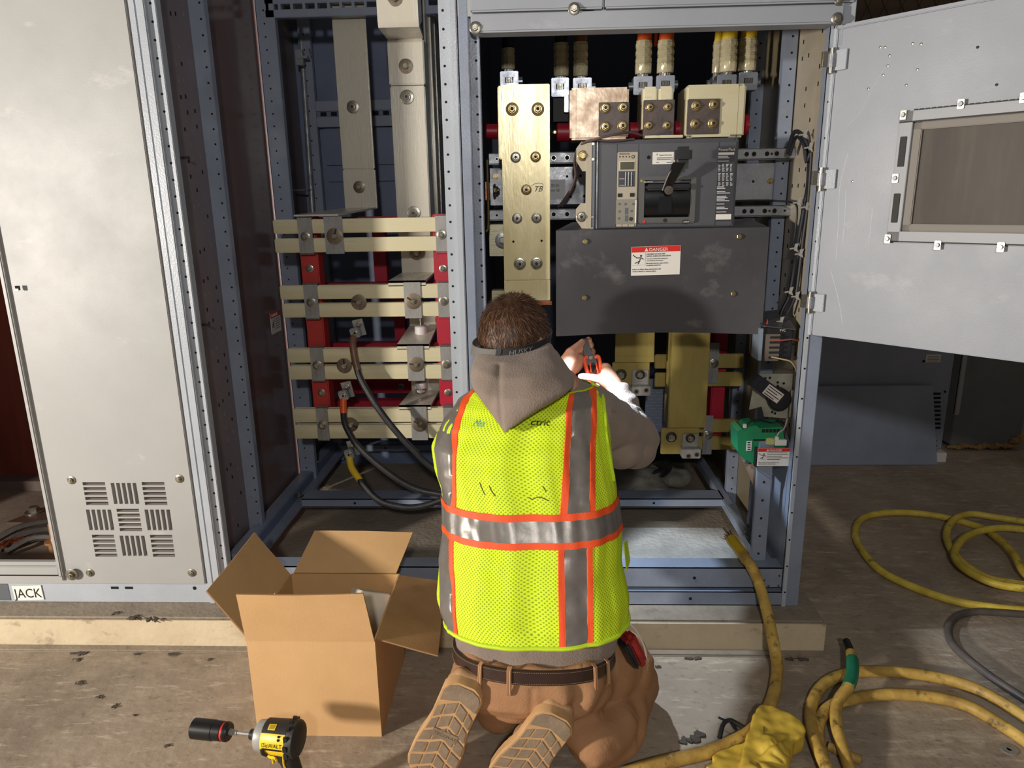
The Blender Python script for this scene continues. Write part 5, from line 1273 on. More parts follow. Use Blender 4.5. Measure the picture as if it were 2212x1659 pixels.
pts = [at(*Z2(x, y), Z=.0125) for x, y in [(1300, 1090), (1180, 1090), (1059, 1085), (960, 1078), (870, 1076), (810, 1092), (778, 1135), (788, 1190), (840, 1245), (900, 1292), (970, 1342), (1059, 1400), (1200, 1490)]]
floor_cable('power_cable', pts, .0115, mat('grey_black_cable', (72, 68, 68), .5, 0, (96, 88, 80), 14), 'single dark grey cable curving over the floor in front of the yellow coil')
t = floor_cable('power_cable', [at(px, py, Z=z) for px, py, z in ((1838, 1410, .06), (1842, 1440, .062), (1836, 1478, .06), (1822, 1497, .055), (1808, 1521, .045), (1806, 1561, .04), (1816, 1602, .036), (1826, 1632, .03), (1840, 1670, .02), (1880, 1740, .016))], .0145, och_c, 'dirty yellow cable with a green taped end pointing up beside the cabinet', 'yellow cables on the floor')
b = MB(); b.tube([at(1841, 1424, Z=.061), at(1842, 1444, Z=.062), at(1839, 1466, Z=.061), at(1832, 1484, Z=.058)], .0165, green_t, 14, 4); tag(b.build('tape_band', t), 'green tape')
b = MB(); b.tube([at(1838, 1412, Z=.06), at(1834, 1398, Z=.06), at(1828, 1384, Z=.062)], .010, black, 10, 4, rf=lambda u: .012 - .002 * u); tag(b.build('cable_end', t), 'black taped tip')
pts = [at(*Z2(x, y), Z=z) for x, y, z in [(1300, 1640, .016), (1180, 1545, .016), (1059, 1468, .016), (960, 1405, .016), (850, 1352, .016), (720, 1318, .016), (600, 1302, .016), (500, 1298, .016), (430, 1302, .016), (345, 1325, .016), (290, 1370, .016), (262, 1440, .018), (268, 1520, .03), (296, 1600, .04), (330, 1680, .04), (380, 1780, .03)]]
floor_cable('power_cable', pts, .0155, och_c, 'outer dirty yellow cable of the front right pair, the one farther back', 'yellow cables on the floor')
pts = [at(*Z2(x, y), Z=z) for x, y, z in [(1300, 1760, .016), (1180, 1650, .016), (1059, 1555, .016), (960, 1490, .016), (860, 1432, .016), (760, 1402, .016), (640, 1386, .016), (520, 1386, .016), (420, 1400, .017), (345, 1424, .018), (300, 1470, .02), (288, 1530, .018), (300, 1600, .016), (335, 1690, .016), (400, 1800, .016)]]
floor_cable('power_cable', pts, .0155, och_c, 'inner dirty yellow cable of the front right pair, the one nearer the picture bottom', 'yellow cables on the floor')
t = floor_cable('power_cable', [at(1790, 1612, Z=.013), at(1825, 1628, Z=.012), at(1860, 1642, Z=.012)], .011, och_c, 'short cut stub of yellow cable under the green taped one', 'yellow cables on the floor')
# the cable that lies over the front sill
pl = [at(1580, 1166, Z=.245), at(1600, 1192, Z=.25), at(1622, 1222, Z=.25), at(1636, 1252, Y=1.985), at(1650, 1295, Y=1.93), at(1663, 1350, Y=1.86), at(1673, 1400, Y=1.78), at(1679, 1445, Z=.03), at(1671, 1500, Z=.018), at(1652, 1545, Z=.017), at(1625, 1578, Z=.017), at(1585, 1602, Z=.017), at(1530, 1624, Z=.017), at(1460, 1641, Z=.017), at(1390, 1659, Z=.017), at(1300, 1690, Z=.017), at(1180, 1740, Z=.017)]
t = floor_cable('power_cable', pl, .0165, och_c, 'thick dirty yellow cable draped over the cabinet front sill with a frayed copper end', 'yellow cables on the floor')
b = MB(); b.tube([pl[0], pl[1], pl[1] * .4 + pl[2] * .6], .0180, yellow_t, 14, 4); tag(b.build('tape_band', t), 'yellow tape')
b = MB(); d_ = (pl[0] - pl[1]).normalized(); rs_ = random.Random(2)
for k in range(40):
    v = V3((rs_.gauss(0, 1), rs_.gauss(0, 1), rs_.gauss(0, 1))); v = (v - d_ * v.dot(d_)).normalized() * rs_.uniform(0, .013); b.tube([pl[0] + v * .9 - d_ * .005, pl[0] + d_ * .02 + v * 1.2, pl[0] + d_ * rs_.uniform(.034, .045) + v * 1.6], .0014, copper, 5, 2)
tag(b.build('bare_strands', t), 'frayed bare copper strands')

# leather work glove
t = thing('work_glove', at(1650, 1620, Z=0), 'yellow leather work glove lying cuff up on the floor near the picture bottom', 'glove')
gl = mat('yellow_leather', (212, 182, 66), .6, 0, (184, 150, 56), 8, .5, .25, 40); b = MB()
g = lambda px, py, z: at(px, py, Z=z)
b.prism([g(x, y, .012) for x, y in ((1642, 1553), (1668, 1558), (1702, 1574), (1728, 1593), (1739, 1612), (1734, 1627), (1712, 1634), (1704, 1662), (1698, 1720), (1596, 1720), (1602, 1660), (1610, 1625), (1620, 1595), (1630, 1568))], (0, 0, .052), gl)
b.ell(g(1668, 1625, .06), (.035, .05, .022), gl); b.ell(g(1655, 1690, .05), (.05, .05, .03), gl)
b.prism([g(x, y, .010) for x, y in ((1612, 1622), (1578, 1626), (1548, 1638), (1534, 1650), (1540, 1662), (1610, 1664))], (0, 0, .026), gl)
b.prism([g(x, y, .010) for x, y in ((1612, 1655), (1560, 1657), (1520, 1672), (1530, 1690), (1612, 1690))], (0, 0, .028), gl)


def gdisp(c_, n_):
    d = .005 * noise.noise(c_ * 18) + .003 * noise.noise(c_ * 44)
    for (ax_, ay_, bx_, by_) in GW:
        p0_ = V3((ax_, ay_, 0)); e_ = V3((bx_ - ax_, by_ - ay_, 0)); q_ = V3((c_.x, c_.y, 0)) - p0_; t_ = max(0, min(1, q_.dot(e_) / e_.length_squared)); r_ = (q_ - e_ * t_).length; d -= .006 * math.exp(-(r_ / .006) ** 2)
    return d


GW = []
for (a_, c_, d_, e_) in ((1700, 1635, 1675, 1615), (1675, 1615, 1690, 1595), (1640, 1630, 1665, 1622), (1690, 1650, 1670, 1640), (1630, 1650, 1650, 1680)):
    p_ = g(a_, c_, .06); q_ = g(d_, e_, .06); GW.append((p_.x, p_.y, q_.x, q_.y))
o = remesh(b, 'leather', .004, gl, t, 14, gdisp)
b = MB(); b.tube([g(1650, 1556, .058), g(1650, 1580, .064), g(1647, 1600, .064), g(1630, 1618, .062), g(1622, 1640, .060), g(1616, 1665, .058)], .0013, mat('glove_seam', (104, 84, 36), .7), 6, 4); b.build('seam', t)
b = MB(); q = [g(1554, 1595, .01), g(1562, 1565, .03), g(1575, 1556, .035), g(1590, 1562, .028), g(1625, 1583, .008)]; b.tube(q, .006, black, 6, 4); b.tube([g(1570, 1558, .035), g(1553, 1550, .03)], .003, black, 5, 0); b.tube([g(1580, 1560, .032), g(1590, 1575, .012)], .005, black, 6, 0)
tag(b.build('cable_tie_scrap'), 'bent black scrap of strap on the lit floor beside the thick cable', 'scrap')
w_ = at(2180, 1620, Z=.0); b = MB(); b.lathe(w_, (0, 0, 1), [(.0, .006), (.0, .019), (.003, .019), (.003, .006), (0, .006)], galv2, 28); tag(b.build('flat_washer'), 'single flat round washer on the floor at the lower right', 'washer')
b = MB(); rs_ = random.Random(11)
for px, py, s in ((288, 1335, 1), (330, 1340, .9), (250, 1325, .6), (180, 1412, .9), (165, 1425, .6), (375, 1412, .8), (300, 1410, .6), (175, 1475, .7), (245, 1525, .6), (215, 1505, .5), (360, 1610, .5), (290, 1545, .3), (1500, 1420, .9), (1480, 1412, .6), (1500, 1592, 1.5), (1480, 1600, 1), (1720, 1398, .9), (1420, 1440, .5), (1690, 1395, .8), (455, 1425, .5), (225, 1345, .5)):
    z0_ = .1 if py < 1345 else 0
    for k in range(4):
        p = at(px + rs_.uniform(-10, 10) * s, py + rs_.uniform(-4, 4) * s, Z=z0_ + .002)
        if z0_ == 0: p.y = min(p.y, 1.862)
        b.ell(p, (.012 * s, .007 * s, .005 * s), mat('dust_fluff', (92, 82, 72), .95, 0, (66, 58, 50), 60, .5, .6, 120), M=Matrix.Rotation(rs_.uniform(0, 3), 4, 'Z'), sub=1)
    q = [at(px + rs_.uniform(-18, 18) * s, py + rs_.uniform(-5, 5) * s, Z=z0_ + .004) for _ in range(4)]
    if z0_ == 0:
        for p in q: p.y = min(p.y, 1.862)
    b.tube(q, .0012, mat('dust_fluff', (92, 82, 72), .95), 5, 3)
tag(b.build('dust_clumps'), 'clumps of grey dust and fluff scattered along the concrete edge', 'dust', kind='stuff')

# ================================================================== behind on the right
t = thing('stored_sheet', (1.4, 3.46, 0), 'large plain blue-grey steel panel leaning low, nearest of the stored panels', 'panel', 'steel panels stored behind the cabinet')
bgm = mat('stored_panel_paint', (152, 160, 178), .5, 0, (136, 144, 160), 3, .5, .1, 120)
b = MB(); b.prism([(.9, 3.46, .002), (2.018, 3.46, .002), (1.965, 3.5, .405), (.9, 3.5, .405)], (0, .02, 0), bgm); b.build('sheet', t)
t = thing('stored_sheet', (1.5, 3.54, 0), 'taller blue-grey panel with a slotted right edge behind the low one', 'panel', 'steel panels stored behind the cabinet')
b = MB(); x1 = at(2050, 850, Y=3.54).x; b.box(.9, x1, 3.54, 3.56, .06, .86, bgm, bev=.002)
for k in range(9): p = at(2012, 850 + k * 9.2, Y=3.54); b.box(p.x, p.x + .045, 3.537, 3.541, p.z - .006, p.z + .004, hole)
for k in range(6): p = at(2018 + k * 1, 930 + k * 11, Y=3.54); b.lathe(p, (0, -1, 0), [(-.001, .007), (.003, .007)], hole, 8)
p = at(2016, 774, Y=3.54); b.box(p.x - .038, p.x + .034, 3.536, 3.541, p.z - .02, p.z + .02, wht)
for k in range(4): b.box(p.x - .03, p.x + .026, 3.535, 3.537, p.z + .010 - k * .008, p.z + .012 - k * .008, mat('grey_print', (120, 116, 112), .6))
for px, py in ((1995, 780), (2000, 855), (2041, 846)): b.lathe(at(px, py, Y=3.54), (0, -1, 0), [(-.001, .006), (.003, .006)], hole, 8)
b.box(x1 - .12, x1 + .01, 3.5, 3.56, .0, .05, wht, bev=.002); b.build('sheet', t)
t = thing('steel_enclosure', (2.4, 3.75, 0), 'tall grey steel enclosure with a rusty broken bottom edge at the far right', 'cabinet')
p0 = at(2052, 960, Y=3.68); p1 = at(2203, 960, Y=3.68); b = MB(); b.box(p0.x, p1.x, 3.68, 4.2, .03, 1.3, mat('enclosure_grey', (122, 124, 128), .5, 0, (106, 108, 112), 3), bev=.003); b.box(p0.x, p0.x + .02, 3.672, 3.69, .2, 1.3, mat('pale_edge', (170, 172, 176), .4)); b.build('body', t)
b = MB(); rs_ = random.Random(4); x = p0.x
while x < p1.x - .02: b.ell((x, 3.675, .018 + rs_.uniform(0, .012)), (.02, .012, .010 + rs_.uniform(0, .012)), mat('rust_crumble', (176, 140, 92), .9, 0, (120, 90, 60), 30), sub=1); x += .022
for k in range(6): b.ell((p0.x + .33 + rs_.uniform(-.04, .04), 3.675, .05 + rs_.uniform(-.01, .03)), (.03, .008, .018), mat('rust_crumble', (176, 140, 92), .9), sub=1)
tag(b.build('rusty_edge', t), 'crumbled rusty edge')
b = MB(); p = at(2193, 860, Y=4.0); b.box(p1.x + .02, 6, 4.3, 4.4, 0, 1.4, mat('dark_grey_block', (92, 92, 90), .6)); tag(b.build('steel_enclosure'), 'darker steel enclosure at the extreme right edge behind the floor cables', 'cabinet')
t = thing('chain_link_fence', (2.5, 4.0, 2.1), 'dark chain-link fence above the open cabinet door', 'fence')
fm = mat('dark_wire_mesh', (48, 44, 40), .5, .5); b = MB(); zb_ = at(1900, 45, Y=4.0).z - .02
for k in range(30):
    x = 1.2 + k * .085
    for s in (1, -1):
        b.tube([(x, 4.0 + .004 * s, zb_), (x + s * .042, 4.0 + .004 * s, zb_ + .085), (x, 4.0 - .004 * s, zb_ + .17), (x + s * .042, 4.0 + .004 * s, zb_ + .255), (x, 4.0 - .004 * s, zb_ + .34), (x + s * .042, 4.0 + .004 * s, zb_ + .425)], .0028, fm, 5, 0)
b.build('mesh', t)
b = MB(); b.cyl((1.1, 4, zb_), (4, 4, zb_), .02, mat('fence_rail', (110, 104, 100), .5, .3), 14); b.build('rail', t)
for x in (1.25, 3.9): b = MB(); b.cyl((x, 4, 0), (x, 4, 2.9), .025, mat('fence_rail', (110, 104, 100), .5, .3), 14); b.build('post', t)

# ================================================================== the worker
person = thing('person', (.02, 1.5, 0), 'person kneeling with back turned, in yellow safety vest, taupe hoodie and brown work trousers', 'person')
skin = mat('skin', (196, 148, 122), .5, 0, (178, 122, 98), 14, .5, .15, 120)
skin.node_tree.nodes['Principled BSDF'].inputs['Subsurface Weight'].default_value = .08
hood_m = mat('taupe_fleece', (142, 126, 114), .95, 0, (128, 112, 100), 10, .5, .5, 260, sheen=.15)
layer(hood_m, (84, 72, 64), 8, .66, .76, .6, seed=4)
shirt_m = hood_m
vest_y = mat('hi_vis_yellow', (214, 240, 30), .75)
vest_o = mat('hi_vis_orange', (240, 84, 30), .6, bump=.2, bscale=300)
vest_s = mat('grey_reflective_tape', (128, 122, 116), .32, .25, (116, 110, 104), 20, .5, .12, 40)
duck = mat('brown_duck_canvas', (168, 124, 86), .85, 0, (150, 108, 74), 6, .5, .3, 200)
layer(duck, (196, 154, 112), 14, .64, .78, .4, seed=3)
leather = mat('dark_brown_leather', (62, 42, 34), .45, 0, (50, 34, 28), 20, .5, .15, 120)
n_ = vest_y.node_tree.nodes; l_ = vest_y.node_tree.links; bs_ = n_['Principled BSDF']
uvn = n_.new('ShaderNodeUVMap'); uvn.uv_map = 'UVMap'
vo = n_.new('ShaderNodeTexVoronoi'); vo.inputs['Scale'].default_value = 165; vo.inputs['Randomness'].default_value = .0
mp_ = n_.new('ShaderNodeMapping'); mp_.inputs['Rotation'].default_value = (0, 0, rad(45)); mp_.inputs['Scale'].default_value = (1, 1, 1)
l_.new(uvn.outputs['UV'], mp_.inputs['Vector']); l_.new(mp_.outputs['Vector'], vo.inputs['Vector'])
rp = n_.new('ShaderNodeValToRGB'); rp.color_ramp.elements[0].position = .22; rp.color_ramp.elements[1].position = .38
rp.color_ramp.elements[0].color = lin((150, 172, 22)) + (1,); rp.color_ramp.elements[1].color = lin((218, 244, 34)) + (1,)
l_.new(vo.outputs['Distance'], rp.inputs['Fac']); l_.new(rp.outputs['Color'], bs_.inputs['Base Color'])
bp_ = n_.new('ShaderNodeBump'); bp_.inputs['Strength'].default_value = .35; bp_.inputs['Distance'].default_value = .002
l_.new(vo.outputs['Distance'], bp_.inputs['Height']); l_.new(bp_.outputs['Normal'], bs_.inputs['Normal'])
layer(vest_y, (120, 124, 40), 24, .70, .76, .6, (1, 1, .5), seed=6)

YS = lambda z: 1.50 + (z - .36) * .45
TAB = [(.24, 995, 1312, .118), (.30, 986, 1326, .122), (.36, 976, 1342, .125), (.42, 956, 1345, .130), (.50, 960, 1331, .130), (.56, 967, 1333, .132), (.65, 963, 1325, .132), (.70, 949, 1317, .130), (.75, 943, 1311, .124), (.80, 964, 1306, .114), (.84, 992, 1300, .100), (.87, 1025, 1284, .084), (.895, 1070, 1256, .064), (.92, 1100, 1226, .052)]
TT = []
for z, pl_, pr_, bb in TAB:
    y = YS(z); py = proj((0, y, z))[1]; xl = at(pl_, py, Y=y).x; xr = at(pr_, py, Y=y).x
    TT.append((z, (xl + xr) / 2, (xr - xl) / 2, y, bb))


def tor(z):
    z = min(max(z, TT[0][0]), TT[-1][0])
    for i in range(len(TT) - 1):
        if z <= TT[i + 1][0]:
            f = (z - TT[i][0]) / (TT[i + 1][0] - TT[i][0]); f = f * f * (3 - 2 * f) * .5 + f * .5
            return [TT[i][k] * (1 - f) + TT[i + 1][k] * f for k in range(1, 5)]


def S(th, z, off=0):
    xc, a_, y, bb = tor(z); c_, s_ = math.cos(th), math.sin(th); e = 2 / 2.35
    sp = .006 * math.exp(-((th + PI / 2) / .12) ** 2) if z > .4 else 0       # spine hollow
    return V3((xc + (a_ + off) * math.copysign(abs(c_) ** e, c_), y + (bb + off - sp) * math.copysign(abs(s_) ** e, s_), z))


def th_for(px, z, off=.01):
    lo, hi = -PI, 0
    for _ in range(40):
        m_ = (lo + hi) / 2
        if proj(S(m_, z, off))[0] < px: lo = m_
        else: hi = m_
    return (lo + hi) / 2


def z_for(py, off=.012):
    lo, hi = .25, .92
    for _ in range(40):
        m_ = (lo + hi) / 2
        if proj(S(-PI / 2, m_, off))[1] > py: lo = m_
        else: hi = m_
    return (lo + hi) / 2


def vfold(th, z):
    p = V3((math.cos(th) * 2.2, math.sin(th) * 2.2, z * 3.5))
    return .010 + .006 * noise.noise(p * 1.6) + .003 * noise.noise(V3((th * 9, z * 3, 1))) + .0035 * math.exp(-((z - .40) / .05) ** 2)


# ---- body: one continuous surface, from head to feet
HC = at(1112, 733, Y=1.80)
HM = Matrix.Translation(HC) @ Matrix.Rotation(rad(-33), 4, 'Z') @ Matrix.Rotation(rad(-14), 4, 'X') @ Matrix.Rotation(rad(3), 4, 'Y')
body = MB(); sk = skin
hv = lambda x, y, z: HM @ V3((x, y, z))
HR = HM.copy(); HR.translation = (0, 0, 0)
he = lambda x, y, z, r: body.ell(hv(x, y, z), r, sk, M=HR)
he(0, -.012, .018, (.078, .097, .092)); he(0, .03, -.03, (.062, .066, .083)); he(0, .042, -.082, (.044, .044, .030)); he(0, .062, .028, (.055, .030, .022))
he(0, .092, -.012, (.010, .014, .026)); he(0, .106, -.030, (.014, .014, .010)); he(0, .088, -.058, (.024, .012, .008)); he(0, .084, -.068, (.020, .012, .007))
for s in (1, -1):
    he(s * .081, -.004, -.012, (.010, .019, .031)); he(s * .036, .068, -.026, (.020, .016, .020))
NB = V3((.045, 1.725, .865))
body.chain([(hv(0, -.02, -.04), .062), (hv(0, -.026, -.09), .058), (NB, .066)], sk)
body.rings([[S(2 * PI * k / 40, z, -.022) for k in range(40)] for z in (.26, .32, .38, .44, .5, .56, .62, .68, .74, .79, .83, .86, .885)], sk)
SR = at(1275, 892, Y=1.74); SL = at(1040, 925, Y=1.76)
ER = at(1374, 946, Y=1.87); WR = at(1336, 848, Y=2.03)
EL = at(1060, 960, Y=1.95); WL = at(1218, 812, Y=2.055)
body.chain([(SR, .058), (ER, .044), (ER * .5 + WR * .5, .040), (WR, .027)], sk)
body.chain([(SL, .058), (EL, .044), (EL * .5 + WL * .5, .040), (WL, .027)], sk)
a3 = lambda px, py, Y: at(px, py, Y=Y)


def fchain(*q): body.chain([(a3(x, y, Y), r) for x, y, Y, r in q], sk, 14)


# right hand, seen from the back: thumb across the handles, fingers closed behind them
fchain((1338, 850, 2.03, .026), (1327, 832, 2.045, .027), (1318, 818, 2.06, .026), (1312, 806, 2.075, .022))
fchain((1332, 838, 2.035, .024), (1312, 828, 2.05, .022), (1300, 818, 2.06, .018))
fchain((1318, 832, 2.04, .018), (1296, 820, 2.035, .0135), (1276, 815, 2.035, .0115), (1258, 813, 2.04, .0105), (1254, 813, 2.042, .0088))
fchain((1322, 812, 2.07, .013), (1312, 792, 2.085, .0115), (1301, 790, 2.110, .0100), (1288, 799, 2.128, .0092), (1276, 803, 2.122, .0082))
fchain((1318, 818, 2.08, .013), (1304, 806, 2.105, .0115), (1288, 812, 2.132, .0100), (1274, 814, 2.128, .0090), (1266, 817, 2.112, .0082))
fchain((1316, 826, 2.07, .013), (1300, 822, 2.100, .0110), (1286, 826, 2.125, .0096), (1274, 828, 2.118, .0088), (1267, 830, 2.102, .0080))
fchain((1316, 834, 2.06, .012), (1300, 834, 2.085, .0100), (1286, 836, 2.105, .0090), (1276, 837, 2.098, .0080), (1271, 838, 2.086, .0074))
# left hand, palm side to the viewer: thumb up the left of the tool, finger tips coming round its right side
fchain((1216, 814, 2.055, .027), (1230, 795, 2.075, .027), (1242, 785, 2.085, .024), (1248, 775, 2.095, .020))
fchain((1222, 800, 2.05, .024), (1229, 778, 2.052, .026), (1234, 764, 2.06, .020), (1244, 752, 2.075, .0135), (1253, 744, 2.09, .0115), (1258, 738, 2.10, .0098))
fchain((1250, 776, 2.105, .014), (1256, 756, 2.130, .0110), (1264, 740, 2.145, .0100), (1272, 733, 2.135, .0092), (1274, 736, 2.120, .0084))
fchain((1252, 782, 2.105, .014), (1262, 766, 2.135, .0110), (1271, 751, 2.148, .0100), (1277, 744, 2.136, .0094), (1277, 748, 2.120, .0086))
fchain((1250, 790, 2.100, .014), (1262, 780, 2.130, .0110), (1273, 768, 2.146, .0100), (1281, 759, 2.134, .0092), (1280, 765, 2.118, .0084))
fchain((1244, 798, 2.090, .013), (1254, 790, 2.112, .0100), (1262, 782, 2.125, .0088), (1266, 776, 2.118, .0080))
# legs
PC = at(1160, 1415, Y=1.50)
HIR = at(1240, 1420, Y=1.53); HIL = at(1075, 1415, Y=1.53)
HL_ = at(1008, 1482, Y=1.335); HR_ = at(1208, 1548, Y=1.305)
KR = V3((.236, 1.64, .084)); AR = HR_ + V3((-.005, .115, -.055)); KL = V3((-.085, 1.70, .080)); AL = HL_ + V3((.005, .105, -.07))
body.ell(PC, (.155, .10, .085), sk)
for h_, k_, a_ in ((HIR, KR, AR), (HIL, KL, AL)):
    body.chain([(h_, .082), (h_ * .5 + k_ * .5, .072), (k_, .052)], sk); body.chain([(k_, .050), (k_ * .6 + a_ * .4, .055), (a_, .038)], sk)
bo_ = remesh(body, 'body', .0036, skin, person, 3, fac=.4)
for s in (1, -1):
    b = MB(); b.ell(hv(s * .033, .079, -.004), (.0125, .0125, .0125), mat('eye_white', (226, 222, 214), .2), sub=2); b.ell(hv(s * .033, .089, -.004), (.006, .004, .006), mat('iris_brown', (70, 46, 30), .2), M=HR, sub=2); b.build('eye', person)
    b = MB(); b.tube([hv(s * .018, .099, .016), hv(s * .034, .098, .021), hv(s * .052, .084, .016)], .004, mat('eyebrow_brown', (72, 50, 36), .9), 6, 4); b.build('eyebrow', person)
b = MB(); b.tube([hv(-.020, .096, -.0625), hv(0, .103, -.062), hv(.020, .096, -.0625)], .0028, mat('lip', (156, 90, 78), .5), 6, 4); b.build('mouth', person)

# ---- hair
hair1 = mat('brown_hair', (92, 62, 44), .5, 0, (70, 46, 32), 60, .5, 0); hair2 = mat('light_brown_hair', (132, 98, 72), .45); hair3 = mat('dark_brown_hair', (54, 36, 26), .5)
b = MB(); rs_ = random.Random(21)
q = bmesh.ops.create_icosphere(b.bm, subdivisions=5, radius=1); k = b.mi(hair1)
rem = []
for v in q['verts']:
    u = v.co.copy(); p = V3((u.x * .0815, -.012 + u.y * .1010, .019 + u.z * .0955))
    if (u.y > .62 and u.z < .55) or u.z < -.62 or (u.y > .05 and u.z < -.05 + max(0, u.y) * .9): rem.append(v)
    p += (p - V3((0, -.012, .018))).normalized() * (.003 * noise.noise(V3(p) * 60)); v.co = HM @ p
bmesh.ops.delete(b.bm, geom=rem, context='VERTS')
crown = V3((0.01, -.055, .09))
b.mi(hair2); b.mi(hair3); cnt = 0
while cnt < 9000:
    u = V3((rs_.gauss(0, 1), rs_.gauss(0, 1), rs_.gauss(0, 1))).normalized()
    if (u.y > .60 and u.z < .58) or u.z < -.66 or (u.y > .03 and u.z < -.02 + max(0, u.y) * .9): continue
    p = V3((u.x * .080, -.012 + u.y * .0995, .019 + u.z * .094)); nrm_ = V3((u.x / .08, u.y / .0995, u.z / .094)).normalized()
    d = p - crown; d = (d - nrm_ * d.dot(nrm_)); d = d.normalized() if d.length > 1e-4 else V3((1, 0, 0))
    sw = nrm_.cross(d); d = (d + sw * .35 + V3((rs_.gauss(0, .16), rs_.gauss(0, .16), rs_.gauss(0, .16)))).normalized()
    L_ = rs_.uniform(.016, .026) * (.8 if u.z < -.2 else 1.1); w_ = d.cross(nrm_).normalized() * rs_.uniform(.0005, .0010)
    lift = rs_.uniform(.12, .36) * (1.2 if u.z > .3 else .8)
    p1 = p + d * L_ * .5 + nrm_ * L_ * lift * .5; p2 = p1 + d * L_ * .5 + nrm_ * L_ * (lift - .35) * .5
    vs_ = [b.bm.verts.new(HM @ x) for x in (p - w_, p + w_, p1 + w_ * .8, p1 - w_ * .8, p2)]
    mi_ = (0, 0, 1, 2)[rs_.randrange(4)] if u.z < .5 or rs_.random() < .5 else 0
    f = b.bm.faces.new(vs_[:4]); f.material_index = mi_; f = b.bm.faces.new((vs_[3], vs_[2], vs_[4])); f.material_index = mi_
    cnt += 1
b.build('hair', person, sharp=180)

# ---- head torch
ht = thing('x', (0, 0, 0), None, None)
bpy.data.objects.remove(ht)
strap_d = mat('black_elastic', (40, 38, 40), .7); strap_g = mat('grey_elastic', (112, 108, 104), .8, bump=.3, bscale=300)


def strap_p(ph, h, o=0): return hv((.0905 + o) * math.cos(ph), -.011 + (.1095 + o) * math.sin(ph), -.006 + .040 * math.sin(ph) + .006 * math.cos(ph) + h)


b = MB(); b.rings([[strap_p(2 * PI * k / 60, h, o) for h, o in ((-.0125, 0), (.0125, 0), (.0125, .0022), (-.0125, .0022))] for k in range(61)], strap_g, cap=False)
b.rings([[strap_p(rad(-70) + rad(100) * k / 20, h, o) for h, o in ((-.0128, .002), (.0128, .002), (.0128, .0030), (-.0128, .0030))] for k in range(21)], strap_d)
b.rings([[strap_p(rad(-66) + rad(96) * k / 20, h, o) for h, o in ((-.0124, .003), (-.0104, .003), (-.0104, .0036), (-.0124, .0036))] for k in range(21)], mat('grey_piping', (170, 168, 164), .6))
hs = b.build('headlamp_strap', person)
b = MB(); b.text('HUSKY', lambda v: strap_p(rad(-52) + v.x / .098, -.0065 + v.y, .0036), .018, mat('grey_lettering', (190, 188, 184), .6), ex=.0002); b.build('lettering', hs)
b = MB(); b.rings([[strap_p(rad(-70) + rad(7) * k / 3, h, o) for h, o in ((-.015, .001), (.015, .001), (.015, .006), (-.015, .006))] for k in range(4)], black); b.build('buckle', hs)
b = MB(); b.box(-.030, .030, .104, .128, .018, .056, black, bev=.005, M=HM); b.build('lamp_housing', hs)
b = MB(); b.lathe(hv(0, .128, .037), HR @ V3((0, 1, -.3)), [(0, .014), (.003, .013), (.003, .001)], mat('lamp_lens_lit', (226, 236, 255), .3, emit=6), 20); b.build('lens', hs)

# ---- hoodie: body, sleeves and hanging hood in one
hd = MB()
hd.rings([[S(2 * PI * k / 48, z, -.004) for k in range(48)] for z in (.292, .32, .36, .42, .48, .54, .6, .66, .71, .75, .79, .82, .85, .875, .895)], hood_m)
hd.chain([(SR + V3((-.01, 0, .0)), .078), (SR * .5 + ER * .5, .070), (ER, .064), (ER * .55 + WR * .45, .050), (WR * .92 + ER * .08, .038)], hood_m)
hd.ell(ER + V3((-.005, -.03, -.03)), (.055, .05, .045), hood_m); hd.ell(at(1345, 975, Y=1.80), (.055, .06, .045), hood_m)
hd.chain([(SL + V3((.01, 0, 0)), .066), (SL * .5 + EL * .5, .068), (EL, .060), (EL * .5 + WL * .5, .050), (WL * .9 + EL * .1, .038)], hood_m)
HRW = [(752, 1052, 1190, 1.755, .070), (772, 1030, 1202, 1.72, .092), (795, 1020, 1218, 1.688, .098), (825, 1016, 1242, 1.655, .092), (845, 1021, 1240, 1.63, .080), (865, 1036, 1212, 1.612, .066), (890, 1052, 1172, 1.595, .052), (912, 1068, 1136, 1.582, .038), (930, 1080, 1106, 1.574, .022), (937, 1086, 1096, 1.572, .012)]
rr = []
for py, pa, pb, Y_, bb in HRW:
    z = at(1130, py, Y=Y_).z; xa = at(pa, py, Y=Y_).x; xb = at(pb, py, Y=Y_).x; row = []
    for k in range(40):
        th_ = 2 * PI * k / 40; row.append(V3(((xa + xb) / 2 + (xb - xa) / 2 * math.cos(th_), Y_ + bb * math.sin(th_), z + .012 * math.cos(th_) ** 2)))
    rr.append(row)
hd.rings(rr, hood_m)
ccn = at(1120, 775, Y=1.76)
hd.tube([ccn + V3((.085 * math.cos(t_), .075 * math.sin(t_), .010 * math.sin(t_) - .006)) for t_ in [2 * PI * k / 12 for k in range(13)]], .024, hood_m, 12, 3)
seam0 = at(1078, 820, Y=1.6); seam1 = at(1087, 936, Y=1.6)


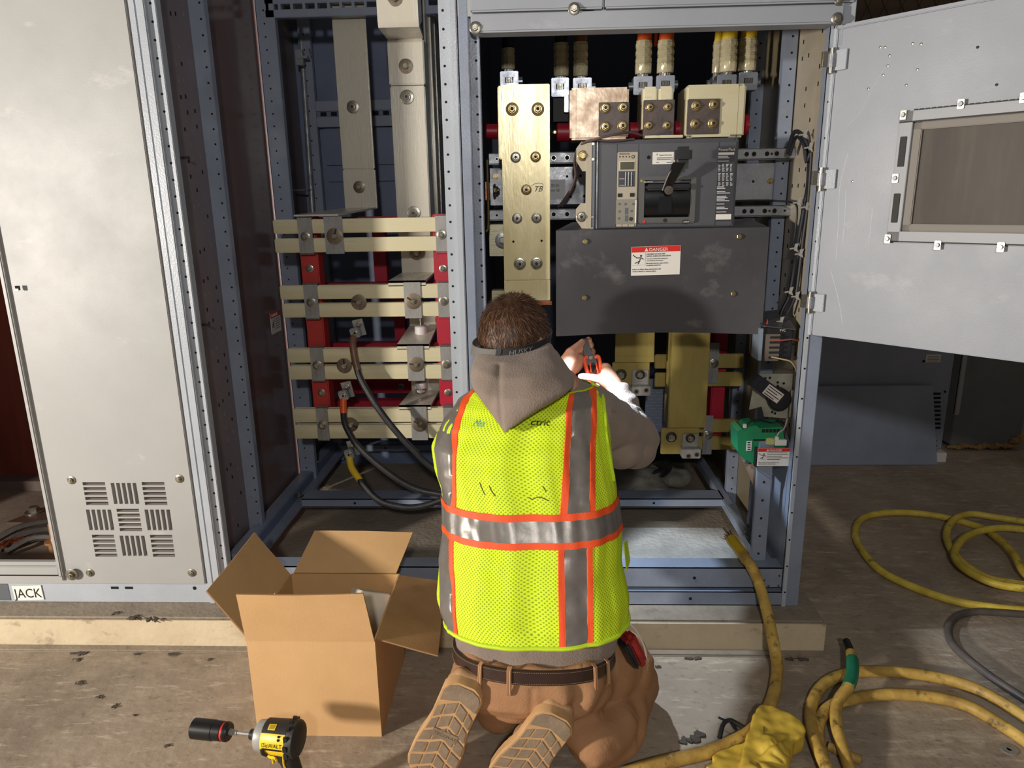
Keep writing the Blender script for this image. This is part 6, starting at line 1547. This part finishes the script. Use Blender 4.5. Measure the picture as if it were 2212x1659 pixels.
def hdisp(c_, n__):
    d = .0045 * noise.noise(c_ * 9) + .0022 * noise.noise(c_ * 24)
    if c_.y < 1.66 and seam1.z - .01 < c_.z < seam0.z + .03 and n__.y < -.2:
        f = (c_.z - seam1.z) / (seam0.z - seam1.z); xs = seam1.x + (seam0.x - seam1.x) * f; d -= .0035 * math.exp(-((c_.x - xs) / .005) ** 2)
        d -= .004 * math.exp(-((c_.x - xs + (.05 - .02 * f) * (1.2 - f)) / .012) ** 2)
    if c_.x > ER.x - .09 and c_.z < .86 and c_.y > 1.7:   # sleeve folds running round the arm
        a_ = (c_ - SR).dot((ER - SR).normalized()); d += .006 * math.sin(a_ * 95 + 6 * noise.noise(c_ * 7)) * max(0, noise.noise(c_ * 5 + V3((4, 1, 2))) + .35)
        a2_ = (c_ - ER).dot((WR - ER).normalized()); d += .0028 * math.sin(a2_ * 110 + 4 * noise.noise(c_ * 8)) * (1 if a2_ > .03 else 0)
    return d


remesh(hd, 'hoodie', .0045, hood_m, person, 7, hdisp)

# ---- vest
ZH, ZTOP = z_for(1402), .882
NU, NV = 150, 90
b = MB(); uvl = None; th0, th1 = rad(-248), rad(68)


def zcol(th, v):
    zt_ = ZTOP
    return ZH + (zt_ - ZH) * v


g = [[b.bm.verts.new(S(th0 + (th1 - th0) * i / NU, zcol(0, j / NV), vfold(th0 + (th1 - th0) * i / NU, zcol(0, j / NV)))) for i in range(NU + 1)] for j in range(NV + 1)]
g2 = [[b.bm.verts.new(S(th0 + (th1 - th0) * i / NU, zcol(0, j / NV), vfold(th0 + (th1 - th0) * i / NU, zcol(0, j / NV)) - .003)) for i in range(NU + 1)] for j in range(NV + 1)]
uvl = b.bm.loops.layers.uv.new('UVMap'); kk = b.mi(vest_y)
for j in range(NV):
    for i in range(NU):
        for G_, o_ in ((g, 0), (g2, 1)):
            vs_ = [(j, i), (j, i + 1), (j + 1, i + 1), (j + 1, i)]
            if o_: vs_.reverse()
            f = b.bm.faces.new([G_[y][x] for y, x in vs_]); f.material_index = kk
            for lp, (y, x) in zip(f.loops, vs_): lp[uvl].uv = ((th0 + (th1 - th0) * x / NU) * .19, zcol(0, y / NV) * 1.05)
for i in range(NU):
    for j_ in (0, NV):
        f = b.bm.faces.new((g[j_][i], g[j_][i + 1], g2[j_][i + 1], g2[j_][i])) if j_ else b.bm.faces.new((g2[0][i], g2[0][i + 1], g[0][i + 1], g[0][i])); f.material_index = kk
for j in range(NV):
    for i_ in (0, NU):
        f = b.bm.faces.new((g[j][i_], g2[j][i_], g2[j + 1][i_], g[j + 1][i_])); f.material_index = kk
bmesh.ops.recalc_face_normals(b.bm, faces=b.bm.faces[:])
vest = b.build('safety_vest', person, sharp=60)


def strip(name, par, edge, za, zb_, off, m_, nz=60, nx=5, wob=0):
    """band lying on the vest between two angle curves; edge(z) -> (theta left, theta right)"""
    b = MB(); rows_ = []
    for j in range(nz + 1):
        z = za + (zb_ - za) * j / nz; ta, tb = edge(z); row = []
        for i in range(nx + 1):
            th = ta + (tb - ta) * i / nx; rp_ = wob * .6 * abs(noise.noise(V3((th * 6, z * 22, 3))))
            row.append(S(th, z, vfold(th, z) + off + rp_))
        rows_.append(row)
    L1 = b.rings(rows_, m_, cap=False, closed=False)
    L2 = b.rings([[p_ - (p_ - V3((tor(za)[0], YS(p_.z), p_.z))).normalized() * .002 for p_ in r] for r in reversed(rows_)], m_, cap=False, closed=False)
    n1 = len(L1)
    for j in range(n1 - 1):
        for s_ in (0, -1): b.bm.faces.new((L1[j][s_], L1[j + 1][s_], L2[n1 - 2 - j][s_], L2[n1 - 1 - j][s_]))
    bmesh.ops.recalc_face_normals(b.bm, faces=b.bm.faces[:])
    return b.build(name, par, sharp=60)


def curve_for(tab):
    """tab: (py at back, px) -> theta(z)"""
    q = sorted([(z_for(py), px) for py, px in tab])
    def f(z):
        if z <= q[0][0]: px = q[0][1]
        elif z >= q[-1][0]: px = q[-1][1]
        else:
            for i in range(len(q) - 1):
                if z <= q[i + 1][0]: t_ = (z - q[i][0]) / (q[i + 1][0] - q[i][0]); px = q[i][1] * (1 - t_) + q[i + 1][1] * t_; break
        return th_for(px, z)
    return f


r1 = curve_for([(845, 1231), (882, 1222), (1101, 1212), (1200, 1206), (1410, 1207)])
r2 = curve_for([(845, 1242), (882, 1235), (1101, 1227), (1200, 1219), (1410, 1221)])
r3 = curve_for([(845, 1272), (882, 1278), (1101, 1270), (1200, 1266), (1410, 1268)])
r4 = curve_for([(845, 1286), (882, 1291), (1101, 1282), (1200, 1277), (1410, 1278)])
l1 = curve_for([(845, 1012), (882, 976), (945, 950), (1039, 962), (1101, 966), (1250, 957), (1410, 975)])
l2 = curve_for([(845, 1022), (882, 996), (945, 977), (1039, 976), (1101, 975), (1250, 970), (1410, 985)])
l3 = curve_for([(845, 1030), (882, 1008), (945, 988), (1039, 984), (1101, 984), (1250, 978), (1410, 993)])
zb0, zb1, zb2, zb3 = z_for(1188), z_for(1173), z_for(1127), z_for(1112)
for (za, zb_) in ((ZH + .001, zb0), (zb3, ZTOP - .002)):
    strip('orange_trim', vest, lambda z: (r1(z), r2(z)), za, zb_, .0020, vest_o); strip('reflective_tape', vest, lambda z: (r2(z), r3(z)), za, zb_, .0012, vest_s, wob=.007); strip('orange_trim', vest, lambda z: (r3(z), r4(z)), za, zb_, .0020, vest_o)
    strip('reflective_tape', vest, lambda z: (l1(z) - .22, l2(z)), za, zb_, .0012, vest_s, wob=.006); strip('orange_trim', vest, lambda z: (l2(z), l3(z)), za, zb_, .0020, vest_o)
full = lambda z: (rad(-246), rad(66))
strip('orange_trim', vest, full, zb0, zb1, .0030, vest_o, 3, 120); strip('reflective_tape', vest, full, zb1, zb2, .0024, vest_s, 10, 160, wob=.004); strip('orange_trim', vest, full, zb2, zb3, .0030, vest_o, 3, 120)
bind = mat('vest_binding', (198, 226, 40), .6)
b = MB(); b.tube([S(rad(-246) + rad(312) * k / 80, ZH, vfold(rad(-246) + rad(312) * k / 80, ZH) + .001) for k in range(81)], .005, bind, 8, 0); b.build('hem_binding', vest)
b = MB(); e1 = curve_for([(845, 1294), (882, 1301), (960, 1306), (1040, 1318), (1060, 1322)]); zA_, zB_ = z_for(1068), z_for(846)
b.tube([S(e1(zA_ + (zB_ - zA_) * k / 20) + .02, zA_ + (zB_ - zA_) * k / 20, vfold(-.2, .6) + .004) for k in range(21)], .0045, bind, 8, 0); b.build('armhole_binding', vest)
b = MB(); q = [S(rad(-22), z_for(1205), .022), S(rad(-8), z_for(1215), .022), S(rad(-6), z_for(1262), .03), S(rad(-18), z_for(1270), .026)]
b.prism(q, (.002, -.003, 0), bind); b.build('pocket_flap', vest)
# lettering across the back, mostly under the hood
zt0 = z_for(919)
b = MB(); thx = th_for(1144, zt0)
b.text('ctric', lambda v: S(thx + v.x / .19, zt0 + v.y, vfold(thx + v.x / .19, zt0 + v.y) + .0016), .018, ink, ex=.0002, sx=1.15); b.build('printed_lettering', vest)
b = MB(); thx2 = th_for(1022, zt0 - .002)
b.text('Mea', lambda v: S(thx2 + v.x / .19, zt0 - .004 + v.y, vfold(thx2 + v.x / .19, zt0 - .004 + v.y) + .0008), .018, mat('pale_blue_print', (130, 196, 220), .5), ex=.0002, shear=.2); tag(b.build('printed_lettering', vest), 'pale blue printed letters')
b = MB(); grime = mat('dark_grime', (96, 98, 44), .9)
for pts_ in (((1034, 1045), (1040, 1060), (1046, 1072)), ((1056, 1050), (1062, 1062), (1070, 1072)), ((1142, 1076), (1150, 1080), (1165, 1074), (1186, 1082)), ((1172, 1050), (1180, 1062))):
    q = []
    for px, py in pts_:
        z = z_for(py); th = th_for(px, z); q.append(S(th, z, vfold(th, z) + .0002))
    b.tube(q, .0013, grime, 5, 4)
b.build('grime_mark', vest)

# ---- trousers, belt, boots
tr = MB()
WY = 1.480; wl = at(986, 1392, Y=WY); wr = at(1322, 1404, Y=WY); wz = (wl.z + wr.z) / 2; wxc = (wl.x + wr.x) / 2; wa = (wr.x - wl.x) / 2
wb = .138; bk = at(1150, 1462, Y=WY - wb)


def W(th, dz=0, off=0):
    s_ = math.sin(th); z = wz + (wr.z - wl.z) / 2 * math.cos(th) + (bk.z - wz) * max(0, -s_) ** 1.5 + dz
    e = 2 / 2.2
    return V3((wxc + (wa + off) * math.copysign(abs(math.cos(th)) ** e, math.cos(th)), WY + (wb + off) * math.copysign(abs(s_) ** e, s_), z))


tr.rings([[W(2 * PI * k / 48, dz, off) for k in range(48)] for dz, off in ((.016, -.004), (0, -.003), (-.02, .000), (-.05, .010), (-.09, .012), (-.12, -.01))], duck)
tr.chain([(HIR + V3((.03, .0, -.02)), .105), (HIR * .45 + KR * .55 + V3((.02, 0, .02)), .098), (KR, .078)], duck)
tr.chain([(HIL + V3((0, 0, -.02)), .100), (HIL * .5 + KL * .5, .092), (KL, .076)], duck)
tr.chain([(KR + V3((.0, 0, -.0)), .078), (at(1322, 1572, Z=.088), .076), (at(1285, 1600, Z=.095), .068), (AR * .9 + KR * .1, .060)], duck)
tr.chain([(KL, .076), (at(1080, 1535, Z=.10), .056), (AL * .85 + KL * .15, .060)], duck)
tr.ell(at(1120, 1480, Y=1.44), (.11, .085, .075), duck); tr.ell(at(1230, 1478, Y=1.45), (.115, .09, .08), duck)


def tdisp(c_, n__):
    d = .007 * noise.noise(c_ * 8) + .003 * noise.noise(c_ * 22)
    # folds fanning out from the seat to the knees
    a_ = math.atan2(c_.z - .2, c_.x - .05)
    r_ = (V3((c_.x, 0, c_.z)) - V3((.05, 0, .26))).length
    if n__.y < .3: d += .0095 * math.sin(r_ * 80 + 6 * noise.noise(c_ * 5)) * max(0, noise.noise(c_ * 6 + V3((1, 5, 2))) + .25)
    if n__.y < -.3 and c_.z < bk.z - .03: d -= .007 * math.exp(-((c_.x - (at(1150, 1500, Y=1.4).x)) / .007) ** 2) * .5
    # keep the knees on the floor
    return d


tro = remesh(tr, 'trousers', .005, duck, person, 6, tdisp)
WMi = WM[person.name]
for v in tro.data.vertices:
    if v.co.z < .006: v.co.z = .006 + (v.co.z - .006) * .05
bm_b = MB(); bm_b.rings([[W(2 * PI * k / 90, dz, off) for dz, off in ((-.017, .003), (.017, .001), (.017, .006), (-.017, .008))] for k in range(91)], leather, cap=False)
belt = bm_b.build('belt', person)
b = MB(); stm = mat('belt_stitch', (150, 126, 96), .7)
for k in range(150):
    th = rad(-175) + rad(170) * k / 150
    for dz, of in ((-.0135, .0083), (.0135, .0066)): b.tube([W(th, dz, of), W(th + rad(.65), dz, of)], .0006, stm, 4, 0)
tag(b.build('stitching', belt), 'pale stitching')['kind'] = 'stuff'
for px in (1038, 1100, 1285, 1312):
    lo, hi = -PI, 0
    for _ in range(40):
        m_ = (lo + hi) / 2
        if proj(W(m_, 0, .008))[0] < px: lo = m_
        else: hi = m_
    th = lo; b = MB(); w_ = .052
    b.rings([[W(th + s * w_ * .5, dz, of) for s, of in ((-1, o1), (1, o1), (1, o1 + .003), (-1, o1 + .003))] for dz, o1 in ((.024, .0), (.019, .007), (-.0, .0085), (-.022, .010), (-.04, .010), (-.046, .006))], duck)
    for s in (-.28, .28): b.tube([W(th + s * w_, dz, of) for dz, of in ((.019, .0102), (0, .0118), (-.022, .0132), (-.038, .0132))], .0011, mat('canvas_stitch', (196, 154, 112), .8), 4, 0)
    b.build('belt_loop', tro)
b = MB(); q = [at(1372, 1462, Y=1.47), at(1300, 1490, Y=1.42), at(1262, 1520, Y=1.405)]
pk = at(1345, 1372, Y=1.50)
for p_ in (at(1331, 1376, Y=1.49), at(1338, 1424, Y=1.49)): b.lathe(p_, (0.5, -1, .2), [(-.01, .004), (.002, .004), (.003, .002)], brass, 10)
b.build('rivet', tro)

sole_t = mat('tan_sole_groove', (196, 156, 108), .7, 0, (176, 136, 92), 20, .5, .2, 80); sole_g = mat('dusty_sole_lug', (142, 122, 100), .8, 0, (122, 104, 86), 16, .5, .4, 90)
upper_m = mat('tan_boot_leather', (170, 130, 92), .7, 0, (150, 112, 78), 10, .5, .2, 80)


def boot(H, T, ank, yaw, nm):
    u = (T - H); Ls = u.length; u.normalize(); n0 = V3((0, -1, .0)); n0 = (Matrix.Rotation(yaw, 3, 'Z') @ n0); n0 = (n0 - u * n0.dot(u)).normalized(); w = u.cross(n0).normalized()
    hw = lambda s: .059 * (.86 * math.sqrt(max(0, 1 - ((s - .16) / .17) ** 2)) if s < .1 else (.80 + (.0 if s < .45 else .2 * math.sin(min(1, (s - .45) / .25) * PI / 2))) if s < .82 else 1.0 * math.sqrt(max(0, 1 - ((s - .82) / .185) ** 2)))
    P_ = lambda s, x, d: H + u * (s * Ls) + w * x + n0 * d
    ss = [0.001, .01, .03, .06, .1, .15, .22, .3, .4, .5, .6, .7, .78, .84, .9, .95, .98, .999]
    b = MB(); outline = [(s, hw(s)) for s in ss] + [(s, -hw(s)) for s in reversed(ss)]
    b.rings([[P_(s, x * k_, d) for s, x in outline] for d, k_ in ((-.026, 1.0), (-.004, 1.02), (0, .97))], sole_t)
    # chevron lugs
    gap = .012
    def lugp(pts): b.prism([P_(s, x, -.0005) for s, x in pts], n0 * .003, sole_g)
    def clip(s, x): h = hw(min(max(s, .02), .985)) - .005; return (min(max(s, .015), .985), max(-h, min(h, x)))
    lugp([clip(s, x) for s, x in [(.02, .016), (.05, .04), (.10, .044), (.16, .046), (.20, .046), (.145, .0), (.20, -.046), (.16, -.046), (.10, -.044), (.05, -.04), (.02, -.016)]])
    s0 = .17
    while s0 < .93:
        for sg in (1, -1):
            o_ = .10; h_ = .100
            lugp([clip(s0, sg * .0025), clip(s0 + o_ * .5, sg * .024), clip(s0 + o_ * .5 + h_, sg * .024), clip(s0 + h_, sg * .0025)])
            lugp([clip(s0 + o_ * .5 + .008, sg * .029), clip(s0 + o_, sg * .056), clip(s0 + o_ + h_, sg * .056), clip(s0 + o_ * .5 + h_ + .008, sg * .029)])
        s0 += h_ + .034
    so = None
    up = MB()
    for s, r, dd in ((.1, .034, -.05), (.2, .036, -.055), (.32, .036, -.06), (.45, .038, -.06), (.58, .042, -.055), (.7, .044, -.05), (.82, .042, -.046), (.9, .034, -.042)):
        up.ell(P_(s, 0, dd), (r, r, r), upper_m)
    up.chain([(P_(.12, 0, -.055), .036), (P_(.16, 0, -.10), .042), (ank, .050)], upper_m); up.chain([(P_(.35, 0, -.06), .036), (P_(.25, 0, -.11), .040)], upper_m)
    for s in ss[2:-1]: up.chain([(P_(s, hw(s) * .62, -.036), .016), (P_(s, -hw(s) * .62, -.036), .016)], upper_m, 10)
    bt = remesh(up, 'boot', .004, upper_m, person, 5, lambda c_, n__: .002 * noise.noise(c_ * 30))
    so = b.build('sole', bt)
    if nm:
        T_ = lambda v: P_(.50 - (v.y) / Ls, -.0 - (v.x), .0028)
        b2 = MB(); b2.box(-.030, .030, -.0125, .0125, -.001, .0036, sole_g, M=Matrix(((w.x, u.x, n0.x, P_(.5, 0, 0).x), (w.y, u.y, n0.y, P_(.5, 0, 0).y), (w.z, u.z, n0.z, P_(.5, 0, 0).z), (0, 0, 0, 1))))
        b2.text('TECOVAS', lambda v: P_(.5, 0, .0038) + w * (.026 - v.x) + u * (-v.y + .004), .0125, mat('moulded_letter', (112, 94, 76), .8), ex=.0003); b2.build('moulded_lettering', bt)
    return bt


boot(HL_, V3((HL_.x - .115, 1.385, .006)), AL, rad(-6), True)
boot(HR_, V3((HR_.x - .128, 1.355, .006)), AR, rad(-4), False)

# things he carries and holds
t = thing('pocket_tool', at(1367, 1398, Y=1.53), 'red and black pocket tool clipped to the worker right hip', 'tool')
p = at(1366, 1398, Y=1.475); b = MB(); T = Matrix.Translation(p) @ Matrix.Rotation(rad(-24), 4, 'Y') @ Matrix.Rotation(rad(24), 4, 'Z')
b.box(-.016, .014, -.03, .02, -.045, .045, mat('dark_red_case', (142, 36, 34), .45, bump=.2, bscale=80), bev=.010, M=T); b.box(-.024, -.010, -.03, .02, -.04, .034, black, bev=.006, M=T); b.build('case', t)
b = MB(); b.tube([at(1352, 1340, Y=1.52), at(1374, 1362, Y=1.52), at(1391, 1396, Y=1.52), at(1397, 1425, Y=1.51)], .0022, wht, 6, 4); b.build('cord', t)

t = thing('pliers', at(1280, 780, Y=2.10), 'orange handled black pliers held in the worker hands', 'pliers')
org = mat('orange_grip', (242, 96, 56), .45)
b = MB(); b.rings([[at(px, py, Y=Y_) + V3((dx * w_, dy, 0)) for dx, dy in ((-1, -.005), (1, -.005), (1, .005), (-1, .005))] for px, py, Y_, w_ in ((1263, 731, 2.118, .006), (1265, 745, 2.115, .009), (1270, 762, 2.11, .012), (1276, 776, 2.105, .017), (1280, 788, 2.10, .014))], black)
b.lathe(at(1276, 772, Y=2.098), (0, -1, 0), [(0, .007), (.004, .006), (.004, .001)], galv2, 14); b.build('jaws', t)
for q_ in (((1268, 770, 2.10, .004), (1262, 775, 2.095, .0062), (1265, 790, 2.09, .0068), (1269, 806, 2.085, .0062), (1273, 822, 2.085, .0058), (1274, 838, 2.085, .005)), ((1284, 772, 2.10, .004), (1292, 770, 2.10, .0062), (1296, 785, 2.10, .0068), (1296, 800, 2.10, .0062), (1290, 815, 2.10, .005))):
    b = MB(); b.tube([at(a_, c_, Y=y_) for a_, c_, y_, r_ in q_], .0064, org, 10, 4); b.build('handle', t)
b = MB()
for q_ in (((1274, 782), (1277, 804)), ((1287, 784), (1292, 804))): b.tube([at(*q_[0], Y=2.095), at(*q_[1], Y=2.09)], .0028, org, 6, 0)
for q_ in (((1279, 784), (1281, 804)), ((1283, 784), (1285, 804))): b.tube([at(*q_[0], Y=2.096), at(*q_[1], Y=2.092)], .0022, black, 6, 0)
b.build('spring', t)

# ================================================================== light
def lamp(name, typ, loc, target, energy, col, size=.1, **k):
    d = bpy.data.lights.new(name, typ); d.energy = energy; d.color = col
    if typ == 'AREA': d.size = size
    else: d.shadow_soft_size = size
    for a_, v in k.items(): setattr(d, a_, v)
    o = bpy.data.objects.new(name, d); C.objects.link(o); o.location = loc
    o.rotation_euler = (V3(target) - V3(loc)).to_track_quat('-Z', 'Y').to_euler(); return o


lamp('work_light', 'AREA', (-3.3, -.6, 1.3), (0, 2, .9), 170, (1, .93, .84), .2)
lamp('work_light_high', 'AREA', (.05, -1.0, 2.0), (.2, 2, 1.0), 27, (1, .97, .94), .12)
lp_ = hv(0, .150, .034)
lamp('headlamp_beam', 'SPOT', lp_, (.50, 2.0, .0), 38, (.70, .83, 1), .012, spot_size=rad(78), spot_blend=.6)
w = bpy.data.worlds.new('w'); bpy.context.scene.world = w; w.use_nodes = True
w.node_tree.nodes['Background'].inputs[0].default_value = (1, .93, .86, 1); w.node_tree.nodes['Background'].inputs[1].default_value = .11
vs = bpy.context.scene.view_settings; vs.view_transform = 'Standard'; vs.look = 'None'; vs.gamma = 1; vs.exposure = 0; vs.use_curve_mapping = False
